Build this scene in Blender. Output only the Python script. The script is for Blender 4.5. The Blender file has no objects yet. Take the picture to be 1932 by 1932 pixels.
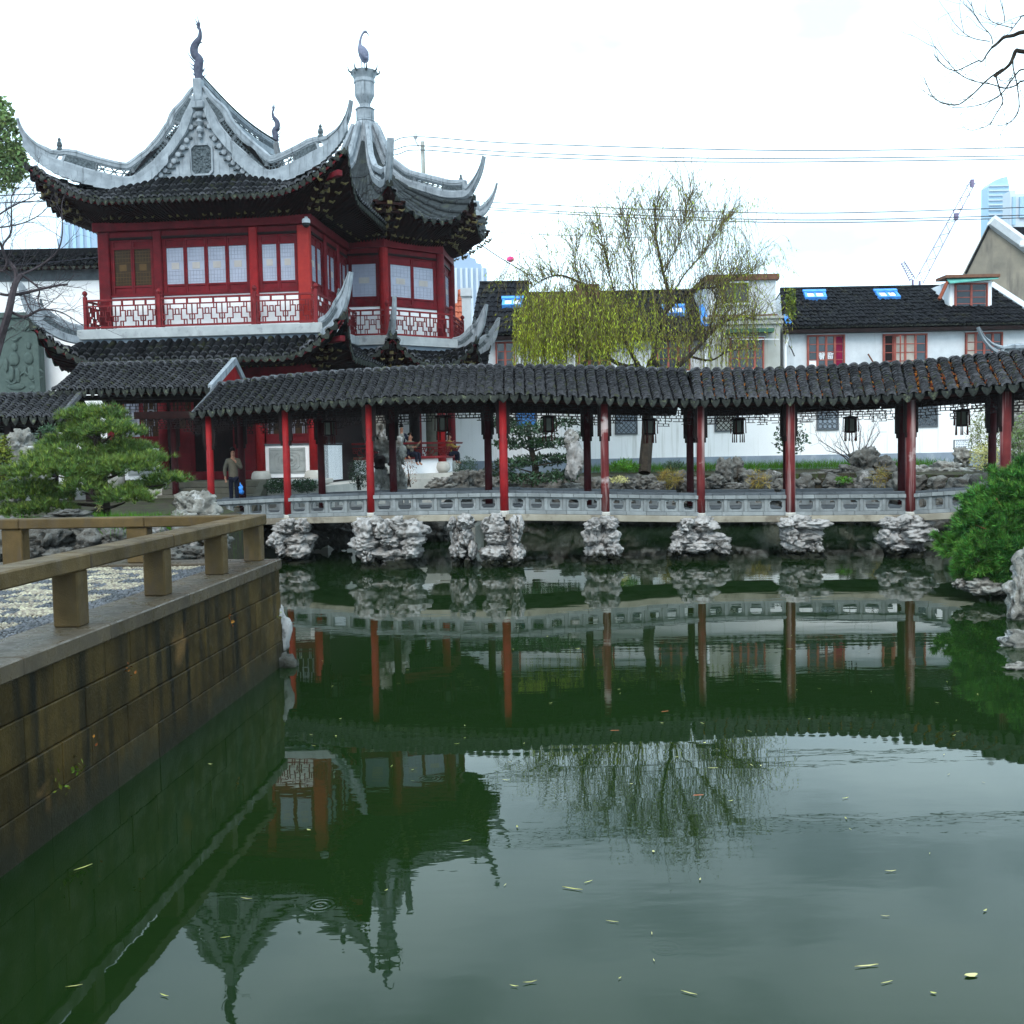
import bpy, bmesh, math, random
import numpy as np
from mathutils import Vector, Matrix, noise
RN = random.Random(11)
NR = np.random.RandomState(5)
sc = bpy.context.scene
COL = sc.collection
PI = math.pi

# ---------------------------------------------------------------- camera
FPX, EYE = 2000.0, 2.9
PITCH, ROLL = math.atan(121 / 2000.0), -0.0186
cd = bpy.data.cameras.new('camera')
cam = bpy.data.objects.new('camera', cd)
COL.objects.link(cam)
RM = Matrix.Rotation(PI / 2 - PITCH, 3, 'X') @ Matrix.Rotation(ROLL, 3, 'Z')
cam.matrix_world = Matrix.Translation((0, 0, EYE)) @ RM.to_4x4()
cd.sensor_width = 36
cd.lens = 36 * FPX / 1932
cd.clip_start = 0.1
cd.clip_end = 3000
sc.camera = cam
RMI = RM.transposed()

def P(x, y, d):
    "world point seen at picture position x, y at distance d in front of the eye"
    v = RM @ Vector(((x - 966) / FPX, (966 - y) / FPX, -1))
    v = v * (d / v.y)
    return Vector((v.x, v.y, v.z + EYE))

def proj(p):
    v = RMI @ (Vector(p) - Vector((0, 0, EYE)))
    return 966 + FPX * v.x / -v.z, 966 - FPX * v.y / -v.z

def PZ(x, z, d):
    "point at distance d and height z that stands at picture column x"
    y0, y1 = 300.0, 1500.0
    for _ in range(4):
        z0, z1 = P(x, y0, d).z, P(x, y1, d).z
        y0, y1 = y0 + (z - z0) / (z1 - z0) * (y1 - y0), y1 + 50
        if abs(P(x, y0, d).z - z) < 1e-4: break
    return P(x, y0, d)

# ---------------------------------------------------------------- world, sun, exposure
w = bpy.data.worlds.new('World'); sc.world = w; w.use_nodes = True
nt = w.node_tree; nt.nodes.clear()
def wn(t, **k):
    n = nt.nodes.new(t)
    for a, b in k.items(): setattr(n, a, b)
    return n
SUN_EL, SUN_ROT = math.radians(44), math.radians(190)
sky = wn('ShaderNodeTexSky', sky_type='NISHITA', sun_disc=False, sun_elevation=SUN_EL, sun_rotation=SUN_ROT)
sky.dust_density = 3; sky.air_density = 1.2
tc = wn('ShaderNodeTexCoord'); mp = wn('ShaderNodeMapping'); mp.inputs['Scale'].default_value = (1, 1, 2.2)
nz = wn('ShaderNodeTexNoise'); nz.inputs['Scale'].default_value = 3.4; nz.inputs['Detail'].default_value = 5; nz.inputs['Roughness'].default_value = .5
cr = wn('ShaderNodeValToRGB')
cr.color_ramp.elements[0].position = .38; cr.color_ramp.elements[0].color = (.34, .47, .57, 1)
cr.color_ramp.elements[1].position = .62; cr.color_ramp.elements[1].color = (.73, .94, 1.04, 1)
e = cr.color_ramp.elements.new(.50); e.color = (.60, .79, .91, 1)
vm = wn('ShaderNodeVectorMath', operation='SCALE'); vm.inputs['Scale'].default_value = 20.5
mx = wn('ShaderNodeMixRGB'); mx.inputs['Fac'].default_value = .90
bg = wn('ShaderNodeBackground'); bg.inputs['Strength'].default_value = .1
out = wn('ShaderNodeOutputWorld')
L = nt.links.new
L(tc.outputs['Generated'], mp.inputs['Vector']); L(mp.outputs[0], nz.inputs['Vector']); L(nz.outputs['Fac'], cr.inputs[0])
L(cr.outputs[0], vm.inputs[0]); L(sky.outputs[0], mx.inputs[1]); L(vm.outputs[0], mx.inputs[2]); L(mx.outputs[0], bg.inputs['Color']); L(bg.outputs[0], out.inputs[0])
sd = bpy.data.lights.new('sun', 'SUN'); sd.energy = 1.35; sd.angle = math.radians(28); sd.color = (1, .90, .80)
sun = bpy.data.objects.new('sun', sd); COL.objects.link(sun)
sun.rotation_euler = (PI / 2 - SUN_EL, 0, math.radians(-10))
sc.view_settings.view_transform = 'Standard'; sc.view_settings.look = 'None'
sc.view_settings.exposure = 0.55; sc.view_settings.gamma = 1; sc.view_settings.use_curve_mapping = False
sc.render.engine = 'CYCLES'
sc.cycles.use_denoising = True
sc.cycles.max_bounces = 6; sc.cycles.diffuse_bounces = 3; sc.cycles.glossy_bounces = 3; sc.cycles.transparent_max_bounces = 6
sc.cycles.volume_bounces = 0

# ---------------------------------------------------------------- materials
MATS = {}
def mat(name, c1, c2=None, s=2.0, rough=.8, bump=.15, bs=25, rnd=.12, streak=None, ss=(7, 7, .5), sk=(.52, .66), spec=.10, island=0, wet=None, spots=None, spk=(.58, .66), sps=5, bd=.03, band=None):
    m = bpy.data.materials.new(name); m.use_nodes = True
    t = m.node_tree; t.nodes.clear(); N = t.nodes.new; K = t.links.new
    b = N('ShaderNodeBsdfPrincipled'); o = N('ShaderNodeOutputMaterial'); K(b.outputs[0], o.inputs[0])
    g = N('ShaderNodeNewGeometry'); pos = g.outputs['Position']
    c2 = c2 or tuple(v * .7 for v in c1)
    def nse(scale, det=6, vec=None, rg=.6):
        n = N('ShaderNodeTexNoise'); n.inputs['Scale'].default_value = scale; n.inputs['Detail'].default_value = det; n.inputs['Roughness'].default_value = rg
        K(vec or pos, n.inputs['Vector']); return n.outputs['Fac']
    def mr(v, a, bb, c=0, d=1):
        n = N('ShaderNodeMapRange'); K(v, n.inputs[0])
        for i, q in enumerate((a, bb, c, d)): n.inputs[i + 1].default_value = q
        return n.outputs[0]
    def mixc(f, a, bcol):
        n = N('ShaderNodeMixRGB')
        if isinstance(f, float): n.inputs[0].default_value = f
        else: K(f, n.inputs[0])
        for i, q in ((1, a), (2, bcol)):
            if isinstance(q, tuple): n.inputs[i].default_value = (*q, 1)
            else: K(q, n.inputs[i])
        return n.outputs[0]
    c = mixc(mr(nse(s), .33, .67), c1, c2)
    if streak:
        v = N('ShaderNodeVectorMath'); v.operation = 'MULTIPLY'; K(pos, v.inputs[0]); v.inputs[1].default_value = ss
        c = mixc(mr(nse(1.0, 5, v.outputs[0]), sk[0], sk[1]), c, streak)
    if spots:
        c = mixc(mr(nse(sps, 4), spk[0], spk[1]), c, spots)
    if band:      # tide line: colour below a height
        sx = N('ShaderNodeSeparateXYZ'); K(pos, sx.inputs[0])
        ad = N('ShaderNodeMath'); ad.operation = 'ADD'; K(sx.outputs[2], ad.inputs[0]); K(mr(nse(3, 3), .3, .7, -.12, .12), ad.inputs[1])
        c = mixc(mr(ad.outputs[0], band[0], band[0] - band[2]), c, band[1])
    if rnd or island:
        oi = N('ShaderNodeObjectInfo')
        src = g.outputs['Random Per Island'] if island else oi.outputs['Random']
        a = island or rnd
        h = N('ShaderNodeHueSaturation'); K(mr(src, 0, 1, 1 - a, 1 + a), h.inputs['Value']); K(c, h.inputs['Color'])
        if island: K(mr(src, 0, 1, .5 - island * .05, .5 + island * .05), h.inputs['Hue'])
        c = h.outputs[0]
    K(c, b.inputs['Base Color'])
    b.inputs['Specular IOR Level'].default_value = spec
    if wet: K(mr(nse(s * 2), .4, .6, wet, rough), b.inputs['Roughness'])
    else: b.inputs['Roughness'].default_value = rough
    if bump:
        bp = N('ShaderNodeBump'); bp.inputs['Strength'].default_value = bump; bp.inputs['Distance'].default_value = bd
        K(nse(bs, 5), bp.inputs['Height']); K(bp.outputs[0], b.inputs['Normal'])
    MATS[name] = m
    return m

TILE = mat('tile_dark', (.0105, .0108, .0125), (.0045, .0048, .006), s=9, rough=.8, bump=.12, bs=60, rnd=.4, spots=(.018, .020, .010), sps=2.5, spec=.04)
TILE_LIP = mat('tile_lip', (.13, .132, .145), (.018, .019, .022), s=12, rough=.7, rnd=.3, spots=(.09, .10, .06), sps=6)
TILE_EAVE = mat('tile_eave', (.048, .052, .047), (.016, .019, .016), s=14, rough=.75, rnd=.3, spots=(.10, .11, .07), sps=8)
TILE_FAR = mat('tile_far', (.008, .008, .011), (.004, .0045, .006), s=6, rough=.85, bump=.3, bs=40, rnd=.3, spots=(.022, .022, .016), sps=2)
TILE_RED = mat('tile_red', (.36, .10, .05), (.20, .06, .04), s=10, rnd=.3)
PLASTER = mat('ridge_plaster', (.33, .365, .40), (.20, .225, .25), s=3, rough=.7, bump=.2, bs=40, rnd=.06, streak=(.10, .115, .13), ss=(9, 9, 1), sk=(.54, .72))
TILE_CAP = mat('tile_cap', (.095, .105, .115), (.04, .045, .05), s=9, rough=.6, bump=.15, bs=40, rnd=.35)
PLASTER_D = mat('carved_plaster', (.13, .155, .17), (.035, .045, .052), s=16, rough=.8, bump=1.0, bs=22, rnd=.1)
STATUE = mat('cast_statue', (.050, .052, .085), (.10, .11, .15), s=10, rough=.5, bump=.4, bs=60, rnd=.1)
CRANE_M = mat('crane_grey', (.19, .20, .27), (.13, .14, .20), s=10, rough=.55, bump=.3, bs=60, rnd=.05)
RED_W = mat('red_wood', (.150, .010, .016), (.085, .007, .011), s=3, rough=.6, bump=.1, bs=50, rnd=.15, streak=(.085, .012, .014), ss=(4, 4, 14), sk=(.5, .75))
RED_BRIGHT = mat('red_column', (.27, .014, .016), (.19, .010, .013), s=4, rough=.45, bump=.05, rnd=.08, spec=.10)
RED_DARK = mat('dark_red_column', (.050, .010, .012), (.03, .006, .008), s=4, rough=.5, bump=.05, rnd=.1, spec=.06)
RED_WORN = mat('worn_column', (.16, .026, .026), (.085, .014, .016), s=2.2, rough=.6, bump=.2, bs=30, rnd=.12, streak=(.38, .27, .26), ss=(9, 9, .38), sk=(.50, .66), spots=(.42, .34, .33), sps=1.3, spk=(.64, .70))
RED_PEEL = mat('peeling_column', (.33, .030, .024), (.24, .02, .02), s=4, rough=.5, bump=.1, rnd=.05, spots=(.36, .30, .20), sps=3.2, spk=(.66, .68))
RAIL_RED = mat('railing_red', (.20, .022, .026), (.13, .015, .018), s=5, rough=.5, bump=.1, rnd=.1, streak=(.33, .15, .13), ss=(12, 12, 2), sk=(.66, .75))
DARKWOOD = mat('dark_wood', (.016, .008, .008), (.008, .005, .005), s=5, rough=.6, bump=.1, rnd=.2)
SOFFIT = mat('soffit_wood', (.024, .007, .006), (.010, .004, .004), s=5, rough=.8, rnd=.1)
GILT = mat('bracket_gilt', (.16, .13, .05), (.05, .04, .02), s=14, rough=.5, rnd=.2)
WHITE = mat('white_wash', (.86, .86, .87), (.80, .80, .82), s=1.2, rough=.9, bump=.06, bs=30, rnd=.02)
WHITE_ST = mat('stained_wash', (.87, .87, .88), (.82, .82, .83), s=.9, rough=.9, bump=.06, bs=30, rnd=.0, streak=(.50, .50, .47), ss=(5, 5, .20), sk=(.56, .76))
GREYWALL = mat('grey_house_wash', (.60, .63, .66), (.52, .55, .58), s=3, rough=.9, bump=.25, bs=25, rnd=.02, streak=(.44, .46, .46), ss=(5, 5, .4), sk=(.58, .8))
CEMENT = mat('cement_wall', (.42, .43, .41), (.33, .34, .31), s=1.5, rough=.9, bump=.15, rnd=.0, streak=(.26, .26, .21), ss=(6, 6, .35), sk=(.5, .7))
GABLE = mat('gable_cement', (.27, .24, .19), (.17, .155, .13), s=.9, rough=.95, bump=.2, rnd=0, streak=(.12, .11, .10), ss=(1.3, 1.3, .25), sk=(.5, .68))
DADO = mat('dado_paint', (.25, .30, .36), (.20, .24, .29), s=2, rough=.9, rnd=0, streak=(.36, .40, .45), ss=(3, 3, 2), sk=(.55, .75))
BRICK_G = mat('grey_brick', (.26, .28, .285), (.18, .195, .20), s=4, rough=.8, bump=.15, bs=50, rnd=.14, spots=(.28, .30, .31), sps=3)
BRICK_D = mat('grey_brick_dark', (.11, .125, .14), (.075, .085, .095), s=4, rough=.7, bump=.15, bs=50, rnd=.16)
TILE_T = mat('tile_pale', (.046, .054, .058), (.022, .027, .030), s=6, rough=.85, bump=.15, bs=60, rnd=.2, spots=(.05, .058, .05), sps=2)  # lighter copy of the dark tile, overexposed haze put into its colour
SLABG = mat('grey_slab', (.40, .42, .43), (.30, .32, .33), s=2, rough=.85, bump=.1, rnd=.03, streak=(.22, .23, .24), ss=(4, 4, 3), sk=(.56, .72))
SLAB = mat('bridge_slab', (.36, .33, .27), (.26, .235, .185), s=2.5, rough=.85, bump=.2, rnd=.08, spots=(.19, .165, .13), sps=1.6, spk=(.52, .6))
STONE_W = mat('pale_stone', (.50, .48, .44), (.40, .39, .36), s=3, rough=.8, bump=.15, rnd=.06, streak=(.28, .28, .26), ss=(5, 5, 2), sk=(.6, .75))
STONE_G = mat('carved_stone', (.36, .38, .375), (.28, .30, .295), s=4, rough=.85, bump=.2, rnd=.05)
RELIEF = mat('relief_stone', (.085, .115, .105), (.06, .085, .08), s=4, rough=.8, bump=.3, bs=12, rnd=.0)
STEPST = mat('step_stone', (.13, .125, .10), (.09, .088, .07), s=3, rough=.8, bump=.2, rnd=.1)
QUAY = mat('quay_stone', (.070, .045, .013), (.030, .021, .006), s=1.8, rough=.75, bump=.35, bs=45, rnd=.28, streak=(.010, .0095, .006), ss=(6.5, 6.5, .40), sk=(.42, .64), spots=(.15, .085, .03), sps=.9, spk=(.62, .72), wet=.35, band=(.42, (.022, .021, .012), .35))
COPING = mat('wet_coping', (.092, .070, .045), (.052, .040, .026), s=3, rough=.6, bump=.15, bs=60, rnd=.12, wet=.22, spec=.28)
RAILST = mat('rail_granite', (.112, .074, .030), (.052, .035, .014), s=2.2, rough=.6, bump=.3, bs=70, rnd=.1, streak=(.075, .055, .035), ss=(9, 9, 2.2), sk=(.52, .7), wet=.4, spec=.12)
ROCK_L = mat('pier_rock', (.47, .455, .445), (.24, .232, .225), s=2.4, rough=.9, bump=.8, bs=7, bd=.06, rnd=.10, spots=(.10, .096, .09), sps=3.2, spk=(.56, .64), band=(.30, (.018, .020, .014), .14))  # dark spots paint the shade of holes and crevices
ROCK_D = mat('garden_rock', (.17, .165, .15), (.075, .073, .068), s=2.5, rough=.9, bump=1.0, bs=6, bd=.12, rnd=.25, spots=(.32, .31, .30), sps=2.5, spk=(.6, .7), band=(.25, (.02, .022, .015), .3))
ROCK_S = mat('scholar_rock', (.34, .33, .30), (.13, .127, .115), s=4, rough=.9, bump=1.0, bs=7, bd=.10, rnd=.05, spots=(.5, .5, .5), sps=2.2, spk=(.58, .66))
EARTH = mat('earth', (.050, .042, .030), (.025, .023, .017), s=1.5, rough=1, bump=.6, bs=8, bd=.1, rnd=0, spots=(.045, .06, .02), sps=3, spk=(.52, .62))
PEB_L = mat('pebble_cream', (.33, .29, .21), (.17, .15, .11), s=2.5, rough=.55, bump=.05, rnd=0, island=.5, spec=.4)
PEB_D = mat('pebble_blue', (.065, .070, .080), (.03, .034, .040), s=4, rough=.5, bump=.05, rnd=0, island=.55, spec=.45)
MORTAR = mat('pebble_bed', (.06, .055, .045), (.03, .028, .022), s=6, rough=.9, rnd=0)
PINE = mat('pine_needle', (.115, .175, .025), (.045, .095, .022), s=2.2, rough=.55, bump=0, rnd=0, island=.55, spec=.35)
PINE_TIP = mat('pine_tip', (.27, .33, .06), (.17, .25, .05), s=3, rough=.55, bump=0, rnd=0, island=.4)
BUSH = mat('juniper_leaf', (.080, .210, .030), (.018, .075, .020), s=2.0, rough=.55, bump=0, rnd=0, island=.6)
BUSHT = mat('juniper_tip', (.15, .30, .05), (.08, .20, .04), s=3, rough=.6, bump=0, rnd=0, island=.5)
DARKLEAF = mat('dark_leaf', (.030, .070, .022), (.012, .032, .014), s=3, rough=.45, bump=0, rnd=0, island=.6, spec=.4)
MIDLEAF = mat('evergreen_leaf', (.19, .25, .08), (.08, .13, .05), s=1.5, rough=.5, bump=0, rnd=0, island=.6)
YELLEAF = mat('bamboo_leaf', (.17, .18, .025), (.07, .11, .015), s=2.0, rough=.5, bump=0, rnd=0, island=.5)
WILLOW = mat('willow_leaf', (.36, .41, .030), (.17, .20, .025), s=1.2, rough=.6, bump=0, rnd=0, island=.45)
GRASS = mat('grass_blade', (.085, .20, .015), (.04, .12, .01), s=3, rough=.6, bump=0, rnd=0, island=.5)
DRYGRASS = mat('dry_grass', (.30, .20, .05), (.16, .14, .03), s=3, rough=.7, bump=0, rnd=0, island=.4)
BARK = mat('bark', (.050, .040, .030), (.022, .018, .015), s=8, rough=.95, bump=.8, bs=20, rnd=.05)
TWIG = mat('twig_bark', (.075, .060, .065), (.04, .033, .038), s=8, rough=.9, bump=.2, rnd=.05)
WTWIG = mat('willow_twig', (.12, .095, .045), (.07, .055, .03), s=3, rough=.9, bump=0, rnd=0, island=.4)
PANE = mat('paper_sky_pane', (.35, .37, .46), (.29, .31, .39), s=2, rough=.25, bump=0, rnd=.05, spec=.3)  # paper-pale base colour also holds the white sky mirrored in the glass
PANE_D = mat('dark_pane', (.045, .028, .014), (.03, .018, .01), s=6, rough=.3, bump=0, rnd=.1)
PANE_H = mat('house_glass', (.030, .045, .060), (.02, .03, .045), s=1, rough=.08, bump=0, rnd=.4, spec=.5)
LAT_P = mat('pane_lattice', (.29, .30, .36), (.25, .26, .31), s=4, rough=.6, bump=0, rnd=0)
LAT_SQ = mat('pane_medallion', (.42, .39, .37), (.36, .33, .32), s=4, rough=.6, bump=0, rnd=0)
LAT_BR = mat('brown_lattice', (.10, .06, .025), (.07, .04, .02), s=4, rough=.6, bump=0, rnd=0)
WIN_RED = mat('house_frame', (.33, .10, .075), (.22, .06, .05), s=4, rough=.7, bump=.1, rnd=.1)
CURT = mat('red_curtain', (.24, .010, .050), (.14, .006, .03), s=3, rough=.8, rnd=.1)
CURT_W = mat('pale_curtain', (.42, .37, .33), (.3, .27, .24), s=3, rough=.9, rnd=.1)
PAPER = mat('white_paper', (.85, .87, .9), (.8, .82, .86), s=3, rough=.8, bump=0, rnd=0)
BLUE = mat('blue_tarp', (.045, .22, .68), (.10, .34, .80), s=4, rough=.5, bump=.2, bs=12, rnd=.1)
TEAL = mat('teal_awning', (.15, .45, .38), (.10, .32, .28), s=3, rough=.6, rnd=.05)
DGREEN = mat('green_awning', (.06, .13, .09), (.04, .09, .06), s=3, rough=.7, rnd=.05)
BRICK_R = mat('brown_brick', (.20, .10, .065), (.12, .06, .045), s=8, rough=.9, bump=.3, rnd=.1)
IRON = mat('iron', (.03, .03, .033), (.02, .02, .022), s=5, rough=.5, rnd=.1)
LAMPG = mat('lantern_glass', (.07, .08, .06), (.05, .055, .045), s=4, rough=.3, bump=0, rnd=.1)
TASSEL = mat('tassel', (.05, .008, .008), (.03, .006, .006), s=6, rough=.9, rnd=.2)
TOWER_G = mat('tower_glass', (.34, .50, .62), (.27, .42, .56), s=.03, rough=.3, bump=0, rnd=.1)  # glass tint paled so the base colour carries distance haze
TOWER_B = mat('tower_body', (.34, .44, .58), (.28, .38, .52), s=.02, rough=.6, bump=0, rnd=.1)  # pale blue paints most of the distance haze onto the shafts
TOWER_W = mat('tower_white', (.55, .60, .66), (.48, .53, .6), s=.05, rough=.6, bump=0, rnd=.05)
CRANE_R = mat('crane_paint', (.20, .16, .26), (.14, .11, .20), s=.2, rough=.6, bump=0, rnd=.1)
CRANE_P = mat('sign_pink', (.75, .04, .20), (.6, .03, .16), s=1, rough=.5, bump=0, rnd=.1)
WIRE = mat('cable', (.03, .03, .04), (.02, .02, .03), s=2, rough=.6, bump=0, rnd=0)
SKIN = mat('skin', (.42, .22, .15), (.36, .18, .12), s=10, rough=.6, bump=0, rnd=.05)
HAIR = mat('hair', (.012, .010, .010), (.008, .007, .007), s=20, rough=.5, bump=.3, bs=60, rnd=0)
JACKET = mat('jacket', (.14, .125, .095), (.10, .09, .07), s=8, rough=.8, bump=.3, bs=20, rnd=0)
TROUS = mat('trousers', (.012, .014, .028), (.008, .01, .02), s=8, rough=.8, rnd=0)
COAT_N = mat('navy_coat', (.02, .024, .045), (.014, .016, .03), s=8, rough=.8, rnd=.2)
COAT_Y = mat('mustard_coat', (.36, .24, .06), (.25, .16, .05), s=8, rough=.8, rnd=0)
BAG = mat('blue_bag', (.04, .22, .80), (.10, .40, .90), s=14, rough=.4, bump=.3, rnd=0)
LEAF_F = mat('fallen_leaf', (.36, .37, .10), (.42, .38, .20), s=3, rough=.6, bump=0, rnd=.35)
KOI = mat('koi', (.26, .07, .02), (.18, .05, .02), s=8, rough=.4, bump=0, rnd=.2)
RUSTLEAF = mat('rusty_leaf', (.26, .075, .018), (.14, .05, .012), s=6, rough=.8, bump=0, rnd=0, island=.5)

def water_material():
    m = bpy.data.materials.new('pond_water'); m.use_nodes = True
    t = m.node_tree; b = t.nodes['Principled BSDF']; N = t.nodes.new; K = t.links.new
    b.inputs['IOR'].default_value = 1.333; b.inputs['Specular IOR Level'].default_value = .32; b.inputs['Roughness'].default_value = .012
    g = N('ShaderNodeNewGeometry')
    n0 = N('ShaderNodeTexNoise'); n0.inputs['Scale'].default_value = .25; K(g.outputs['Position'], n0.inputs['Vector'])
    mc = N('ShaderNodeMixRGB'); K(n0.outputs['Fac'], mc.inputs[0]); mc.inputs[1].default_value = (.0055, .0155, .0032, 1); mc.inputs[2].default_value = (.0072, .0195, .0045, 1)
    K(mc.outputs[0], b.inputs['Base Color'])
    def wave(sx, sy, scale, det):
        v = N('ShaderNodeVectorMath'); v.operation = 'MULTIPLY'; K(g.outputs['Position'], v.inputs[0]); v.inputs[1].default_value = (sx, sy, 1)
        n = N('ShaderNodeTexNoise'); n.inputs['Scale'].default_value = scale; n.inputs['Detail'].default_value = det; n.inputs['Roughness'].default_value = .45
        K(v.outputs[0], n.inputs['Vector']); return n.outputs['Fac']
    def math_(op, a, bb=None):
        n = N('ShaderNodeMath'); n.operation = op
        for i, q in enumerate((a, bb)):
            if q is None: continue
            if isinstance(q, (int, float)): n.inputs[i].default_value = q
            else: K(q, n.inputs[i])
        return n.outputs[0]
    a = math_('MULTIPLY', wave(.55, 1.5, 1.1, 2), .0045)
    c = math_('MULTIPLY', wave(.8, 2.0, 4.5, 2), .0008)
    # livelier water in patches
    pt = wave(.10, .22, 1.0, 1)
    mr = N('ShaderNodeMapRange'); K(pt, mr.inputs[0]); mr.inputs[1].default_value = .42; mr.inputs[2].default_value = .62; mr.inputs[3].default_value = .15; mr.inputs[4].default_value = 1.0
    h = math_('ADD', math_('MULTIPLY', a, .45), math_('MULTIPLY', c, mr.outputs[0]))
    # ring ripples where drops fell
    for (rx, ry) in RINGS:
        d = N('ShaderNodeVectorMath'); d.operation = 'DISTANCE'; K(g.outputs['Position'], d.inputs[0]); d.inputs[1].default_value = (rx, ry, 0)
        s = math_('SINE', math_('MULTIPLY', d.outputs['Value'], 150.0))
        f = N('ShaderNodeMapRange'); K(d.outputs['Value'], f.inputs[0]); f.inputs[1].default_value = .02; f.inputs[2].default_value = .12; f.inputs[3].default_value = .0003; f.inputs[4].default_value = 0
        h = math_('ADD', h, math_('MULTIPLY', s, f.outputs[0]))
    bp = N('ShaderNodeBump'); bp.inputs['Strength'].default_value = 1.0; bp.inputs['Distance'].default_value = 1.0
    K(h, bp.inputs['Height']); K(bp.outputs[0], b.inputs['Normal'])
    return m

# ---------------------------------------------------------------- geometry helpers
I4 = Matrix.Identity(4)
def fr(o, ax):
    "frame: x along ax (in plan), y to its left, z up"
    a = Vector((ax[0], ax[1], 0)).normalized()
    m = Matrix(((a.x, -a.y, 0, o[0]), (a.y, a.x, 0, o[1]), (0, 0, 1, o[2] if len(o) > 2 else 0), (0, 0, 0, 1)))
    return m
def T(x, y=0, z=0): return Matrix.Translation((x, y, z))
def frame3(p, x, y, z):
    return Matrix(((x.x, y.x, z.x, p.x), (x.y, y.y, z.y, p.y), (x.z, y.z, z.z, p.z), (0, 0, 0, 1)))

class MB:
    def __init__(s): s.v = []; s.f = []; s.m = []
    def raw(s, vs, fs, M=None, mi=0):
        b = len(s.v)
        if M is None: s.v += [tuple(p) for p in vs]
        else: s.v += [tuple(M @ Vector(p)) for p in vs]
        s.f += [tuple(i + b for i in q) for q in fs]; s.m += [mi] * len(fs)
        return s
    def box(s, x0, x1, y0, y1, z0, z1, M=None, c=0, mi=0):
        if c <= 0:
            vs = [(x, y, z) for x in (x0, x1) for y in (y0, y1) for z in (z0, z1)]
            return s.raw(vs, [(0, 1, 3, 2), (4, 6, 7, 5), (0, 4, 5, 1), (2, 3, 7, 6), (0, 2, 6, 4), (1, 5, 7, 3)], M, mi)
        lo, hi = (x0, y0, z0), (x1, y1, z1)
        c = min(c, .45 * min(abs(hi[i] - lo[i]) for i in range(3)))
        vs = []; ix = {}
        for k in range(8):
            sg = [(k >> i) & 1 for i in range(3)]
            for a in range(3):
                ix[k, a] = len(vs)
                vs.append(tuple((hi[i] if sg[i] else lo[i]) + (0 if i == a else (-c if sg[i] else c)) for i in range(3)))
        fs = []
        for a in range(3):
            b_, d_ = [i for i in range(3) if i != a]
            for sgn in (0, 1):
                q = [(sgn << a) | (p << b_) | (r << d_) for p, r in ((0, 0), (1, 0), (1, 1), (0, 1))]
                fs.append(tuple(ix[k, a] for k in q))
        for e in range(3):
            b_, d_ = [i for i in range(3) if i != e]
            for p in (0, 1):
                for r in (0, 1):
                    k0 = (p << b_) | (r << d_); k1 = k0 | (1 << e)
                    fs.append((ix[k0, b_], ix[k1, b_], ix[k1, d_], ix[k0, d_]))
        for k in range(8): fs.append((ix[k, 0], ix[k, 1], ix[k, 2]))
        return s.raw(vs, fs, M, mi)
    def tube(s, pts, rad, k=6, M=None, mi=0, cap=True):
        pts = [Vector(p) for p in pts]; n = len(pts)
        if not hasattr(rad, '__len__'): rad = [rad] * n
        t0 = (pts[1] - pts[0]).normalized()
        nx = t0.orthogonal().normalized()
        vs = []
        for i in range(n):
            t = (pts[min(i + 1, n - 1)] - pts[max(i - 1, 0)]).normalized()
            nx = (nx - t * nx.dot(t)); nx = nx.normalized() if nx.length > 1e-6 else t.orthogonal().normalized()
            by = t.cross(nx)
            for j in range(k):
                a = 2 * PI * j / k
                vs.append(pts[i] + (nx * math.cos(a) + by * math.sin(a)) * rad[i])
        fs = [(i * k + j, i * k + (j + 1) % k, (i + 1) * k + (j + 1) % k, (i + 1) * k + j) for i in range(n - 1) for j in range(k)]
        if cap: fs += [tuple(range(k))[::-1], tuple((n - 1) * k + j for j in range(k))]
        return s.raw(vs, fs, M, mi)
    def lathe(s, prof, M=None, k=12, mi=0):
        vs = [(r * math.cos(2 * PI * j / k), r * math.sin(2 * PI * j / k), z) for r, z in prof for j in range(k)]
        n = len(prof)
        fs = [(i * k + j, i * k + (j + 1) % k, (i + 1) * k + (j + 1) % k, (i + 1) * k + j) for i in range(n - 1) for j in range(k)]
        fs += [tuple(range(k))[::-1], tuple((n - 1) * k + j for j in range(k))]
        return s.raw(vs, fs, M, mi)
    def prism(s, poly, y0, y1, M=None, mi=0):
        n = len(poly)
        vs = [(x, y0, z) for x, z in poly] + [(x, y1, z) for x, z in poly]
        fs = [tuple(range(n)), tuple(range(2 * n - 1, n - 1, -1))] + [(i, n + i, n + (i + 1) % n, (i + 1) % n) for i in range(n)]
        return s.raw(vs, fs, M, mi)
    def ring(s, outer, inner, y0, y1, M=None, mi=0):
        "plate with a hole: outer and inner polygons have equal point counts"
        n = len(outer)
        vs = [(x, y, z) for y in (y0, y1) for po in (outer, inner) for x, z in po]
        fs = []
        for i in range(n):
            j = (i + 1) % n
            fs += [(i, j, n + j, n + i), (2 * n + i, 3 * n + i, 3 * n + j, 2 * n + j), (i, 2 * n + i, 2 * n + j, j), (n + i, n + j, 3 * n + j, 3 * n + i)]
        return s.raw(vs, fs, M, mi)
    def bar(s, x0, z0, x1, z1, wd, y0, y1, M=None, mi=0):
        dx, dz = x1 - x0, z1 - z0; l = math.hypot(dx, dz) or 1
        ux, uz = dx / l * wd / 2, dz / l * wd / 2
        poly = [(x0 - ux - uz, z0 - uz + ux), (x0 - ux + uz, z0 - uz - ux), (x1 + ux + uz, z1 + uz - ux), (x1 + ux - uz, z1 + uz + ux)]
        return s.prism(poly, y0, y1, M, mi)
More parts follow.
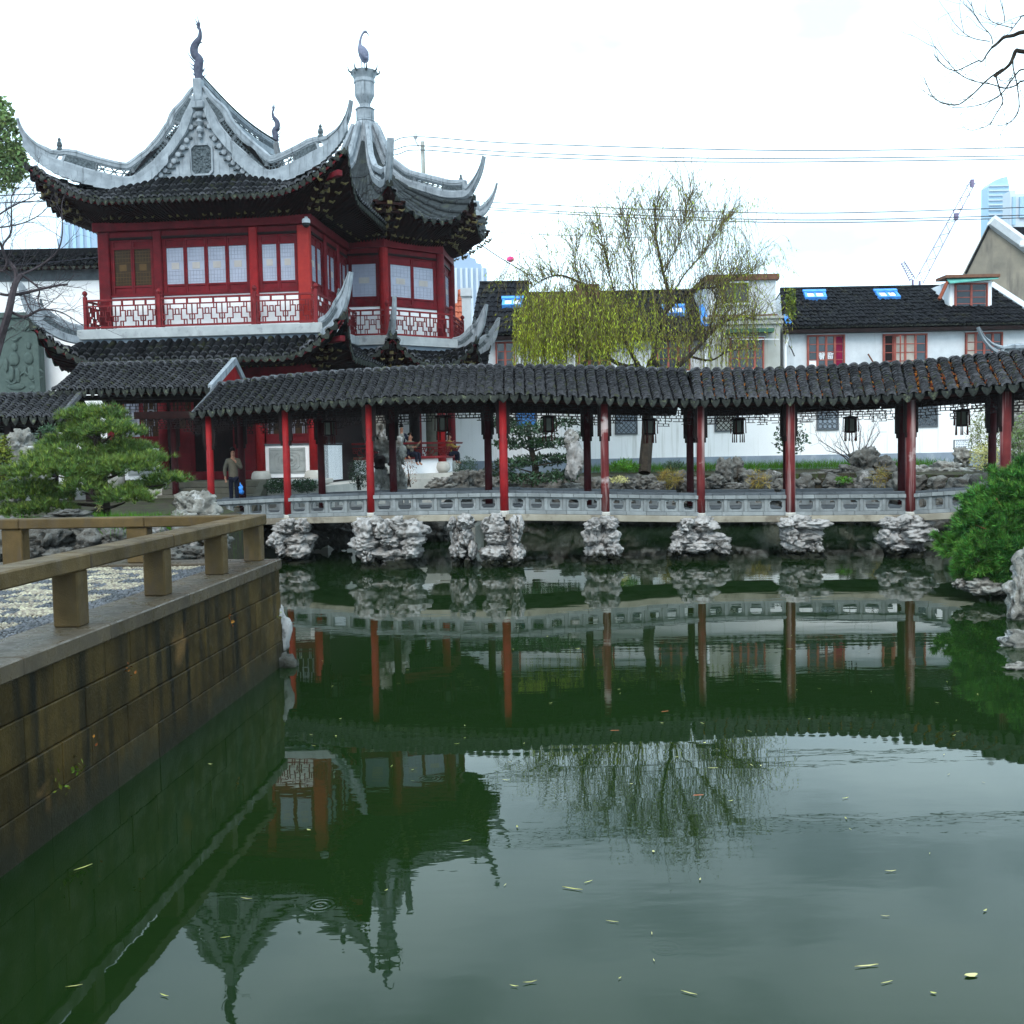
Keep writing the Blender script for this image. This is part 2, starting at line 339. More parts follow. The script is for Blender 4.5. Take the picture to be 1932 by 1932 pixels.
    def grid(s, fn, nu, nv, M=None, mi=0):
        vs = [fn(i / nu, j / nv) for i in range(nu + 1) for j in range(nv + 1)]
        fs = [(i * (nv + 1) + j, (i + 1) * (nv + 1) + j, (i + 1) * (nv + 1) + j + 1, i * (nv + 1) + j + 1) for i in range(nu) for j in range(nv)]
        return s.raw(vs, fs, M, mi)
    def mesh(s, name, mats, smooth=False, centre=True):
        a = np.array(s.v, dtype=np.float64).reshape(-1, 3)
        c = (a.min(0) + a.max(0)) / 2 if centre and len(a) else np.zeros(3)
        me = bpy.data.meshes.new(name)
        me.from_pydata((a - c).tolist(), [], s.f)
        for m in (mats if isinstance(mats, (list, tuple)) else [mats]): me.materials.append(m)
        if any(s.m): me.polygons.foreach_set('material_index', s.m)
        if smooth: me.polygons.foreach_set('use_smooth', [True] * len(me.polygons))
        return me, Matrix.Translation(c)

WM = {}
def link(o, parent, Mw):
    COL.objects.link(o); WM[o.name] = Mw
    if parent is not None:
        o.parent = parent
        o.matrix_local = WM[parent.name].inverted() @ Mw
    else:
        o.matrix_world = Mw
    return o
def tag(o, label=None, cat=None, group=None, kind=None):
    if label: o['label'] = label
    if cat: o['category'] = cat
    if group: o['group'] = group
    if kind: o['kind'] = kind
    return o
def thing(name, label, cat, loc, group=None):
    o = bpy.data.objects.new(name, None); o.empty_display_size = .2
    link(o, None, Matrix.Translation(Vector(loc)))
    return tag(o, label, cat, group)
def part(mb, name, mats, parent, label=None, smooth=False, kind=None):
    me, Mw = mb.mesh(name, mats, smooth)
    o = bpy.data.objects.new(name, me); link(o, parent, Mw)
    return tag(o, label, kind=kind)
def top(mb, name, mats, label=None, cat=None, group=None, kind=None, smooth=False):
    me, Mw = mb.mesh(name, mats, smooth)
    o = bpy.data.objects.new(name, me); link(o, None, Mw)
    return tag(o, label, cat, group, kind)
def inst(me, name, parent, Mw, label=None):
    o = bpy.data.objects.new(name, me); link(o, parent, Mw)
    return tag(o, label)
def copy_tree(src, off, label, extra=None):
    "a copy of a thing, its parts and their sub-parts, moved by matrix off"
    c = src.copy(); link(c, None, off @ WM[src.name]); c['label'] = label
    def rec(a, b):
        for ch in list(a.children):
            d = ch.copy(); link(d, b, off @ WM[ch.name]); rec(ch, d)
    rec(src, c)
    return c

def npmesh(name, V, Fq, mat_, parent=None, smooth=False):
    "fast mesh from numpy arrays, all faces with the same corner count"
    me = bpy.data.meshes.new(name)
    n, k = Fq.shape
    me.vertices.add(len(V)); me.vertices.foreach_set('co', V.astype(np.float32).ravel())
    me.loops.add(n * k); me.loops.foreach_set('vertex_index', Fq.astype(np.int32).ravel())
    me.polygons.add(n); me.polygons.foreach_set('loop_start', np.arange(0, n * k, k, dtype=np.int32))
    me.update(calc_edges=True); me.materials.append(mat_)
    o = bpy.data.objects.new(name, me); link(o, parent, I4)
    return o
def rand_unit(n):
    v = NR.normal(size=(n, 3)); return v / np.linalg.norm(v, axis=1)[:, None]
def leaves(name, C, length, width, mat_, parent, dirs=None, up=0.0, kind=None):
    "one four-cornered leaf per centre, pointing along dirs"
    n = len(C); C = np.asarray(C)
    d = rand_unit(n) if dirs is None else np.asarray(dirs, float) + .35 * rand_unit(n)
    d[:, 2] += up; d /= np.linalg.norm(d, axis=1)[:, None]
    s = np.cross(d, rand_unit(n)); s /= (np.linalg.norm(s, axis=1)[:, None] + 1e-9)
    ln = length * NR.uniform(.6, 1.3, (n, 1)); wd = width * NR.uniform(.7, 1.3, (n, 1))
    V = np.stack([C, C + d * ln * .5 + s * wd * .5, C + d * ln, C + d * ln * .5 - s * wd * .5], 1).reshape(-1, 3)
    o = npmesh(name, V, np.arange(n * 4).reshape(n, 4), mat_, parent)
    if kind: o['kind'] = kind
    return o
def tufts(name, C, N, length, width, k, spread, mat_, parent):
    "bursts of thin needles at centres C round axes N"
    C = np.repeat(np.asarray(C), k, 0); N = np.repeat(np.asarray(N), k, 0); n = len(C)
    d = N + spread * rand_unit(n); d /= np.linalg.norm(d, axis=1)[:, None]
    s = np.cross(d, rand_unit(n)); s /= (np.linalg.norm(s, axis=1)[:, None] + 1e-9)
    ln = length * NR.uniform(.7, 1.2, (n, 1))
    V = np.stack([C + s * width * .5, C - s * width * .5, C + d * ln], 1).reshape(-1, 3)
    return npmesh(name, V, np.arange(n * 3).reshape(n, 3), mat_, parent)

def cat_rom(pts, n=6):
    pts = [Vector(p) for p in pts]; out_ = []
    for i in range(len(pts) - 1):
        p0, p1, p2, p3 = pts[max(i - 1, 0)], pts[i], pts[i + 1], pts[min(i + 2, len(pts) - 1)]
        for j in range(n):
            t = j / n
            out_.append(.5 * ((2 * p1) + (p2 - p0) * t + (2 * p0 - 5 * p1 + 4 * p2 - p3) * t * t + (3 * p1 - p0 - 3 * p2 + p3) * t ** 3))
    out_.append(pts[-1]); return out_

ICO = {}
def ico(sub):
    if sub not in ICO:
        bm = bmesh.new(); bmesh.ops.create_icosphere(bm, subdivisions=sub, radius=1)
        bm.verts.ensure_lookup_table()
        ICO[sub] = ([v.co.copy() for v in bm.verts], [tuple(v.index for v in f.verts) for f in bm.faces]); bm.free()
    return ICO[sub]
def rock_mb(mb, c, size, seed, sub=3, rug=.35, ledge=.2, rot=0, mi=0):
    vs, fs = ico(sub); o = Vector((seed * 7.13, seed * 3.7, seed * 1.9)); res = []
    cr_, sr_ = math.cos(rot), math.sin(rot)
    for v in vs:
        q = v * 1.1 + o
        n1 = noise.fractal(q * 1.1, 1.0, 2.1, 4)
        n2 = abs(noise.noise(q * 2.3 + Vector((5, 1, 2))))
        n3 = noise.noise(Vector((q.x * .5, q.y * .5, q.z * 4.5)))
        n4 = noise.noise(q * 4.6 + Vector((9, 4, 1))); n5 = abs(noise.noise(q * 3.4 + Vector((2, 8, 5))))
        n6 = noise.noise(q * 9.5)
        r = 1 + rug * n1 - rug * 1.1 * max(0, .28 - n2) * 2.4 - rug * .5 * max(0, .16 - n5) * 4 + ledge * n3 + rug * .20 * n4 + rug * .06 * n6
        r = max(.35, r)
        x, y, z = v.x * size[0] * r, v.y * size[1] * r, max(-1, min(1, v.z * 1.15)) * size[2] * (1 + .5 * (r - 1))
        res.append((c[0] + x * cr_ - y * sr_, c[1] + x * sr_ + y * cr_, c[2] + z))
    return mb.raw(res, fs, None, mi)
def rock(c, size, seed, m, parent=None, name='stone', label=None, cat=None, group=None, sub=3, rug=.35, ledge=.2):
    mb = rock_mb(MB(), c, size, seed, sub, rug, ledge, rot=seed * 1.7)
    if parent is not None: return part(mb, name, m, parent, label, smooth=True)
    return top(mb, name, m, label, cat, group, smooth=True)

# ---------------------------------------------------------------- tiles
def cover_tile(r, ln, lip=True, k=6):
    "half-round tile lying along +y (down the slope), z up"
    mb = MB(); n = k + 1
    a = [PI * j / k for j in range(n)]
    up = [(r * .92 * math.cos(t), 0, r * .80 * math.sin(t) - .01) for t in a]
    lo = [(r * 1.12 * math.cos(t), ln, r * 1.0 * math.sin(t) + .022) for t in a]
    li = [(r * .76 * math.cos(t), ln + .004, r * .60 * math.sin(t) + .0) for t in a]
    mb.raw(up + lo, [(j, j + 1, n + j + 1, n + j) for j in range(k)], None, 0)
    mb.raw(lo + li, [(j, j + 1, n + j + 1, n + j) for j in range(k)], None, 1)
    return mb
def drip_tile(wd, h, th=.02):
    "shield-shaped end tile hanging in the xz plane, top centre at the origin"
    p = [(-wd / 2, .02), (-wd / 2, -h * .28), (-wd * .30, -h * .66), (0, -h), (wd * .30, -h * .66), (wd / 2, -h * .28), (wd / 2, .02), (0, -.02)]
    mb = MB().prism(p, -th, 0)
    mb.prism([(x * .72, z * .72 - .012) for x, z in p], .001, .010)
    return mb
def tile_slope(roof, surf, n, courses, r, drips=True, parts=0, names=('cover_tile', 'pan_tiles', 'drip_tile'), mats=None, dw=None, dh=.15, pan=True, rows_as=None, caps=None, sgn=1, jit=.012):
    """Rows of half-round tiles on surf(t, s): t across the roof, s from 0 at the top to 1 at the eave.
    The first `parts` tiles from the far t end are objects of their own, the rest is one joined part."""
    mats = mats or [TILE, TILE_LIP]
    stuff, pans = MB(), MB()
    cache = {}
    count = 0
    order = range(n - 1, -1, -1)
    for i in order:
        t = (i + .5) / n
        rowmb = MB()
        for j in range(courses):
            s0, s1 = j / courses, (j + 1) / courses
            p0, p1 = surf(t, s0), surf(t, s1)
            y = p1 - p0; ln = y.length; y.normalize()
            e = .5 / n
            x = (surf(min(t + e, 1), s1) - surf(max(t - e, 0), s1)).normalized()
            z = x.cross(y)
            if z.z < 0: x = -x; z = x.cross(y)
            x = y.cross(z).normalized(); z = x.cross(y).normalized()
            p = p0 + z * (.035 + RN.uniform(-jit, jit)) + x * RN.uniform(-jit, jit)
            key = round(ln, 2)
            if key not in cache:
                mm = cover_tile(r, key * 1.12)
                cache[key] = (mm, mm.mesh('cover_tile', mats, True, centre=False)[0])
            M = frame3(p, x, y, z)
            if count < parts:
                inst(cache[key][1], names[0], roof, M); count += 1
            else:
                tgt = rowmb if rows_as else stuff
                mm = cache[key][0]; b = len(tgt.v)
                tgt.v += [tuple(M @ Vector(q)) for q in mm.v]; tgt.f += [tuple(a + b for a in q) for q in mm.f]; tgt.m += mm.m
        if rows_as and rowmb.v: part(rowmb, rows_as, mats, roof, smooth=True)
        if caps is not None:
            p0, p1 = surf(t, 0), surf(t, .12)
            y = (p1 - p0).normalized(); x = (surf(min(t + .5 / n, 1), 0) - surf(max(t - .5 / n, 0), 0)).normalized()
            inst(caps, 'ridge_tile', roof, frame3(p0, x, (Vector((0, 0, 1)).cross(x)).normalized() * sgn, Vector((0, 0, 1))))
    if pan:
        for i in range(n + 1):
            t = i / n; e = .32 / n
            for j in range(courses):
                a, b = max(t - e * 1.3, 0), min(t + e * 1.3, 1)
                q = []
                for s, dz in ((j / courses, .0), ((j + 1) / courses + .01, .028)):
                    l_, c_, r_ = surf(a, min(s, 1)), surf(t, min(s, 1)), surf(b, min(s, 1))
                    q += [l_ + Vector((0, 0, .035 + dz)), c_ + Vector((0, 0, -.012 + dz)), r_ + Vector((0, 0, .035 + dz))]
                pans.raw(q, [(0, 1, 4, 3), (1, 2, 5, 4)])
                pans.raw([q[3], q[4], q[5], q[5] - Vector((0, 0, .028)), q[4] - Vector((0, 0, .028)), q[3] - Vector((0, 0, .028))], [(0, 1, 4, 5), (1, 2, 3, 4)])
    # sheathing under the tiles
    pans.grid(lambda a, b: surf(a, b) + Vector((0, 0, -.05)), max(4, n // 2), 5)
    if stuff.v: part(stuff, names[0], mats, roof, smooth=True, kind='stuff')
    part(pans, names[1], TILE if mats[0] is TILE else mats[0], roof, kind='stuff')
    if drips:
        wd = dw
        dcache = None
        for i in range(n + 1):
            t = i / n
            p = surf(t, 1); e = .5 / n
            x = surf(min(t + e, 1), 1) - surf(max(t - e, 0), 1); x.normalize()
            y = (surf(t, 1) - surf(t, .9)); y.z = 0; y = (y - x * y.dot(x)).normalized()
            if wd is None: wd = (surf(min(t + 1 / n, 1), 1) - surf(t, 1)).length * .74
            if dcache is None: dcache = drip_tile(wd, dh).mesh('drip_tile', [TILE_EAVE], centre=False)[0]
            z = x.cross(y)
            if z.z < 0: z = -z; x = -x
            inst(dcache, names[2], roof, frame3(p + y * .04 + Vector((0, 0, .03)), x, y, z))
# ================================================================ water and ground
RINGS = [tuple(P(605, 1727, 2.9 * 2000 / (1727 - 852)).xy), tuple(P(1256, 1828, 5.95).xy), tuple(P(810, 1480, 9.2).xy)]
WATERM = water_material()
top(MB().raw([(-80, -60, 0), (80, -60, 0), (80, 60, 0), (-80, 60, 0)], [(0, 1, 2, 3)]), 'pond_water', WATERM, kind='structure')
def slab_poly(poly, z0, z1, name, m, label=None, cat=None):
    n = len(poly)
    vs = [(x, y, z0) for x, y in poly] + [(x, y, z1) for x, y in poly]
    fs = [tuple(range(n, 2 * n))] + [(i, (i + 1) % n, n + (i + 1) % n, n + i) for i in range(n)]
    o = top(MB().raw(vs, fs), name, m, label, cat)
    if not label: o['kind'] = 'structure'
    return o
HALL = fr((-6.24, 33.85), (.9945, -.1045))          # hall frame: x to the right along the facade (0 = right corner), y back
def hp(x, y, z): return HALL @ Vector((x, y, z))
OC = HALL @ Vector((.12, 7.57, 0))                   # centre of the octagonal tower
OANG = math.atan2(-.1045, .9945)
def ov(k, r, z=0):
    "corner k of the octagon: 1 is between the front side and the front right side"
    a = OANG - PI / 2 - PI / 8 + k * PI / 4
    return Vector((OC.x + r * math.cos(a), OC.y + r * math.sin(a), z))
slab_poly([(-420, 58), (420, 58), (420, 640), (-420, 640)], -.6, 1.84, 'ground', EARTH)
slab_poly([(-4.7, 16.9), (-9, 16.5), (-60, 16.4), (-60, 31), (-9.6, 31), (-7.6, 27), (-5.6, 22)], -.6, 1.62, 'garden_ground', EARTH)
tp = [hp(-60, -2.0, 0), hp(.9, -2.0, 0), hp(1.1, 1.5, 0)] + [ov(k, 4.5) for k in (1, 2, 3, 4)] + [Vector((2, 58.1, 0)), Vector((-60, 58.1, 0))]
slab_poly([(p.x, p.y) for p in tp], -.6, 1.86, 'terrace', STONE_W)
slab_poly([(-1.2, 42.5), (2.5, 39.6), (7, 38.6), (12, 37.5), (14.5, 33), (14.6, 27), (60, 26.5), (60, 58.1), (2.1, 58.1)], -.6, 1.78, 'bank_ground', EARTH)
slab_poly([(9.2, 12), (9.6, 19), (11.6, 23.5), (14.7, 26.4), (60, 26.4), (60, -30), (12, -30)], -.6, .7, 'shore_ground', EARTH)

# ================================================================ stone quay with its railing
QF = fr((-3.60, 7.46), (.0592, .998))                 # x along the quay face (away from the eye), y into the quay
quay = thing('stone_quay', 'stained brown stone block quay wall standing in the pond under the low granite railing', 'quay', QF @ Vector((2, .6, 0)))
XE = 6.95
rq = random.Random(3)
for ci, (z0, z1, off) in enumerate(((1.01, 1.31, .0), (.68, 1.005, -.015), (.34, .675, -.03), (-.5, .337, -.035))):
    x = -6.0 - rq.random() * .4
    while x < XE - .05:
        ln = rq.uniform(.48, 1.05) if ci < 3 else rq.uniform(.9, 1.6)
        x1 = min(x + ln, XE)
        if XE - x1 < .25: x1 = XE
        part(MB().box(x + .002, x1 - .002, off + rq.uniform(0, .010), .5, z0 + .001, z1 - .001, QF, c=.006), 'block', QUAY, quay)
        x = x1
# body behind the blocks and the return face
part(MB().box(-6.2, XE - .03, .45, 7.5, -.5, 1.30, QF), 'core', MORTAR, quay)
for ci, (z0, z1) in enumerate(((1.01, 1.31), (.68, 1.005), (.34, .675), (-.5, .335))):
    y = .5
    while y < 7.4:
        ln = rq.uniform(.6, 1.1)
        part(MB().box(XE - .3, XE, y + .004, y + ln - .004, z0 + .003, z1 - .003, QF, c=.01), 'block', QUAY, quay)
        y += ln
x = -6.2
for ln in (1.3, 1.7, 1.55, 1.8, 1.45, 1.9, 1.6, 1.85):
    x1 = min(x + ln, XE + .02)
    part(MB().box(x + .003, x1 - .003, -.035, .56, 1.312, 1.452, QF, c=.012), 'coping_slab', COPING, quay); x = x1
y = .565
for ln in (1.6, 1.75, 1.7, 1.9):
    part(MB().box(XE - .50, XE + .02, y + .003, y + ln - .003, 1.312, 1.452, QF, c=.012), 'coping_slab', COPING, quay); y += ln
# pebble paving
top(MB().box(-6.2, XE - .505, .565, 7.4, 1.30, 1.405, QF), 'path', MORTAR, kind='structure')
pl, pdk = [], []
def pebble_template():
    vs, fs = ico(1); return np.array([tuple(v) for v in vs]), np.array(fs)
PT, PF = pebble_template()
def pebble_cloud(name, items, m):
    V = []; Fc = []
    for (cx, cy, a, l, wd, h) in items:
        ca, sa = math.cos(a), math.sin(a)
        q = PT * np.array([l, wd, h])
        xx = q[:, 0] * ca - q[:, 1] * sa + cx; yy = q[:, 0] * sa + q[:, 1] * ca + cy
        Fc.append(PF + len(V) * len(PT)); V.append(np.stack([xx, yy, q[:, 2] + 1.408], 1))
    V = np.concatenate(V); Mq = np.array(QF)
    V = V @ Mq[:3, :3].T + Mq[:3, 3]
    o = npmesh(name, V, np.concatenate(Fc), m, None, True)
    o['kind'] = 'stuff'; return o
xx = -1.6
while xx < XE - .52:
    yy = .60
    while yy < 4.6:
        border = yy < .92
        u, v_ = xx / .95, (yy - .92) / 1.15
        fu, fv = u - math.floor(u), v_ - math.floor(v_)
        dark = border or (fu < .38 and fv < .34) or abs(math.hypot(fu - .69, fv - .67) - .27) < .05
        ang = .5 * math.sin(u * 3) + (1.2 if (math.floor(u * 2) + math.floor(v_ * 2)) % 2 else 0) + RN.uniform(-.3, .3)
        it = (xx + RN.uniform(-.012, .012), yy + RN.uniform(-.012, .012), ang, RN.uniform(.026, .040), RN.uniform(.013, .019), RN.uniform(.014, .024))
        (pdk if dark else pl).append(it)
        yy += .041
    xx += .053
pebble_cloud('cream_pebbles', pl, PEB_L)
pebble_cloud('blue_pebbles', pdk, PEB_D)
# railing: posts and beams
rail = thing('stone_railing', 'low granite post and beam railing along the edge of the pebble paved quay', 'railing', QF @ Vector((6.8, .27, 1.45)))
px_ = [-3.9, -2.1, -.28, 1.52, 3.42, 5.22, 6.72]
for x in px_:
    part(MB().box(x - .10, x + .10, .16, .385, 1.452, 1.930, QF, c=.012), 'post', RAILST, rail)
edges = [-5.8, -4.0, -2.0, -.18, 1.62, 3.52, 5.32, 6.86]
for a, b in zip(edges[:-1], edges[1:]):
    part(MB().box(a + .002, b - .002, .125, .415, 1.932, 2.068, QF, c=.014), 'rail_beam', RAILST, rail)
RF = fr(QF @ Vector((6.75, .416, 0)), (-.998, .03))    # return railing runs left from the corner post
RF = RF @ Matrix.Diagonal((1, -1, 1, 1))
for x in (1.42, 3.12, 4.82, 6.5):
    part(MB().box(x - .14, x + .14, -.10, .12, 1.452, 1.930, RF, c=.012), 'post', RAILST, rail)
for a, b in ((0.002, 1.3), (1.3, 3.0), (3.0, 4.7), (4.7, 6.4), (6.4, 8.0)):
    part(MB().box(a + .002, b - .002, -.14, .14, 1.932, 2.068, RF, c=.014), 'rail_beam', RAILST, rail)
# little plants rooted in the joints of the quay
def sprig(x, z, n, m, label, sz=.05):
    c = QF @ Vector((x, -.04, z))
    C = np.array(c) + NR.normal(size=(n, 3)) * np.array([.05, .05, .05]) * (sz / .05)
    o = leaves('wall_weed', C, sz, sz * .6, m, None, up=.3)
    return tag(o, label, 'weed', 'weeds rooted in the quay joints')
sprig(.55, .35, 16, YELLEAF, 'pair of green weed tufts low on the quay wall', .05)
sprig(.85, .42, 22, YELLEAF, 'largest green weed tuft, low on the quay wall with hanging stems', .05)
sprig(1.2, .5, 8, RUSTLEAF, 'small rusty weed low on the quay wall', .04)
sprig(-.6, .70, 9, YELLEAF, 'small green weed in the dark blocks of the quay', .045)
sprig(4.75, 1.0, 14, RUSTLEAF, 'orange weed in the upper joint near the quay corner', .045)
sprig(1.9, 1.0, 9, RUSTLEAF, 'faint reddish weed in the top joint below the coping', .04)
sprig(6.7, .72, 7, YELLEAF, 'tiny yellow weed at the corner edge of the quay', .04)
# rocks at the quay corner
rk = rock(P(522, 1222, 14.4) , (.13, .2, .62), 5, ROCK_L, None, 'rock', 'slender weathered white rock standing in the water against the quay corner', 'rock', sub=4, rug=.6)
rock(P(532, 1262, 14.3), (.2, .25, .22), 6, ROCK_D, None, 'rock', 'dark wet rock at the foot of the slender white rock by the quay', 'rock')

# ================================================================ covered bridge
BXN = [262, 397, 541, 698, 950, 1141, 1322, 1491, 1718, 1897, 1990]
BDN = [30.5, 29.2, 28.0, 26.9, 26.2, 26.6, 27.0, 26.9, 26.5, 24.9, 24.2]
BZN = [1.54, 1.63, 1.75, 1.83, 1.86, 1.76, 1.66, 1.64, 1.63, 1.82, 1.90]
def bd(x): return float(np.interp(x, BXN, BDN))
def bz(x): return float(np.interp(x, BXN, BZN))
BP = [PZ(x, z, d) for x, z, d in zip(BXN, BZN, BDN)]
bridge = thing('covered_bridge', 'roofed zigzag bridge with red columns and grey brick railing crossing the pond on rock piers', 'bridge', (BP[4].x, BP[4].y + 1, 0))
EX = [365, 434, 603, 743, 871, 950, 1092, 1254, 1310, 1453, 1566, 1696, 1760, 1882, 2040]
EY = [780, 774, 761, 751, 748, 747, 752, 757, 758, 754, 754, 748, 742, 731, 716]
RX = [415, 526, 654, 782, 897, 1100, 1279, 1300, 1453, 1591, 1719, 1808, 1918, 1995]
RY = [727, 713, 703, 696, 693, 695, 700, 700, 699, 692, 686, 678, 667, 659]
def eave_pt(x): return P(x, float(np.interp(x, EX, EY)), bd(x) - .52)
def ridge_pt(x): return P(x, float(np.interp(x, RX, RY)), bd(x) + 1.05)
segs = [((365, 950), (415, 950), 33), ((950, 1311), (950, 1293), 18), ((1309, 1713), (1301, 1698), 20), ((1711, 2040), (1701, 1995), 13)]
cap = MB()
k = 8
for y0, y1, r0, r1, mi in ((-.18, .13, .125, .118, 0), (-.13, .13, .10, .10, 0)):
    a = [PI * j / k for j in range(k + 1)]
    cap.raw([(r0 * math.cos(t), y0, r0 * math.sin(t) - .03) for t in a] + [(r1 * math.cos(t), y1, r1 * math.sin(t) - .03) for t in a], [(j, j + 1, k + 2 + j, k + 1 + j) for j in range(k)], None, 0)
cap.raw([(.126 * math.cos(t), -.182, .126 * math.sin(t) - .03) for t in a] + [(.085 * math.cos(t), -.182, .085 * math.sin(t) - .03) for t in a], [(j, j + 1, k + 2 + j, k + 1 + j) for j in range(k)], None, 1)
CAPM = cap.mesh('ridge_tile', [TILE_CAP, TILE_LIP], True, centre=False)[0]
broof = thing('roof', None, None, (BP[4].x, BP[4].y + 1, 4)); broof.parent = bridge; broof.matrix_local = WM[bridge.name].inverted() @ WM[broof.name]
SURFS = []
for (e0, e1), (r0, r1), n in segs:
    def surf(t, s, e0=e0, e1=e1, r0=r0, r1=r1):
        p = ridge_pt(r0 + (r1 - r0) * t).lerp(eave_pt(e0 + (e1 - e0) * t), s)
        p.z -= .10 * 4 * s * (1 - s) * .5
        return p
    SURFS.append(surf)
for i, ((e0, e1), (r0, r1), n) in reversed(list(enumerate(segs))):
    tile_slope(broof, SURFS[i], n, 14, .105, parts={3: 182, 2: 118}.get(i, 0), caps=CAPM, dh=.20)
    # rear slope, soffit
    mb = MB()
    s_ = SURFS[i]
    mb.grid(lambda a, b, s_=s_: s_(a, 0) + Vector((0, 1.6 * b, -1.0 * b)), n, 3)
    part(mb, 'rear_slope', TILE, broof)
    mb = MB().grid(lambda a, b, s_=s_: s_(a, 1 - b) + Vector((0, 0, -.11)) if b < .99 else s_(a, 0) + Vector((0, 0, -.11)), max(3, n // 4), 4)
    mb.grid(lambda a, b, s_=s_: s_(a, 0) + Vector((0, 1.6 * b, -1.0 * b - .11)), max(3, n // 4), 3)
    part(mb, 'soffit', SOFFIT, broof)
# gable end board at the left
g0, g1, g2 = SURFS[0](0, 1), SURFS[0](0, 0), SURFS[0](0, 0) + Vector((0, 1.6, -1.0))
mb = MB()
for a, b in ((g0, g1), (g1, g2)):
    mb.raw([a + Vector((-.06, 0, .05)), b + Vector((-.06, 0, .08)), b + Vector((-.06, 0, -.16)), a + Vector((-.06, 0, -.16)), a + Vector((.0, 0, .05)), b + Vector((.0, 0, .08)), b + Vector((.0, 0, -.16)), a + Vector((.0, 0, -.16))], [(0, 1, 2, 3), (4, 5, 6, 7), (0, 1, 5, 4), (3, 2, 6, 7)])
part(mb, 'verge_board', TILE_CAP, broof)

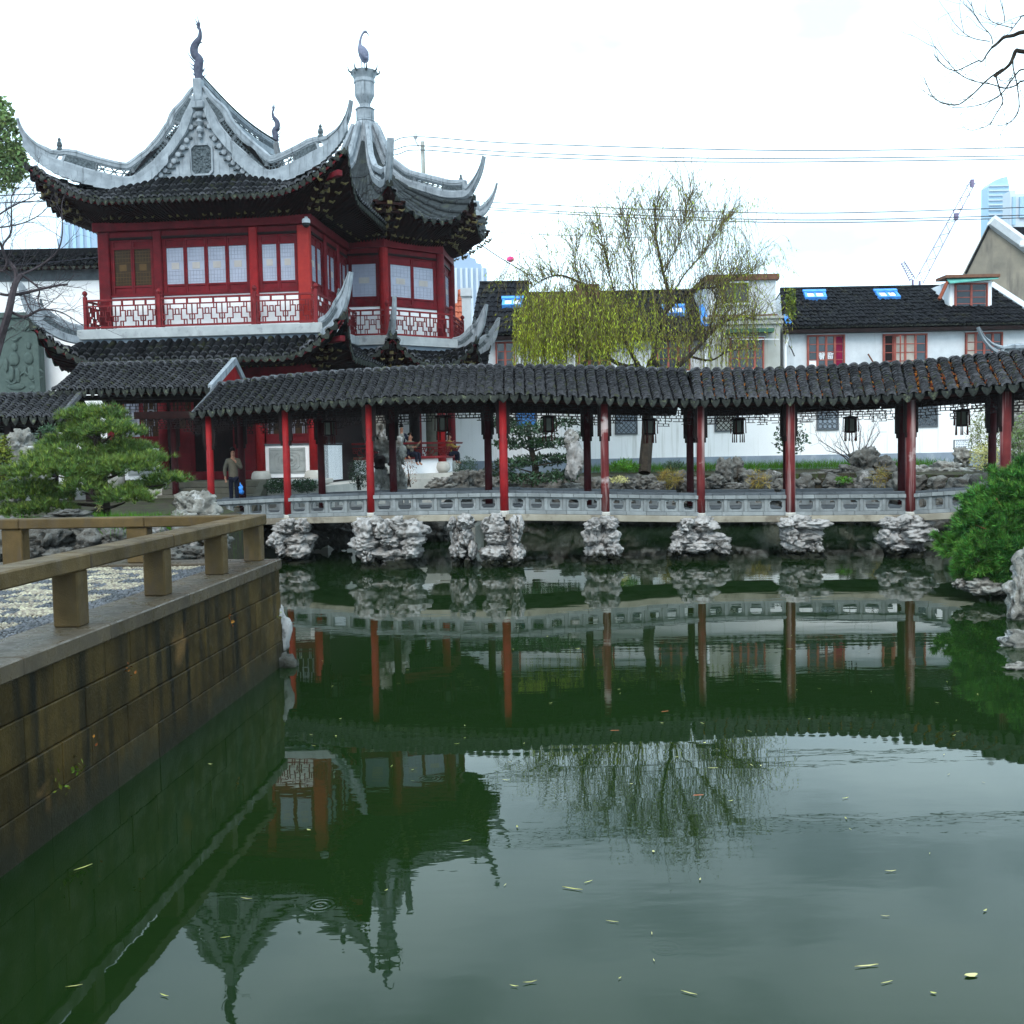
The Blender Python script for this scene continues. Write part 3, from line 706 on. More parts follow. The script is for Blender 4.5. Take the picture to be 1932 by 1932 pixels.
counts = [3, 4, 4, 6, 5, 5, 4, 5, 5, 2]
colmat = {397: RED_BRIGHT, 541: RED_BRIGHT, 698: RED_BRIGHT, 950: RED_BRIGHT, 1141: RED_WORN, 1322: RED_WORN, 1491: RED_WORN, 1718: RED_WORN, 1897: RED_WORN}
def bay_frame(i):
    a, b = BP[i], BP[i + 1]
    x = (b - a); ln = math.hypot(x.x, x.y)
    xa = Vector((x.x / ln, x.y / ln, x.z / ln)); ya = Vector((-x.y / ln, x.x / ln, 0))
    return frame3(a, xa, ya, Vector((0, 0, 1))), ln
MESHC = {}
rb = random.Random(8)
for i in range(len(BP) - 1):
    M, ln = bay_frame(i); n = counts[i]
    x = .0
    while x < ln - .02:                                    # cap courses and plinth course, brick by brick
        x1 = min(x + .29, ln)
        if ln - x1 < .1: x1 = ln
        part(MB().box(x + .004, x1 - .004, -.12, .12, -.155, -.062, M, c=.006), 'cap_brick', BRICK_G, bridge); x = x1
    x = -.1
    while x < ln - .02:
        x1 = min(x + .40, ln); part(MB().box(max(x, 0) + .003, x1 - .003, -.06, .19, -.060, 0, M, c=.006), 'seat_brick', BRICK_D, bridge); x = x1
    x = 0
    while x < ln - .02:
        x1 = min(x + .52, ln)
        part(MB().box(x + .003, x1 - .003, -.13, .10, -.578, -.485, M, c=.008), 'plinth_brick', BRICK_G, bridge); x = x1
    part(MB().box(.0, ln, -.19, 2.4, -.742, -.582, M, c=.012), 'deck_slab', SLAB, bridge)
    part(MB().box(.0, ln, .11, 2.1, -.58, -.43, M), 'deck_paving', BRICK_D, bridge)
    pitch = (ln - .22) / n
    for j in range(n + 1):
        xc = .11 + j * pitch
        part(MB().box(xc - .045, xc + .045, -.075, .05, -.484, -.157, M, c=.008), 'rail_post', BRICK_G, bridge)
    for j in range(n):
        x0, x1 = .11 + j * pitch + .046, .11 + (j + 1) * pitch - .046
        o = [(x0, -.484), (x0, -.484), (x0, -.484), (x0, -.157), (x0, -.157), (x0, -.157), (x1, -.157), (x1, -.157), (x1, -.157), (x1, -.484), (x1, -.484), (x1, -.484)]
        m_ = .055; a0, a1, b0, b1, q = x0 + m_, x1 - m_, -.425, -.205, .03
        inn = [(a0 + q, b0), (a0 + q, b0 + q), (a0, b0 + q), (a0, b1 - q), (a0 + q, b1 - q), (a0 + q, b1), (a1 - q, b1), (a1 - q, b1 - q), (a1, b1 - q), (a1, b0 + q), (a1 - q, b0 + q), (a1 - q, b0)]
        mb = MB().ring(o, inn, -.045, .02, M)
        fr_o = [(x0 + .012, -.472)] * 1 + [(x0 + .012, -.17), (x1 - .012, -.17), (x1 - .012, -.472)]
        fr_i = [(x0 + .026, -.458), (x0 + .026, -.184), (x1 - .026, -.184), (x1 - .026, -.458)]
        mb.ring(fr_o, fr_i, -.058, -.045, M)
        part(mb, 'rail_panel', BRICK_G, bridge)
    # rear railing
    part(MB().box(.0, ln, 1.95, 2.2, -.10, .0, M, c=.01), 'rear_rail_cap', BRICK_D, bridge)
    for j in range(n):
        x0, x1 = .11 + j * pitch, .11 + (j + 1) * pitch
        part(MB().ring([(x0, -.43), (x0, -.1), (x1, -.1), (x1, -.43)], [(x0 + .1, -.38), (x0 + .1, -.17), (x1 - .1, -.17), (x1 - .1, -.38)], 2.03, 2.1, M), 'rear_rail_panel', BRICK_G, bridge)
    # eave beam and lattice frieze
    ze0, ze1 = eave_pt(BXN[i]).z, eave_pt(BXN[i + 1]).z
    A = BP[i].copy(); A.z = ze0; Bv = BP[i + 1].copy(); Bv.z = ze1
    d_ = Bv - A; xa = Vector((d_.x / ln, d_.y / ln, d_.z / ln))
    ME = frame3(A, xa, Vector((-d_.y / ln, d_.x / ln, 0)), Vector((0, 0, 1)))
    part(MB().box(0, ln, -.06, .06, -.14, .06, ME), 'eave_beam', SOFFIT, bridge)
    part(MB().box(0, ln, 1.94, 2.06, -.14, .06, ME), 'eave_beam', SOFFIT, bridge)
    for yb in (0, 2.0):
        mb = MB(); a0, a1 = .17, ln - .17; wd = .018
        def depth(x):
            u = min(x - a0, a1 - x) / (a1 - a0)
            return -.56 if u < .14 else (-.50 if u < .30 else -.42)
        lev = [-.15, -.215, -.28, -.35, -.42, -.50, -.56]
        for lz in lev:
            segx = [x_ for x_ in np.linspace(a0, a1, 41)]
            runs = []; cur = None
            for p_, q_ in zip(segx[:-1], segx[1:]):
                ok = depth((p_ + q_) / 2) <= lz + .001 and rb.random() > .10
                if ok and cur is None: cur = p_
                if (not ok) and cur is not None: runs.append((cur, p_)); cur = None
            if cur is not None: runs.append((cur, a1))
            for p_, q_ in runs: mb.box(p_, q_, yb - .012, yb + .012, lz - wd / 2, lz + wd / 2, ME)
        for li, (zt, zb) in enumerate(zip(lev[:-1], lev[1:])):
            stp = .16
            x_ = a0 + (stp / 2 if li % 2 else 0)
            while x_ <= a1:
                if depth(min(max(x_, a0 + .01), a1 - .01)) <= zb + .001:
                    mb.box(x_ - wd / 2, x_ + wd / 2, yb - .012, yb + .012, zb, zt, ME)
                x_ += stp * (1 + .35 * rb.uniform(-1, 1))
        # scalloped fringe board above the lattice
        for q in range(int(ln / .3)):
            mb.prism([(.15 + q * .3, -.14), (.15 + q * .3 + .05, -.175), (.15 + q * .3 + .12, -.19), (.15 + q * .3 + .20, -.175), (.15 + q * .3 + .25, -.14)], yb - .02, yb + .02, ME)
        part(mb, 'lattice_frieze', DARKWOOD, bridge)
def column(x, d, zb, zt, r, m, foot=True):
    b = PZ(x, (zb + zt) / 2, d)
    col = part(MB().lathe([(r * 1.02, zb), (r, zb + .8), (r * .97, zt)], T(b.x, b.y), 14), 'column', m, bridge, smooth=False)
    for pl_ in col.data.polygons: pl_.use_smooth = len(pl_.vertices) == 4
    if foot: part(MB().lathe([(r * 1.15, zb - .05), (r * 1.2, zb + .07), (r * 1.04, zb + .10)], T(b.x, b.y), 12), 'column_foot', STONE_W, col)
    part(MB().box(-.17, .17, -.05, .05, zt - .80, zt - .0, T(b.x, b.y)).box(-.13, .13, -.06, .06, zt - .92, zt - .80, T(b.x, b.y)), 'bracket_board', DARKWOOD, col)
for i, x in enumerate(BXN[1:-1], 1):
    r = .098 if x < 900 else (.105 if x < 1400 else .125)
    column(x, bd(x) - .07, BZN[i] - .60, eave_pt(x).z - .10, r, colmat[x])
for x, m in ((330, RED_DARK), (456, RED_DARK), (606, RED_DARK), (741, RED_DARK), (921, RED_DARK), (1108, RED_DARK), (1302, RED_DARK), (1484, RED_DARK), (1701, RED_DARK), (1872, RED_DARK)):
    column(x, bd(x) + 2.0, bz(x) - .45, eave_pt(x).z - .10, .10, m, foot=False)

# lanterns hanging from the bridge roof
lan = thing('lantern', 'x', 'lantern', (0, 0, 0), 'lanterns hanging under the bridge roof')
part(MB().lathe([(.02, .62), (.02, .24), (.19, .20), (.205, .165), (.15, .15)], None, 6), 'lantern_cap', DARKWOOD, lan)
part(MB().lathe([(.125, .15), (.125, -.17)], None, 6), 'shade', LAMPG, lan)
mb = MB()
for j in range(6):
    a = PI / 3 * j
    mb.tube([(.135 * math.cos(a), .135 * math.sin(a), .16), (.135 * math.cos(a), .135 * math.sin(a), -.19)], .016, 4)
mb.lathe([(.145, -.16), (.155, -.19), (.10, -.21)], None, 6)
part(mb, 'lantern_frame', DARKWOOD, lan)
for j in range(6):
    a = PI / 3 * j
    part(MB().tube([(.15 * math.cos(a), .15 * math.sin(a), -.18), (.152 * math.cos(a), .152 * math.sin(a), -.42)], [.012, .018], 5).tube([(.19 * math.cos(a), .19 * math.sin(a), .19), (.2 * math.cos(a), .2 * math.sin(a), -.18)], [.010, .015], 5), 'tassel', TASSEL, lan)
LS = [(703, 'second'), (835, ''), (1035, ''), (1226, ''), (1393, ''), (1605, ''), (1815, '')]
LL = ['tasselled lantern hanging between the first and second red columns near the doorway',
      'tasselled lantern hanging in front of the open tower railing',
      'tasselled lantern hanging above the dark spreading pine',
      'tasselled lantern hanging in front of the willow trunk',
      'tasselled lantern hanging beside the clay coloured lattice window above the rock with holes',
      'tasselled lantern hanging right beside the hexagon pattern window',
      'tasselled lantern hanging in front of the bamboo by the white information board']
for i, x in enumerate((620, 835, 1035, 1226, 1393, 1605, 1815)):
    z = eave_pt(x).z - .62; p = PZ(x, z, bd(x) + .8)
    if i == 0:
        lan['label'] = LL[0]
        base = lan; M0 = Matrix.Translation(p)
        for ch in list(lan.children): WM[ch.name] = M0 @ WM[ch.name]
        WM[lan.name] = M0; lan.matrix_world = M0
    else:
        copy_tree(base, Matrix.Translation(p) @ WM[base.name].inverted(), LL[i])

# rock piers under the bridge
def pier(x0, x1, seed, label, tiers=4, dd=-.15, prof=(1.0, .92, .85, 1.05), deep=.75):
    xm = (x0 + x1) / 2; d = bd(xm) + dd
    zt = bz(xm) - .72
    a, b = PZ(x0, .4, d), PZ(x1, .4, d); wd = (b.x - a.x) / 2; c = (a + b) / 2
    t = thing('rock_pier', label, 'rock pier', (c.x, c.y, 0), 'rock piers under the bridge')
    r_ = random.Random(seed)
    hts = [r_.uniform(.8, 1.2) for _ in range(tiers)]; tot = sum(hts); z = -.18; H = zt + .18 + .06
    part(rock_mb(MB(), (c.x, c.y + .35, zt * .42), (wd * .72, deep * .6, zt * .62), seed + 50, 4), 'stone', ROCK_L, t, smooth=True)
    for ti in range(tiers):
        h = hts[ti] / tot * H; w_ = wd * prof[ti % len(prof)]
        n = 2 if w_ < .75 else 3
        cuts = sorted([r_.uniform(.3, .7) if n == 2 else r_.uniform(.22, .4) + .33 * q for q in range(n - 1)])
        e = [0] + cuts + [1]
        for q in range(n):
            u0, u1 = e[q], e[q + 1]
            cx = c.x - w_ + (u0 + u1) * w_; hw = (u1 - u0) * w_ * 1.10
            part(rock_mb(MB(), (cx + r_.uniform(-.04, .04), c.y + r_.uniform(-.16, .05), z + h / 2 + r_.uniform(-.05, .05)), (hw, deep * r_.uniform(.55, .75), h * r_.uniform(.56, .68)), seed * 3 + ti * 7 + q, 4, rug=.40, ledge=.10, rot=r_.uniform(-.2, .2)), 'stone', ROCK_L, t, smooth=True)
        z += h
    for q in range(2):                                        # small stones pinned to the slab face
        part(rock_mb(MB(), (c.x + r_.uniform(-.5, .5) * wd, c.y - .28, zt + r_.uniform(-.02, .12)), (.17, .14, .11), seed + 90 + q, 3, rug=.6), 'stone', ROCK_L, t, smooth=True)
    return t
pier(508, 597, 21, 'narrow-waisted rock pier beside the quay corner', prof=(1.0, .7, 1.0, .75))
pier(665, 803, 22, 'broadest rock pier, with a tall holed stone in its middle', dd=-.55, prof=(.72, .85, .98, 1.0))
pier(850, 897, 23, 'slim rock pier leaning against a broader one beneath the arch', tiers=4, prof=(.8, 1.0, .85, 1.0))
pier(908, 988, 24, 'bulging rock pier below the fourth red column, paired with a slim one', prof=(1.0, 1.0, .8, .9))
pier(1102, 1172, 25, 'rock pier of stacked rounded stones below the peeling column beside the willow trunk', prof=(.9, .95, 1.0, .9))
pier(1262, 1376, 26, 'wide low rock pier of flat slabs reaching over the bridge edge', prof=(.95, 1.0, .95, .7))
pier(1468, 1556, 27, 'rock pier of three leaning slabs below the pale peeling column', prof=(.85, .85, .9, 1.05))
pier(1656, 1758, 28, 'top-heavy rock pier nearest the green juniper', prof=(.65, .7, 1.0, .95))
# ================================================================ the two-storey hall and its octagonal tower
def fx(px, z=8.0, y=0.0, M=HALL):
    a, b = -30.0, 30.0
    for _ in range(50):
        m = (a + b) / 2
        if proj(M @ Vector((m, y, z)))[0] < px: a = m
        else: b = m
    return a
XL = fx(190)
XC = -3.38
hall = thing('hall', 'two-storey red timber hall with swept grey roof and dragon ridge ends', 'pavilion', hp(XC, 0, 1.86))
tower = thing('tower', 'octagonal red pavilion tower with a pointed grey roof topped by a crane figure', 'tower', (OC.x, OC.y, 1.86))
R90 = Matrix.Rotation(PI / 2, 4, 'Z')
RSIDE = HALL @ R90                                          # right side wall: x goes back, y goes in (left)
LSIDE = HALL @ T(XL, 8.5, 0) @ Matrix.Rotation(-PI / 2, 4, 'Z')
def oside(k):
    "frame of octagon side k (1 = front): x from corner k-1... along the wall, y inwards"
    a, b = ov(k, 3.2), ov(k + 1, 3.2)
    return fr((a.x, a.y, 0), (b.x - a.x, b.y - a.y))
OS = 2 * 3.2 * math.sin(PI / 8)

def fret_mb(mb, M, x0, x1, z0, z1, y, wd=.03, c=.30):
    "interlocking key-fret lattice made of short bars"
    n = max(1, round((x1 - x0) / c)); cw = (x1 - x0) / n; h = z1 - z0
    U = [(0, .5, .36, .5), (.36, .5, .36, 1), (.36, .78, .72, .78), (.72, .78, .72, .24), (.72, .5, 1, .5), (.72, .24, .36, .24), (.36, .24, .36, 0), (.16, .5, .16, .24), (.16, .24, 0, .24), (.88, .5, .88, .78), (.88, .78, 1, .78), (.54, 1, .54, .78), (.54, 0, .54, .24), (.0, 0, .0, 1)]
    for i in range(n):
        for a, b, c_, d in U:
            if i % 2: a, c_ = 1 - a, 1 - c_
            xa, xb = sorted((x0 + (i + a) * cw, x0 + (i + c_) * cw)); za, zb = sorted((z0 + b * h, z0 + d * h))
            mb.box(xa - wd / 2, xb + wd / 2, y - .02, y + .02, za - wd / 2, zb + wd / 2, M)
    return mb

def casement(root, M, x0, x1, dz, dark, y=.03, z0=8.03, z1=9.78):
    z0 += dz; z1 += dz; st = .055
    mb = MB().box(x0, x0 + st, y - .03, y + .03, z0, z1, M).box(x1 - st, x1, y - .03, y + .03, z0, z1, M)
    for a, b in ((z0, z0 + .06), (z0 + .24, z0 + .30), (z1 - .30, z1 - .24), (z1 - .06, z1)):
        mb.box(x0 + st, x1 - st, y - .028, y + .028, a, b, M)
    mb.box(x0 + st, x1 - st, y + .0, y + .02, z0 + .06, z0 + .24, M).box(x0 + st, x1 - st, y + .0, y + .02, z1 - .24, z1 - .06, M)
    wnd = part(mb, 'window', RED_W, root)
    a, b = z0 + .30, z1 - .30
    part(MB().box(x0 + st, x1 - st, y + .005, y + .015, a, b, M), 'pane', PANE_D if dark else PANE, wnd)
    lm = MB(); xx0, xx1 = x0 + st, x1 - st; ww, hh = xx1 - xx0, b - a
    yl = y + .002
    for fz in (.06, .14, .24, .36, .64, .76, .86, .94):
        lm.box(xx0, xx1, yl - .004, yl + .002, a + fz * hh - .006, a + fz * hh + .006, M)
    for i_, f in enumerate((.14, .32, .5, .68, .86)):
        lm.box(xx0 + f * ww - .005, xx0 + f * ww + .005, yl - .004, yl + .002, a + (.06 if i_ % 2 else 0) * hh, a + .38 * hh, M)
        lm.box(xx0 + f * ww - .005, xx0 + f * ww + .005, yl - .004, yl + .002, a + .62 * hh, a + (.94 if i_ % 2 else 1) * hh, M)
    part(lm, 'window_lattice', LAT_BR if dark else LAT_P, wnd)
    part(MB().box(xx0 + .28 * ww, xx1 - .28 * ww, yl - .006, yl, a + .41 * hh, a + .59 * hh, M), 'medallion', LAT_BR if dark else LAT_SQ, wnd)

def upper_bay(root, M, x0, x1, n, dz=0, dark=False):
    part(MB().box(x0, x1, -.03, .08, 9.86 + dz, 10.03 + dz, M), 'lintel_board', RED_W, root)
    part(MB().box(x0, x1, -.05, .08, 9.78 + dz, 9.855 + dz, M), 'window_head', DARKWOOD, root)
    part(MB().box(x0, x1, .0, .1, 6.9 + dz, 7.965 + dz, M), 'dado', WHITE, root)
    part(MB().box(x0, x1, -.05, .1, 7.968 + dz, 8.028 + dz, M), 'sill', RED_W, root)
    m_ = .06
    for q in (x0, x1 - m_): part(MB().box(q, q + m_, -.0, .08, 8.03 + dz, 9.78 + dz, M), 'jamb', RED_W, root)
    w_ = (x1 - x0 - 2 * m_) / n
    for i in range(n):
        casement(root, M, x0 + m_ + i * w_ + .004, x0 + m_ + (i + 1) * w_ - .004, dz, dark)

def balcony(root, M, x0, x1, y=-.45, dz=0, ln_=None):
    f = MB()
    for a, b, t in ((7.79, 7.85, .035), (7.62, 7.66, .02), (6.94, 7.0, .03)):
        f.box(x0, x1, y - t, y + t, a + dz, b + dz, M)
    r = part(f, 'balcony_rail', RAIL_RED, root)
    mb = fret_mb(MB(), M, x0 + .03, x1 - .03, 7.0 + dz, 7.62 + dz, y, .028, .46)
    n = max(2, round((x1 - x0) / .42))
    for i in range(n + 1):
        x = x0 + (x1 - x0) * i / n
        mb.box(x - .03, x + .03, y - .02, y + .02, 7.66 + dz, 7.79 + dz, M)
    part(mb, 'balcony_lattice', RAIL_RED, root)
def knob_post(root, M, x, y, dz=0, z0=6.9, z1=7.95, r=.055):
    part(MB().box(x - r, x + r, y - r, y + r, z0 + dz, z1 + dz, M, c=.008).lathe([(.03, z1 + dz), (.045, z1 + .02 + dz), (.085, z1 + .09 + dz), (.07, z1 + .15 + dz), (.02, z1 + .19 + dz)], M @ T(x, y, 0), 10), 'balcony_post', RAIL_RED, root)
def ucol(root, M, x0, x1, m=RED_W, dz=0, y0=-.10, y1=.14):
    part(MB().box(x0, x1, y0, y1, 6.9 + dz, 10.03 + dz, M, c=.03), 'upper_column', m, root)

# --- upper storey of the hall
part(MB().box(XL - .12, .14, -.18, 8.6, 10.035, 10.33, HALL, c=.02), 'beam', RED_W, hall)
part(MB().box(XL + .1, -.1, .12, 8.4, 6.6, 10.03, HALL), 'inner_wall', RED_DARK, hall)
cx = [fx(201), fx(301.5), fx(481.5), -.11]
ucol(hall, HALL, XL, cx[0] + .19); ucol(hall, HALL, cx[1] - .14, cx[1] + .14); ucol(hall, HALL, cx[2] - .14, cx[2] + .14, RED_BRIGHT); ucol(hall, HALL, -.36, .04, RED_PEEL)
upper_bay(hall, HALL, cx[0] + .19, cx[1] - .14, 2, dark=True)
upper_bay(hall, HALL, cx[1] + .14, cx[2] - .14, 4)
upper_bay(hall, HALL, cx[2] + .14, -.36, 2)
for a, b, n in ((.16, 1.5, 2), (1.75, 3.1, 2), (3.35, 4.6, 2)): upper_bay(hall, RSIDE, a, b, n)
for a, b in ((1.5, 1.75), (3.1, 3.35)): ucol(hall, RSIDE, a, b)
part(MB().box(-.0, 8.5, .0, .1, 6.9, 10.03, LSIDE), 'side_wall', RED_W, hall)
XB0, XB1 = XL - .30, .30
part(MB().box(XL - .62, .55, -.62, 8.9, 6.58, 6.90, HALL, c=.02), 'balcony_slab', SLABG, hall)
part(MB().box(XL - .45, .42, -.48, 8.7, 6.44, 6.58, HALL), 'slab_moulding', DADO, hall)
pxs = [XB0, fx(301, 7.4, -.45), fx(481, 7.4, -.45), XB1]
for a, b in zip(pxs[:-1], pxs[1:]): balcony(hall, HALL, a + .06, b - .06)
for x in pxs: knob_post(hall, HALL, x, -.45)
for a, b in ((-.39, 2.2), (2.3, 4.6)):
    balcony(hall, RSIDE, a, b, y=-.30)
knob_post(hall, RSIDE, 2.25, -.30)
balcony(hall, LSIDE, 4.5, 8.88, y=-.30)

# --- roof surfaces of the hall
def upc(t, rise, k=.60, p=1.9): return rise * max(0, (abs(2 * t - 1) - k) / (1 - k)) ** p
def skirt(M, x0, x1, run, ovx, zt, zm, rise, yt=-.5, k=.60):
    "tile skirt in frame M: top edge x0..x1 at y=yt, eave run further out, ovx longer at both ends"
    def surf(t, s):
        X0, X1 = x0 - ovx, x1 + ovx; x = X0 + (X1 - X0) * t
        f = max(0, (x0 - x) / ovx, (x - x1) / ovx); f = min(f, .92)
        u = f + (1 - f) * s
        z = zt + (zm - zt) * u - .12 * 4 * u * (1 - u) * .5 + upc(t, rise, k) * u ** 1.6
        return M @ Vector((x, yt - run * u - .12 * upc(t, 1, k) * u, z))
    return surf
def soffit(root, M, surf, x0, x1, yw, zw, n=24, name='soffit'):
    mb = MB()
    def f(a, b):
        p = surf(a, 1); q = M @ Vector((x0 + (x1 - x0) * a, yw, zw))
        r = q.lerp(p, b); r.z -= .09 + .05 * math.sin(PI * b); return r
    mb.grid(f, n, 4)
    # rafters
    for i in range(int(n * 2.2)):
        a = (i + .5) / int(n * 2.2)
        mb.tube([f(a, .05) - Vector((0, 0, .03)), f(a, .96) - Vector((0, 0, .03))], .035, 4)
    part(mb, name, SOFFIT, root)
    # eave board behind the drip tiles
    e = MB()
    pts = [surf(i / n, .97) + Vector((0, 0, -.06)) for i in range(n + 1)]
    for a, b in zip(pts[:-1], pts[1:]):
        e.raw([a, b, b - Vector((0, 0, .07)), a - Vector((0, 0, .07))], [(0, 1, 2, 3)])
    part(e, 'eave_board', RED_W, root)
def roof_part(root, name='roof'):
    o = thing(name, None, None, WM[root.name].translation); o.parent = root; o.matrix_local = Matrix.Identity(4)
    return o
def ridge_band(root, pts, hs, th=.16, panels=None, m=PLASTER, name='ridge'):
    """raised roof ridge following pts (its lower edge), hs tall, with mouldings; panels = list of (i0, i1, kind)"""
    pts = [Vector(p) for p in pts]; n = len(pts)
    mb = MB(); dn = MB()
    Z = Vector((0, 0, 1))
    side = []
    for i in range(n):
        t = pts[min(i + 1, n - 1)] - pts[max(i - 1, 0)]; t.z = 0
        side.append(Vector((-t.y, t.x, 0)).normalized() if t.length > 1e-5 else Vector((0, 1, 0)))
    # the band rises square to its own run
    up = []
    for i in range(n):
        t = (pts[min(i + 1, n - 1)] - pts[max(i - 1, 0)]).normalized()
        u = side[i].cross(t); u = u if u.z > 0 else -u
        up.append(u.normalized())
    def strip(f0, f1, t_):
        for i in range(n - 1):
            q = []
            for k_ in (i, i + 1):
                for f in (f0, f1):
                    for sg in (-1, 1): q.append(pts[k_] + up[k_] * hs[k_] * f + side[k_] * t_ * sg / 2)
            mb.raw(q, [(0, 1, 5, 4), (2, 6, 7, 3), (0, 4, 6, 2), (1, 3, 7, 5)])
    strip(-.12, .30, th); strip(.80, 1.0, th * .8)
    for f, r in ((.0, .55), (.32, .34), (.78, .30), (1.0, .50)):
        mb.tube([pts[i] + up[i] * hs[i] * f for i in range(n)], [max(.02, th * r * min(1, hs[i] / .3)) for i in range(n)], 6)
    rg = part(mb, name, m, root, smooth=False)
    if panels is None: strip_fill = [(0, n - 1, 'plain')]
    else: strip_fill = panels
    for i0, i1, kd in strip_fill:
        f_ = MB()
        if kd in ('plain', 'carved'):
            for i in range(i0, i1):
                q = []
                for k_ in (i, i + 1):
                    for f in (.28, .82):
                        for sg in (-1, 1): q.append(pts[k_] + up[k_] * hs[k_] * f + side[k_] * th * .22 * sg)
                f_.raw(q, [(0, 1, 5, 4), (2, 6, 7, 3), (0, 4, 6, 2), (1, 3, 7, 5)])
            part(f_, 'ridge_panel', PLASTER_D if kd == 'carved' else m, rg)
        else:
            for i in range(i0, i1):
                for a, b in ((.28, .82), (.82, .28)):
                    f_.tube([pts[i] + up[i] * hs[i] * a, pts[i + 1] + up[i + 1] * hs[i + 1] * b], .022, 4)
                f_.tube([pts[i] + up[i] * hs[i] * .55, pts[i + 1] + up[i + 1] * hs[i + 1] * .55], .020, 4)
            part(f_, 'ridge_lattice', PLASTER_D, rg)
        for k_ in (i0, i1):
            p = pts[k_]; part(MB().tube([p + up[k_] * hs[k_] * .25, p + up[k_] * hs[k_] * .85], th * .36, 4), 'ridge_divider', m, rg)
    return rg
def beast(root, p, h=.4, m=PLASTER_D):
    M = T(p.x, p.y, p.z)
    part(MB().lathe([(.11, 0), (.12, .05), (.08, .12), (.11, .2), (.09, .3), (.05, .36), (.065, .42), (.02, .5)], M @ Matrix.Diagonal((h / .5, h / .5, h / .5, 1)), 8), 'ridge_figure', m, root)

# lower skirt of the hall
hroof1 = roof_part(hall, 'lower_roof')
sf = skirt(HALL, XL - .45, .45, .95, .95, 6.46, 5.80, 1.15)
tile_slope(hroof1, sf, 36, 3, .105, rows_as='tile_row', dh=.20, jit=.02)
sr = skirt(RSIDE, -.45, 6.2, .95, .95, 6.46, 5.80, 1.15, yt=-.45, k=.70)
tile_slope(hroof1, sr, 26, 3, .105, dh=.20)
sl = skirt(LSIDE, 0, 8.95, .95, .95, 6.46, 5.80, 1.15, yt=-.45, k=.70)
tile_slope(hroof1, sl, 30, 3, .105, dh=.20)
soffit(hall, HALL, sf, XL, 0, -.05, 5.75); soffit(hall, RSIDE, sr, 0, 5.5, -.05, 5.75, 16); soffit(hall, LSIDE, sl, 0, 8.5, -.05, 5.75, 16)
def low_horn(root, A, E, tip, h0=.48):
    A, E, tip = Vector(A), Vector(E), Vector(tip)
    path = cat_rom([A, A.lerp(E, .5) - Vector((0, 0, .10)), E + Vector((0, 0, .06)), E.lerp(tip, .5) + (E - A) * .05 - Vector((0, 0, .10)), tip], 5)
    n = len(path)
    hs = [h0 * (1 if i < n * .5 else max(.12, 1 - (i - n * .5) / (n * .5) * .95)) for i in range(n)]
    ridge_band(root, path, hs, .15, [(0, n // 2, 'carved'), (n // 2, n - 2, 'plain')])
    beast(root, path[n // 2 - 1] + Vector((0, 0, h0)), .38)
def HC(x, y, z): return HALL @ Vector((x, y, z))
low_horn(hroof1, HC(.42, -.46, 6.5), HC(1.36, -1.42, 6.98), HC(1.78, -1.70, 8.22))
low_horn(hroof1, HC(XL - .42, -.46, 6.5), HC(XL - 1.36, -1.42, 6.98), HC(XL - 1.80, -1.70, 8.3))

# upper roof of the hall
hroof2 = roof_part(hall, 'upper_roof')
XF, XE_, RUN, DH = 1.6, 4.92, 1.38, 7.4
ZPX = [0, .25, .49, .9, 1.55, 2.2, 3.3, 4.92]; ZPZ = [14.2, 13.6, 13.05, 12.5, 11.9, 11.55, 11.15, 10.72]
def zp(x): return float(np.interp(x, ZPX, ZPZ))
def front(t, s):
    x = (2 * t - 1) * XE_
    f = min(max(0, (abs(x) - XF) / (XE_ - XF)), .94)
    u = f + (1 - f) * s
    z = 11.62 + (10.72 - 11.62) * u - .10 * 4 * u * (1 - u) * .6 + upc(t, 1.12, .52, 1.8) * u ** 1.5
    return HALL @ Vector((XC + x, .02 - RUN * u - .12 * upc(t, 1, .52) * u, z))
tile_slope(hroof2, front, 46, 3, .10, rows_as='tile_row', dh=.19)
def side_surf(sgn):
    def f(t, s):
        y = -RUN + (DH + 2 * RUN) * t
        f0 = min(max(0, -y / RUN, (y - DH) / RUN), .94)
        xt = 0.12 if f0 <= 0 else XF + (XE_ - XF) * f0
        x = xt + (XE_ - xt) * s
        up = upc(t, 1.12, .66, 1.8) * max(0, (x - XF) / (XE_ - XF)) ** 1.5
        return HALL @ Vector((XC + sgn * (x + .12 * upc(t, 1, .66) * s), y, zp(x) + up))
    return f
SR2, SL2 = side_surf(1), side_surf(-1)
tile_slope(hroof2, SR2, 40, 6, .10, dh=.19); tile_slope(hroof2, SL2, 40, 6, .10, dh=.19)
soffit(hall, HALL, front, XL, 0, -.1, 10.40, 30)
soffit(hall, RSIDE, SR2, 0, 8.5, -.1, 10.40, 20); soffit(hall, LSIDE, lambda t, s: SL2(1 - t, s), 0, 8.5, -.1, 10.40, 20)
# gable wall with its medallion
gp = [(XC + sg * x, zp(x) + .10) for sg, rng in ((-1, np.linspace(1.65, 0, 14)), (1, np.linspace(.08, 1.65, 14))) for x in rng]
gp += [(XC + 1.65, 11.45), (XC - 1.65, 11.45)]
part(MB().prism(gp, -.02, .16, HALL), 'gable_wall', PLASTER, hroof2)
def octo(cx_, cz, hw, hh, q): return [(cx_ - hw + q, cz - hh), (cx_ - hw, cz - hh + q), (cx_ - hw, cz + hh - q), (cx_ - hw + q, cz + hh), (cx_ + hw - q, cz + hh), (cx_ + hw, cz + hh - q), (cx_ + hw, cz - hh + q), (cx_ + hw - q, cz - hh)]
md = part(MB().ring(octo(XC, 12.18, .38, .50, .12), octo(XC, 12.18, .32, .44, .10), -.09, -.02, HALL), 'medallion_frame', PLASTER, hroof2)
mb = MB().prism(octo(XC, 12.18, .33, .45, .10), -.035, -.02, HALL)
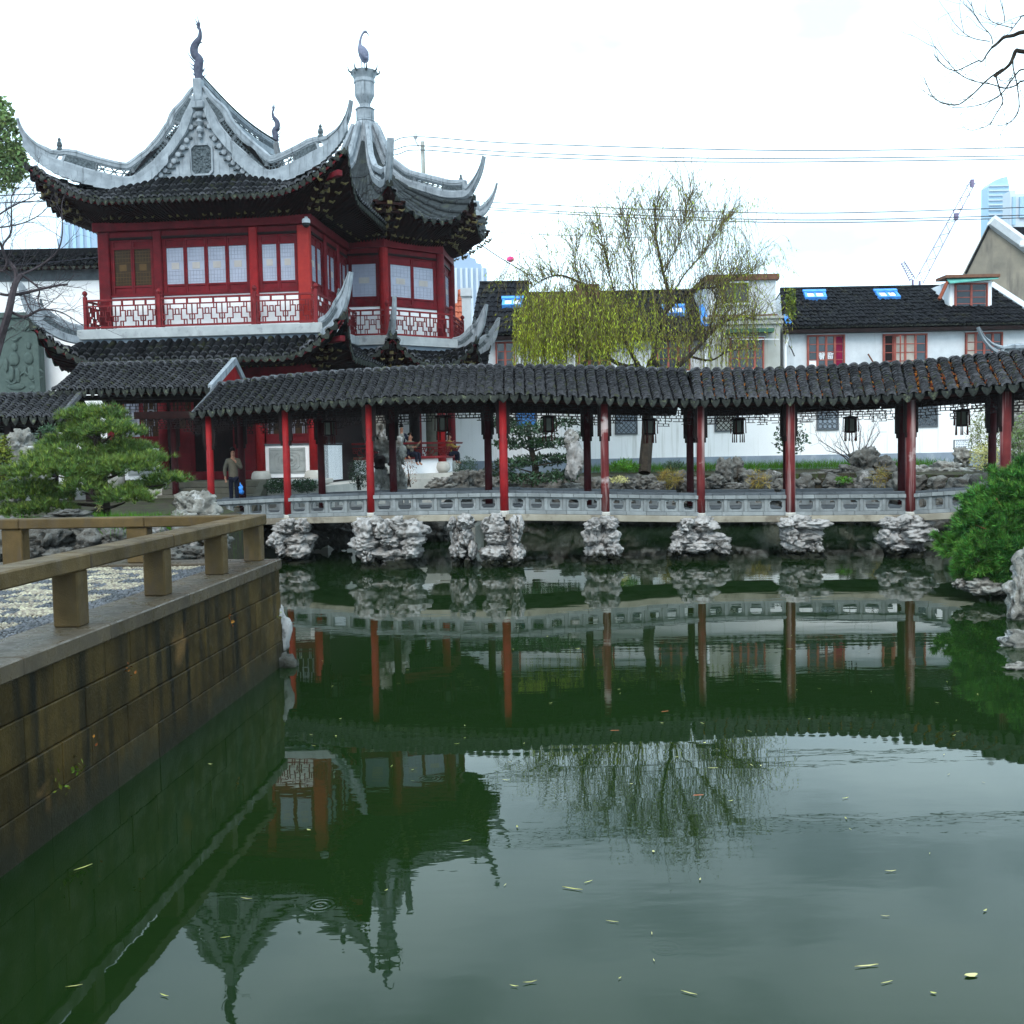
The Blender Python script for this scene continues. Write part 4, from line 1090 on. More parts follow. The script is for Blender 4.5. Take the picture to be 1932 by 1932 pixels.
rm = random.Random(4)
for _ in range(46):
    a, b = rm.uniform(-.27, .27), rm.uniform(-.38, .38)
    rock_mb(mb, tuple(HALL @ Vector((XC + a, -.045, 12.18 + b))), (rm.uniform(.03, .075), .03, rm.uniform(.03, .075)), rm.randint(1, 900), 1, .3)
part(mb, 'medallion_carving', PLASTER_D, md)
for sg in (-1, 1):                                          # round tile ends stepping down the rake
    for i in range(11):
        x = .16 + i * .148
        c = HALL @ Vector((XC + sg * x, -.06, zp(x) - .34 + (.06 if i < 2 else 0)))
        part(MB().lathe([(.085, -.09), (.085, .06), (.06, .075)], T(*c) @ Matrix.Rotation(PI / 2, 4, 'X'), 10), 'rake_tile', PLASTER, hroof2)
        part(MB().box(-.075, .075, -.05, .05, -.16, -.09, T(*(HALL @ Vector((XC + sg * (x + .05), -.05, zp(x + .05) - .36)))), c=.01), 'rake_block', PLASTER_D, hroof2)
part(MB().lathe([(.02, 12.78), (.07, 12.85), (.05, 12.95), (.11, 13.02), (.12, 13.10), (.05, 13.2), (.13, 13.32), (.06, 13.42), (.12, 13.5), (.13, 13.62)], HALL @ T(XC, -.12, 0), 10), 'gable_pendant', PLASTER, hroof2)
# swept ridges down the gable and out along the hips, with their horns
def hip_path(sg):
    up_ = [(0.0, -.10, 14.35)] + [(x, -.10, zp(x) + .02) for x in (.14, .3, .49, .7, .95, 1.25, 1.6)]
    hf = [(.2, 11.46), (.5, 11.60), (.77, 11.88), (.92, 12.20), (1.0, 12.45), (1.07, 12.85), (1.10, 13.28)]
    pts = [(x, y, z) for x, y, z in up_] + [(XF + (XE_ - XF) * f, .0 - RUN * f, z) for f, z in hf]
    p = cat_rom([HALL @ Vector((XC + sg * x, y, z)) for x, y, z in pts], 3)
    n = len(p)
    hs = []
    for i in range(n):
        u = i / (n - 1)
        hs.append((.18 + .42 * min(1, u / .16)) if u < .70 else (.60 - (u - .70) / .06 * .32 if u < .76 else max(.05, .28 * (1 - (u - .76) / .26))))
    return p, hs
for sg in (-1, 1):
    p, hs = hip_path(sg)
    ridge_band(hroof2, p, hs, .17, [(2, 8, 'carved'), (8, 14, 'open'), (14, 20, 'open'), (20, 23, 'carved'), (23, 27, 'open'), (27, 30, 'carved'), (31, len(p) - 3, 'plain')])
    beast(hroof2, p[30] + Vector((0, 0, .50)), .40)
    # plaster fillet under the hip ridge
    mb = MB()
    for i in range(16, len(p) - 5):
        a, b = p[i], p[i + 1]
        mb.raw([a + Vector((0, -.10, .05)), b + Vector((0, -.10, .05)), b + Vector((0, -.12, -.30)), a + Vector((0, -.12, -.26)), a + Vector((0, .10, .05)), b + Vector((0, .10, .05)), b + Vector((0, .12, -.30)), a + Vector((0, .12, -.26))], [(0, 1, 2, 3), (4, 5, 6, 7), (2, 3, 7, 6)])
    part(mb, 'hip_fillet', PLASTER, hroof2)
rp = [HALL @ Vector((XC, -.1 + (DH + .2) * i / 14, 14.25 - .22 * math.sin(PI * i / 14))) for i in range(15)]
ridge_band(hroof2, rp, [.50] * 15, .2, [(0, 3, 'carved'), (3, 11, 'open'), (11, 14, 'carved')], name='main_ridge')
part(MB().tube([p_ + Vector((0, 0, .56)) for p_ in rp], .09, 6), 'ridge_cap', TILE, hroof2)
def dragon(root, y, dpt, flip=1, S=1.0, zadd=0):
    base = HALL @ Vector((XC, y, 0)); ref = P(404, 164, 33.9)
    o = HALL @ Vector((XC, y, 14.35 + zadd))
    def q(px, py, dy=0):
        v = P(px, py, 33.9) - ref
        return o + Vector((v.x * flip * S, dy, v.z * S))
    r = 33.9 / 2000 * S
    d = thing('dragon_finial', None, None, o); d.parent = root; d.matrix_local = WM[root.name].inverted() @ WM[d.name]
    body = cat_rom([q(*c) for c in ((404, 170), (403, 140), (402, 123), (404, 107), (396, 98), (394, 88), (396, 80), (401, 72), (405, 65), (406, 54), (404, 46))], 3)
    rr = np.interp(np.linspace(0, 10, len(body)), range(11), [v * r for v in (8, 7.5, 9, 8, 7.5, 7.5, 7, 6, 4.4, 3, 2.2)])
    part(MB().tube(body, list(rr), 8), 'dragon_body', STATUE, d, smooth=True)
    t = MB()
    for e_ in ((400.5, 23), (395, 27), (406, 32), (395, 37), (397, 47)):
        t.tube([q(404, 50), q((404 + e_[0]) / 2 + .5, (46 + e_[1]) / 2), q(*e_)], [1.8 * r, 1.3 * r, .4 * r], 5)
    part(t, 'dragon_tail', STATUE, d)
    t = MB()
    for (a, b), e_ in (((396, 112), (380.7, 91)), ((397, 120), (384, 110)), ((398, 128), (385, 118)), ((399, 138), (389.6, 130)), ((400, 148), (390.6, 139)), ((392, 100), (388, 93)), ((401, 74), (413, 72.5)), ((407, 120), (413, 108)), ((408, 130), (415, 122)), ((407, 140), (419, 134))):
        t.tube([q(a, b), q((a + e_[0]) / 2, (b + e_[1]) / 2 + 2), q(*e_)], [1.6 * r, 1.3 * r, .5 * r], 5)
    part(t, 'dragon_spine', STATUE, d)
    part(MB().tube([q(408, 135), q(416.7, 124), q(425.6, 113), q(437.5, 114), q(440, 104)], [.6 * r, .5 * r, .45 * r, .4 * r, .3 * r], 4), 'dragon_whisker', STATUE, d)
dragon(hroof2, -.05, 33.9)
dragon(hroof2, DH, 41.3, flip=-1, S=.80, zadd=.15)
part(MB().box(-.14, .14, -.16, .16, 13.95, 14.65, HALL @ T(XC, -.08, 0), c=.03).box(-.2, .2, -.2, .2, 13.72, 13.95, HALL @ T(XC, -.08, 0), c=.03), 'ridge_post', PLASTER, hroof2)

# gilded bracket sets under the eaves
bm_ = MB()
bm_.box(-.09, .09, -.10, .06, 0, .10).box(-.26, .26, -.03, .03, .10, .18).box(-.05, .05, -.34, .0, .12, .19).box(-.30, .30, -.34, -.27, .20, .27)
for x in (-.26, 0, .26): bm_.box(x - .05, x + .05, -.06, .06, .18, .25)
for x in (-.30, 0, .30): bm_.box(x - .05, x + .05, -.37, -.25, .27, .33)
for sx in (-1, 1): bm_.tube([(sx * .2, -.36, .04), (sx * .26, -.42, .0), (sx * .32, -.44, .06)], [.03, .035, .012], 5, mi=1)
bm_.tube([(0, -.30, .05), (0, -.46, .0), (0, -.52, .09)], [.035, .04, .012], 5, mi=1).box(-.05, .05, -.42, -.36, .20, .30, mi=1)
BRM = bm_.mesh('bracket', [SOFFIT, GILT], centre=False)[0]
def brackets(root, M, x0, x1, n, z=10.34, sc_=1.0):
    for i in range(n): inst(BRM, 'bracket', root, M @ T(x0 + (x1 - x0) * i / (n - 1), -.12, z) @ Matrix.Diagonal((sc_, sc_, sc_, 1)))
def corner_brackets(root, M, z, step=3, sc_=1.0):
    "cluster stepping out along the diagonal of a corner; frame M has its x axis pointing outwards"
    for j in range(step):
        inst(BRM, 'corner_bracket', root, M @ T(.15 + j * .32, 0, z + j * .22) @ Matrix.Rotation(PI / 2, 4, 'Z') @ Matrix.Diagonal((sc_ * (1 + .15 * j), sc_, sc_, 1)))
brackets(hall, HALL, XL + .75, -.75, 6); brackets(hall, RSIDE, .6, 4.2, 4)
corner_brackets(hall, fr(HALL @ Vector((0, 0, 0)), (HALL.to_3x3() @ Vector((1, -1, 0))).xy), 10.36, 4, 1.15)
corner_brackets(hall, fr(HALL @ Vector((XL, 0, 0)), (HALL.to_3x3() @ Vector((-1, -1, 0))).xy), 10.36, 4, 1.15)
brackets(hall, HALL, XL + .75, -.75, 6, 5.62); corner_brackets(hall, fr(HALL @ Vector((0, 0, 0)), (HALL.to_3x3() @ Vector((1, -1, 0))).xy), 5.55, 3)
for z_, r_ in ((11.25, .0), (6.35, .0)):                     # hip rafter ends, red
    pass
for (dx, dy, zz) in ((1.10, -1.12, 11.20), (1.02, -1.02, 6.30)):
    part(MB().box(-.09, .09, -.5, .30, -.09, .09, fr(HALL @ Vector((dx, dy, zz)), (HALL.to_3x3() @ Vector((1, 1, 0))).xy), c=.02), 'hip_rafter', RED_W, hall)

# --- tower upper storey
DZ = .08
poly = [ov(k, 3.28) for k in range(8)]
def oct_ring(mb, r0, r1, z0, z1, ks=range(8)):
    for k in ks:
        a, b, c, d = ov(k, r0), ov(k + 1, r0), ov(k + 1, r1), ov(k, r1)
        q = [(p.x, p.y, z) for z in (z0, z1) for p in (a, b, c, d)]
        mb.raw(q, [(0, 1, 2, 3), (4, 5, 6, 7), (0, 1, 5, 4), (2, 3, 7, 6)])
    return mb
part(oct_ring(MB(), 3.0, 3.36, 10.035 + DZ, 10.36 + DZ), 'beam', RED_W, tower)
part(oct_ring(MB(), .1, 3.05, 6.6, 10.1), 'inner_wall', RED_DARK, tower)
part(oct_ring(MB(), 2.6, 3.95, 6.62, 6.94), 'balcony_slab', SLABG, tower)
part(oct_ring(MB(), 2.6, 3.80, 6.48, 6.62), 'slab_moulding', DADO, tower)
for k in range(0, 5):
    M = oside(k)
    upper_bay(tower, M, .17, OS - .17, 2, DZ)
    f = 3.62 / 3.2 if k else 1
    a, b = ov(k, 3.66), ov(k + 1, 3.66); MBk = fr((a.x, a.y, 0), (b.x - a.x, b.y - a.y)); lk = (b - a).length
    balcony(tower, MBk, .06, lk - .06, y=0, dz=.04)
    knob_post(tower, MBk, lk, 0, .04)
for k in range(0, 6):
    p = ov(k, 3.2)
    part(MB().lathe([(.17, 6.9), (.17, 10.1)], T(p.x, p.y, 0), 12), 'upper_column', RED_BRIGHT if k in (1,) else RED_W, tower)
# --- tower roofs
TM = ([.15, .75, 1.65, 2.75, 3.9, 4.7], [15.2, 13.7, 12.6, 11.85, 11.17, 10.95])
TCN = ([.15, .72, 1.55, 2.2, 3.5, 4.7], [15.2, 13.75, 12.95, 12.65, 12.15, 12.0])
def tsurf(k, r0, r1, tm, tcn):
    def f(t, s):
        r = r0 + (r1 - r0) * s; w_ = abs(2 * t - 1) ** 2.6
        rr = r * (1 + .0 * w_)
        p = ov(k, rr).lerp(ov(k + 1, rr), t)
        p.z = float(np.interp(r, *tm)) * (1 - w_) + float(np.interp(r, *tcn)) * w_
        return p
    return f
troof2 = roof_part(tower, 'upper_roof'); troof1 = roof_part(tower, 'lower_roof')
TL = ([3.6, 4.2, 4.7], [6.48, 6.08, 5.92]); TLC = ([3.6, 4.2, 4.7], [6.5, 6.55, 6.85])
for k in range(8):
    tile_slope(troof2, tsurf(k, .15, 4.7, TM, TCN), 10, 8, .075, mats=[TILE_T, TILE_LIP], rows_as='tile_row' if k in (0, 1, 2) else None, drips=k in (7, 0, 1, 2, 3), dh=.18, dw=.22)
    tile_slope(troof1, tsurf(k, 3.6, 4.7, TL, TLC), 12, 3, .095, rows_as='tile_row' if k in (0, 1, 2) else None, drips=k in (7, 0, 1, 2, 3), dh=.18)
    # under the eaves
    for nm, s_, rw, zw in (('soffit', tsurf(k, .15, 4.7, TM, TCN), 3.2, 10.4), ('lower_soffit', tsurf(k, 3.6, 4.7, TL, TLC), 3.2, 5.75)):
        M = oside(k)
        soffit(tower, M, s_, 0, OS, -.02, zw, 10, nm)
    if k in (0, 1, 2, 3, 4):
        brackets(tower, oside(k), .45, OS - .45, 3, 10.42)
        c = ov(k, 3.2); corner_brackets(tower, fr((c.x, c.y), (c.x - OC.x, c.y - OC.y)), 10.42, 4, 1.1)
        corner_brackets(tower, fr((c.x, c.y), (c.x - OC.x, c.y - OC.y)), 5.6, 3)
    # hip ridges
    def rz(r): return float(np.interp(r, *TCN))
    pts = [ov(k, r, rz(r) + .04) for r in (.17, .42, .75, 1.2, 1.7, 2.3, 3.0, 3.6, 4.2)] + [ov(k, 4.55, 12.15), ov(k, 4.85, 12.5), ov(k, 5.08, 12.95), ov(k, 5.2, 13.4)]
    p = cat_rom(pts, 3); n = len(p)
    hs = [(.30 + .20 * min(1, i / n * 2)) if i < n * .70 else max(.05, .30 * (1 - (i / (n - 1) - .70) / .31)) for i in range(n)]
    ridge_band(troof2, p, hs, .24, [(6, 14, 'carved'), (14, 20, 'open'), (20, int(n * .7), 'carved'), (int(n * .7) + 1, n - 3, 'plain')] if k in (1, 2, 3) else None)
    beast(troof2, p[int(n * .7) - 1] + Vector((0, 0, .44)), .36)
    low_horn(troof1, ov(k, 3.75, 6.5), ov(k, 4.75, 6.92), ov(k, 5.2, 8.12), .44)
# finial: drum, neck, crown and the crane
Fz = T(OC.x, OC.y, 0)
fin = part(MB().lathe([(.55, 14.3), (.42, 14.9), (.35, 15.3), (.34, 15.42)], Fz, 16), 'finial_neck', PLASTER, troof2, smooth=True)
part(MB().lathe([(.35, 15.42), (.38, 15.46), (.33, 15.50), (.345, 15.54), (.345, 15.86), (.39, 15.90), (.32, 15.95)], Fz, 8), 'finial_collar', PLASTER, fin)
part(MB().lathe([(.22, 15.95), (.21, 16.1), (.29, 16.25), (.36, 16.38), (.375, 16.44), (.375, 16.85), (.41, 16.9), (.39, 17.03), (.50, 17.24), (.53, 17.30), (.12, 17.34)], Fz, 8), 'finial_crown', PLASTER, fin)
mb = MB()
for k in range(8):
    a = PI / 4 * k + .3
    mb.tube([(OC.x + .47 * math.cos(a), OC.y + .47 * math.sin(a), 17.24), (OC.x + .58 * math.cos(a), OC.y + .58 * math.sin(a), 17.30), (OC.x + .63 * math.cos(a), OC.y + .63 * math.sin(a), 17.46)], [.045, .035, .012], 5)
part(mb, 'crown_horn', PLASTER_D, fin, kind='stuff')
ref = P(702, 172, OC.y)
def cq(px, py, dy=0):
    v = P(px, py, OC.y) - ref; return Vector((OC.x + v.x, OC.y + dy, 17.36 + v.z))
r = OC.y / 2000
cr_ = part(MB().tube(cat_rom([cq(703, 157), cq(703, 150), cq(701, 140), cq(697, 131), cq(694.5, 124), cq(695, 116), cq(696.5, 109), cq(700, 102), cq(704, 98.5), cq(707, 100)], 3), list(np.interp(np.linspace(0, 9, 28), range(10), [v * r for v in (3, 8, 10, 8, 3.5, 2.4, 2.0, 2.0, 2.6, 2.0)])), 9), 'crane_figure', CRANE_M, troof2, smooth=True)
part(MB().tube([cq(706.5, 99.5), cq(710, 104), cq(712, 110)], [1.6 * r, 1.1 * r, .4 * r], 5), 'crane_beak', CRANE_M, cr_)
part(MB().tube([cq(697.7, 150), cq(697.4, 160), cq(698.4, 169)], [1.2 * r, .9 * r, 1.2 * r], 5), 'crane_leg', CRANE_M, cr_)
part(MB().tube([cq(703, 152), cq(702.6, 163), cq(702.5, 174)], [1.2 * r, .9 * r, 1.0 * r], 5), 'crane_leg', CRANE_M, cr_)
mb = MB()
for s_ in (-1, 1):
    mb.tube(cat_rom([cq(696, 132, s_ * .12), cq(699, 142, s_ * .2), cq(705, 151, s_ * .16), cq(710, 147, s_ * .1)], 3), [1 * r] + [4.0 * r] * 4 + [3.2 * r] * 3 + [2 * r, .8 * r], 6)
part(mb, 'crane_wing', CRANE_M, cr_, smooth=True)

# --- lower storey of the hall
part(MB().box(XL - .05, .08, .15, 8.4, 1.86, 6.5, HALL), 'dark_room_fill', DARKWOOD, hall)  # closed dark box, coloured as the unlit room seen through the doorway
part(MB().box(XL - .1, .12, -.12, .14, 5.25, 5.70, HALL, c=.02), 'lower_beam', RED_W, hall)
def lcol(x, m=RED_BRIGHT, foot=True, y=-.05):
    part(MB().lathe([(.15, 1.9), (.14, 5.3)], HALL @ T(x, y, 0), 14), 'lower_column', m, hall, smooth=True)
    if foot: part(MB().lathe([(.20, 1.86), (.30, 1.98), (.33, 2.10), (.30, 2.24), (.24, 2.30), (.16, 2.31)], HALL @ T(x, y, 0), 16), 'column_drum', STONE_W, hall, smooth=True)
for px_l, m in ((311, RED_W), (493, RED_BRIGHT), (593, RED_BRIGHT), (215, RED_W)): lcol(fx(px_l, 3), m)
def lattice_leaf(x0, x1, z0, z1, y, name='door', solid=.42, dark=True):
    h = z1 - z0; st = .06; zs = z0 + h * solid
    mb = MB().box(x0, x0 + st, y - .03, y + .03, z0, z1, HALL).box(x1 - st, x1, y - .03, y + .03, z0, z1, HALL)
    for a in (z0, zs, zs + .22, z1 - st): mb.box(x0 + st, x1 - st, y - .03, y + .03, a, a + st, HALL)
    mb.box(x0 + st, x1 - st, y - .005, y + .02, z0 + st, zs + .22, HALL).box(x0 + st + .07, x1 - st - .07, y - .02, y, z0 + st + .1, zs - .1, HALL)
    d = part(mb, name, RED_W, hall)
    lm = fret_mb(MB(), HALL, x0 + st, x1 - st, zs + .28, z1 - st, y, .016, .36)
    zc = (zs + .28 + z1 - st) / 2; xc = (x0 + x1) / 2
    lm.ring([(xc - .1, zc - .16), (xc - .1, zc + .16), (xc + .1, zc + .16), (xc + .1, zc - .16)], [(xc - .07, zc - .13), (xc - .07, zc + .13), (xc + .07, zc + .13), (xc + .07, zc - .13)], y - .03, y + .03, HALL)
    part(lm, 'door_lattice' if name == 'door' else 'window_lattice', LAT_P if name != 'door' else RED_W, d)
    part(MB().box(x0 + st, x1 - st, y + .025, y + .035, zs + .28, z1 - st, HALL), 'pane', PANE_D if dark else PANE, d)
lattice_leaf(fx(325, 3), fx(368, 3), 2.33, 4.95, 0)
lattice_leaf(fx(441, 3), fx(483, 3), 2.33, 4.95, 0)
part(MB().box(fx(320, 3), fx(485, 3), -.12, .12, 2.06, 2.32, HALL, c=.01), 'door_sill', RED_W, hall)
for a, b in ((235, 270), (270, 305)): lattice_leaf(fx(a, 3) + .01, fx(b, 3) - .01, 3.17, 4.95, .0, 'window', .02, dark=(a != 235))
for a, b in ((503, 544), (544, 585)): lattice_leaf(fx(a, 3) + .01, fx(b, 3) - .01, 3.17, 4.95, .0, 'window', .02)
def relief_panel(x0, x1, z0, z1):
    part(MB().box(x0, x1, -.06, .12, z0, z1, HALL, c=.01), 'dado', WHITE, hall)
    part(MB().box(x0 - .02, x1 + .02, -.10, .12, z1 + .002, z1 + .05, HALL), 'dado_cap', BRICK_D, hall)
    a, b, c, d = x0 + .13, x1 - .13, z0 + .14, z1 - .08
    pn = part(MB().box(a, b, -.085, -.06, c, d, HALL), 'carved_panel', STONE_G, hall)
    mb = MB(); xm, zm = (a + b) / 2, (c + d) / 2; hw, hh = (b - a) / 2, (d - c) / 2
    for f, q in ((.94, .02), (.70, .09), (.5, .09)):
        mb.ring(octo(xm, zm, hw * f, hh * f * .92, q), octo(xm, zm, hw * f - .018, hh * f * .92 - .018, q), -.105, -.085, HALL)
    for s_ in (-1, 1):
        for t_ in (.2, .55):
            mb.lathe([(.11 - .05 * t_, -.01), (.12 - .05 * t_, .012), (.09 - .05 * t_, .02)], HALL @ T(xm + s_ * hw * .24, -.085, zm) @ Matrix.Rotation(PI / 2, 4, 'X'), 10)
        mb.box(xm + s_ * hw * .8 - .07, xm + s_ * hw * .8 + .07, -.10, -.085, zm - .01, zm + .01, HALL)
    part(mb, 'carving', STONE_G, pn)
relief_panel(fx(502, 2.6), fx(585, 2.6), 2.08, 3.12)
relief_panel(fx(236, 2.6), fx(304, 2.6), 2.08, 3.12)
relief_panel(XL + .2, fx(208, 2.6), 2.08, 3.12)
# right flank of the hall, low white wall curving to the tower
part(MB().box(.1, 3.0, -.08, .1, 1.9, 3.13, RSIDE, c=.03), 'dado', WHITE, hall)
part(MB().box(.1, 3.0, -.11, .1, 3.132, 3.18, RSIDE), 'dado_cap', BRICK_D, hall)
for a in (.2, 1.1, 2.0):
    part(MB().box(a, a + .85, -.02, .04, 3.2, 4.95, RSIDE), 'side_panel', RED_W, hall)
# steps down to the bridge and the terrace edge
sx0, sx1 = fx(322, 2, -1.5), fx(500, 2, -1.5)
for i, (z, y0) in enumerate(((2.05, -1.75), (1.86, -2.15), (1.67, -2.5), (1.48, -2.85), (1.29, -3.2))):
    part(MB().box(sx0, sx1, y0, y0 + .75 if i else -.1, z - .19, z, HALL, c=.012), 'step', STEPST, hall)
part(MB().prism([(-2.0, 2.07), (-3.45, 1.1), (-3.45, .6), (-1.7, .6), (-1.7, 2.07)], 0, .22, HALL @ T(sx1 + .02, 0, 0) @ Matrix(((0, 1, 0, 0), (1, 0, 0, 0), (0, 0, 1, 0), (0, 0, 0, 1)))), 'step_flank', STEPST, hall)
part(MB().box(sx1 + .25, .6, -2.1, -.1, 1.90, 2.055, HALL, c=.03), 'terrace_edge', STONE_W, hall)
part(MB().box(sx1 + .3, .5, -1.95, -.2, 1.60, 1.90, HALL, c=.02), 'terrace_moulding', STONE_W, hall)

# --- lower storey of the tower: open with a leaning bench rail
part(oct_ring(MB(), 2.9, 3.3, 5.3, 5.75), 'lower_beam', RED_W, tower)
part(oct_ring(MB(), .05, 3.55, 1.84, 2.02), 'stone_floor', STONE_W, tower)
part(oct_ring(MB(), 2.4, 3.75, 1.66, 1.84), 'floor_moulding', STONE_W, tower)
part(oct_ring(MB(), .05, 3.15, 5.45, 5.5), 'ceiling', DARKWOOD, tower)
for k in (1, 2, 3, 4, 5):
    p = ov(k, 3.12)
    part(MB().lathe([(.165, 2.0), (.155, 5.4)], T(p.x, p.y, 0), 14), 'lower_column', RED_BRIGHT if k in (1, 2) else RED_W, tower, smooth=True)
    part(MB().lathe([(.17, 2.02), (.27, 2.10), (.31, 2.22), (.27, 2.38), (.18, 2.44)], T(p.x, p.y, 0), 14), 'column_drum', STONE_W, tower, smooth=True)
part(MB().lathe([(.22, 2.0), (.21, 5.4)], T(*PZ(815, 3, 41.5).xy), 14), 'inner_column', STEPST, tower)
part(MB().lathe([(.22, 2.0), (.21, 5.4)], T(*PZ(783, 3, 42.5).xy), 14), 'inner_column', DARKWOOD, tower)
for k in (0, 1, 2):
    A0, B0 = ov(k, 3.1), ov(k + 1, 3.1); A1, B1 = ov(k, 3.62), ov(k + 1, 3.62)
    M = fr((A0.x, A0.y, 0), (B0.x - A0.x, B0.y - A0.y)); ln = (B0 - A0).length
    part(MB().box(.2, ln - .2, -.06, .06, 2.02, 2.56, M), 'dado', WHITE, tower)
    rl = part(MB().box(-.05, ln + .05, -.2, .1, 2.56, 2.66, M, c=.02), 'bench', RAIL_RED, tower)
    # leaning back rail: sheared frame
    Msh = M @ Matrix(((1, 0, 0, 0), (0, 1, -.55, .55 * 2.66), (0, 0, 1, 0), (0, 0, 0, 1)))
    mb = MB().box(-.2, ln + .2, -.16, -.10, 3.10, 3.17, Msh).box(-.15, ln + .15, -.15, -.11, 2.96, 3.0, Msh)
    part(mb, 'bench_rail', RAIL_RED, rl)
    part(fret_mb(MB(), Msh, -.05, ln + .05, 2.66, 2.96, -.13, .025, .40), 'bench_lattice', RAIL_RED, rl)
    mb = MB(); a0, a1 = .15, ln - .15                          # lattice frieze under the beam
    for i, z in enumerate((5.25, 5.15, 5.05, 4.95, 4.85)):
        mb.box(a0, a1, -.015, .015, z, z + .018, M)
        x = a0 + (.12 if i % 2 else 0)
        while x < a1: mb.box(x, x + .018, -.015, .015, z, z + .1, M); x += .24
    part(mb, 'lattice_frieze', DARKWOOD, tower)

# ================================================================ entrance porch roof and the walkway beside it
porch = thing('entrance_porch', 'tiled gable porch with a red gable end in front of the hall door', 'porch', P(280, 880, 30.5))
def lin(a, b): return lambda t: a.lerp(b, t)
pe0, pe1 = P(98, 739, 30.4), P(391, 734, 30.4); pr0, pr1 = P(151, 690, 31.9), P(437, 682, 31.9)
def psurf(t, s):
    q = pr0.lerp(pr1, t).lerp(pe0.lerp(pe1, t), s); q.z -= .12 * 4 * s * (1 - s) * .5; return q
proof = roof_part(porch)
tile_slope(proof, psurf, 19, 14, .105, parts=266, caps=CAPM, dh=.22)
bk = Vector((.12, 1.45, -1.0))
part(MB().grid(lambda a, b: psurf(a, 0) + bk * b, 10, 3), 'rear_slope', TILE, proof)
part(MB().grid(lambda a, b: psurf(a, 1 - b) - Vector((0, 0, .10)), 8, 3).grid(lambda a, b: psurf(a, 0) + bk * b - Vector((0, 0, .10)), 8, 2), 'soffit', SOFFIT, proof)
ga, gf, gb = psurf(1, 0), psurf(1, 1), psurf(1, 0) + bk
for nm, m, o0, o1, thk in (('barge_board', RED_BRIGHT, -.10, -.72, .05), ('verge', PLASTER, .12, -.10, .12)):
    mb = MB()
    for a, b in ((gf, ga), (ga, gb)):
        q = [p + Vector((sx, 0, oz)) for p in (a, b) for sx in (.02, thk + .02) for oz in (o0, o1)]
        mb.raw(q, [(0, 1, 5, 4), (2, 3, 7, 6), (0, 2, 6, 4), (1, 3, 7, 5), (0, 1, 3, 2), (4, 5, 7, 6)])
    part(mb, nm, m, proof)
part(MB().raw([ga - Vector((.1, 0, .3)), gf - Vector((.1, 0, .3)), gb - Vector((.1, 0, .3))], [(0, 1, 2)]), 'gable_shade', DARKWOOD, proof)  # dark sheet painted as the shade within the small gable opening
b0, b1 = P(112, 752, 30.9), P(385, 748, 30.9)
part(MB().tube([b0, b1], .08, 6), 'eave_beam', DARKWOOD, porch)
for px_l, d in ((130, 30.9),):
    p = PZ(px_l, 3, d); part(MB().lathe([(.11, 1.3), (.10, 4.6)], T(p.x, p.y), 10), 'post', RED_DARK, porch)
p0, p1 = PZ(205, 4.1, 30.9), PZ(360, 4.1, 30.9)
M = fr((p0.x, p0.y, 0), (p1.x - p0.x, p1.y - p0.y)); ln = (p1 - p0).length
mb = MB()
for i, z in enumerate((4.40, 4.30, 4.20, 4.10, 4.0)):
    a0, a1 = (0, ln) if i < 3 else (0, ln * .28)
    mb.box(a0, a1, -.012, .012, z, z + .015, M)
    if i >= 3: mb.box(ln * .72, ln, -.012, .012, z, z + .015, M)
    x = (.1 if i % 2 else 0)
    while x < ln:
        if x < ln * .28 or x > ln * .72 or i < 3: mb.box(x, x + .015, -.012, .012, z, z + .1, M)
        x += .2
part(mb, 'lattice_frieze', DARKWOOD, porch)
walk = thing('covered_walkway', 'low tiled walkway roof on dark posts at the far end by the green relief panel', 'walkway', P(40, 900, 30))
we0, we1 = P(-260, 800, 29.2), P(114, 788, 29.2); wr0, wr1 = P(-210, 750, 30.6), P(152, 744, 30.6)
def wsurf(t, s):
    q = wr0.lerp(wr1, t).lerp(we0.lerp(we1, t), s); q.z -= .1 * 4 * s * (1 - s) * .5; return q
wroof = roof_part(walk)
tile_slope(wroof, wsurf, 22, 13, .105, parts=286, caps=CAPM, dh=.21)
part(MB().grid(lambda a, b: wsurf(a, 0) + Vector((0, 1.4 * b, -.95 * b)), 8, 3), 'rear_slope', TILE, wroof)
part(MB().grid(lambda a, b: wsurf(a, 1 - b) - Vector((0, 0, .10)), 8, 3).grid(lambda a, b: wsurf(a, 0) + Vector((0, 1.4 * b, -.95 * b - .1)), 8, 2), 'soffit', SOFFIT, wroof)
q0, q1 = wsurf(1, 0), wsurf(1, 1)
part(MB().tube([q0 + Vector((.05, 0, .08)), q1 + Vector((.05, 0, .05))], .10, 6), 'verge', TILE_LIP, wroof)
for px_l in (-150, -30, 20, 85, 168):
    for dd in (29.6, 31.6):
        p = PZ(px_l if dd < 30 else px_l + 14, 3, dd); part(MB().box(-.11, .11, -.11, .11, 1.5, 4.1, T(p.x, p.y), c=.01), 'post', DARKWOOD, walk)
p0, p1 = PZ(-150, 3.4, 31.6), PZ(165, 3.4, 31.6); M = fr((p0.x, p0.y, 0), (1, 0)); ln = (p1 - p0).length
part(MB().box(0, ln, -.1, .1, 3.75, 4.0, M).box(0, ln, -2.1, -1.9, 3.75, 4.0, M), 'eave_beam', DARKWOOD, walk)
mb = MB(); rl_ = random.Random(6)
for i in range(7):
    z = 2.95 + i * .12; mb.box(0, ln, -.015, .015, z, z + .022, M); x = rl_.uniform(0, .2)
    while x < ln: mb.box(x, x + .022, -.015, .015, z, z + .12, M); x += rl_.uniform(.12, .3)
part(mb, 'lattice_frieze', DARKWOOD, walk)
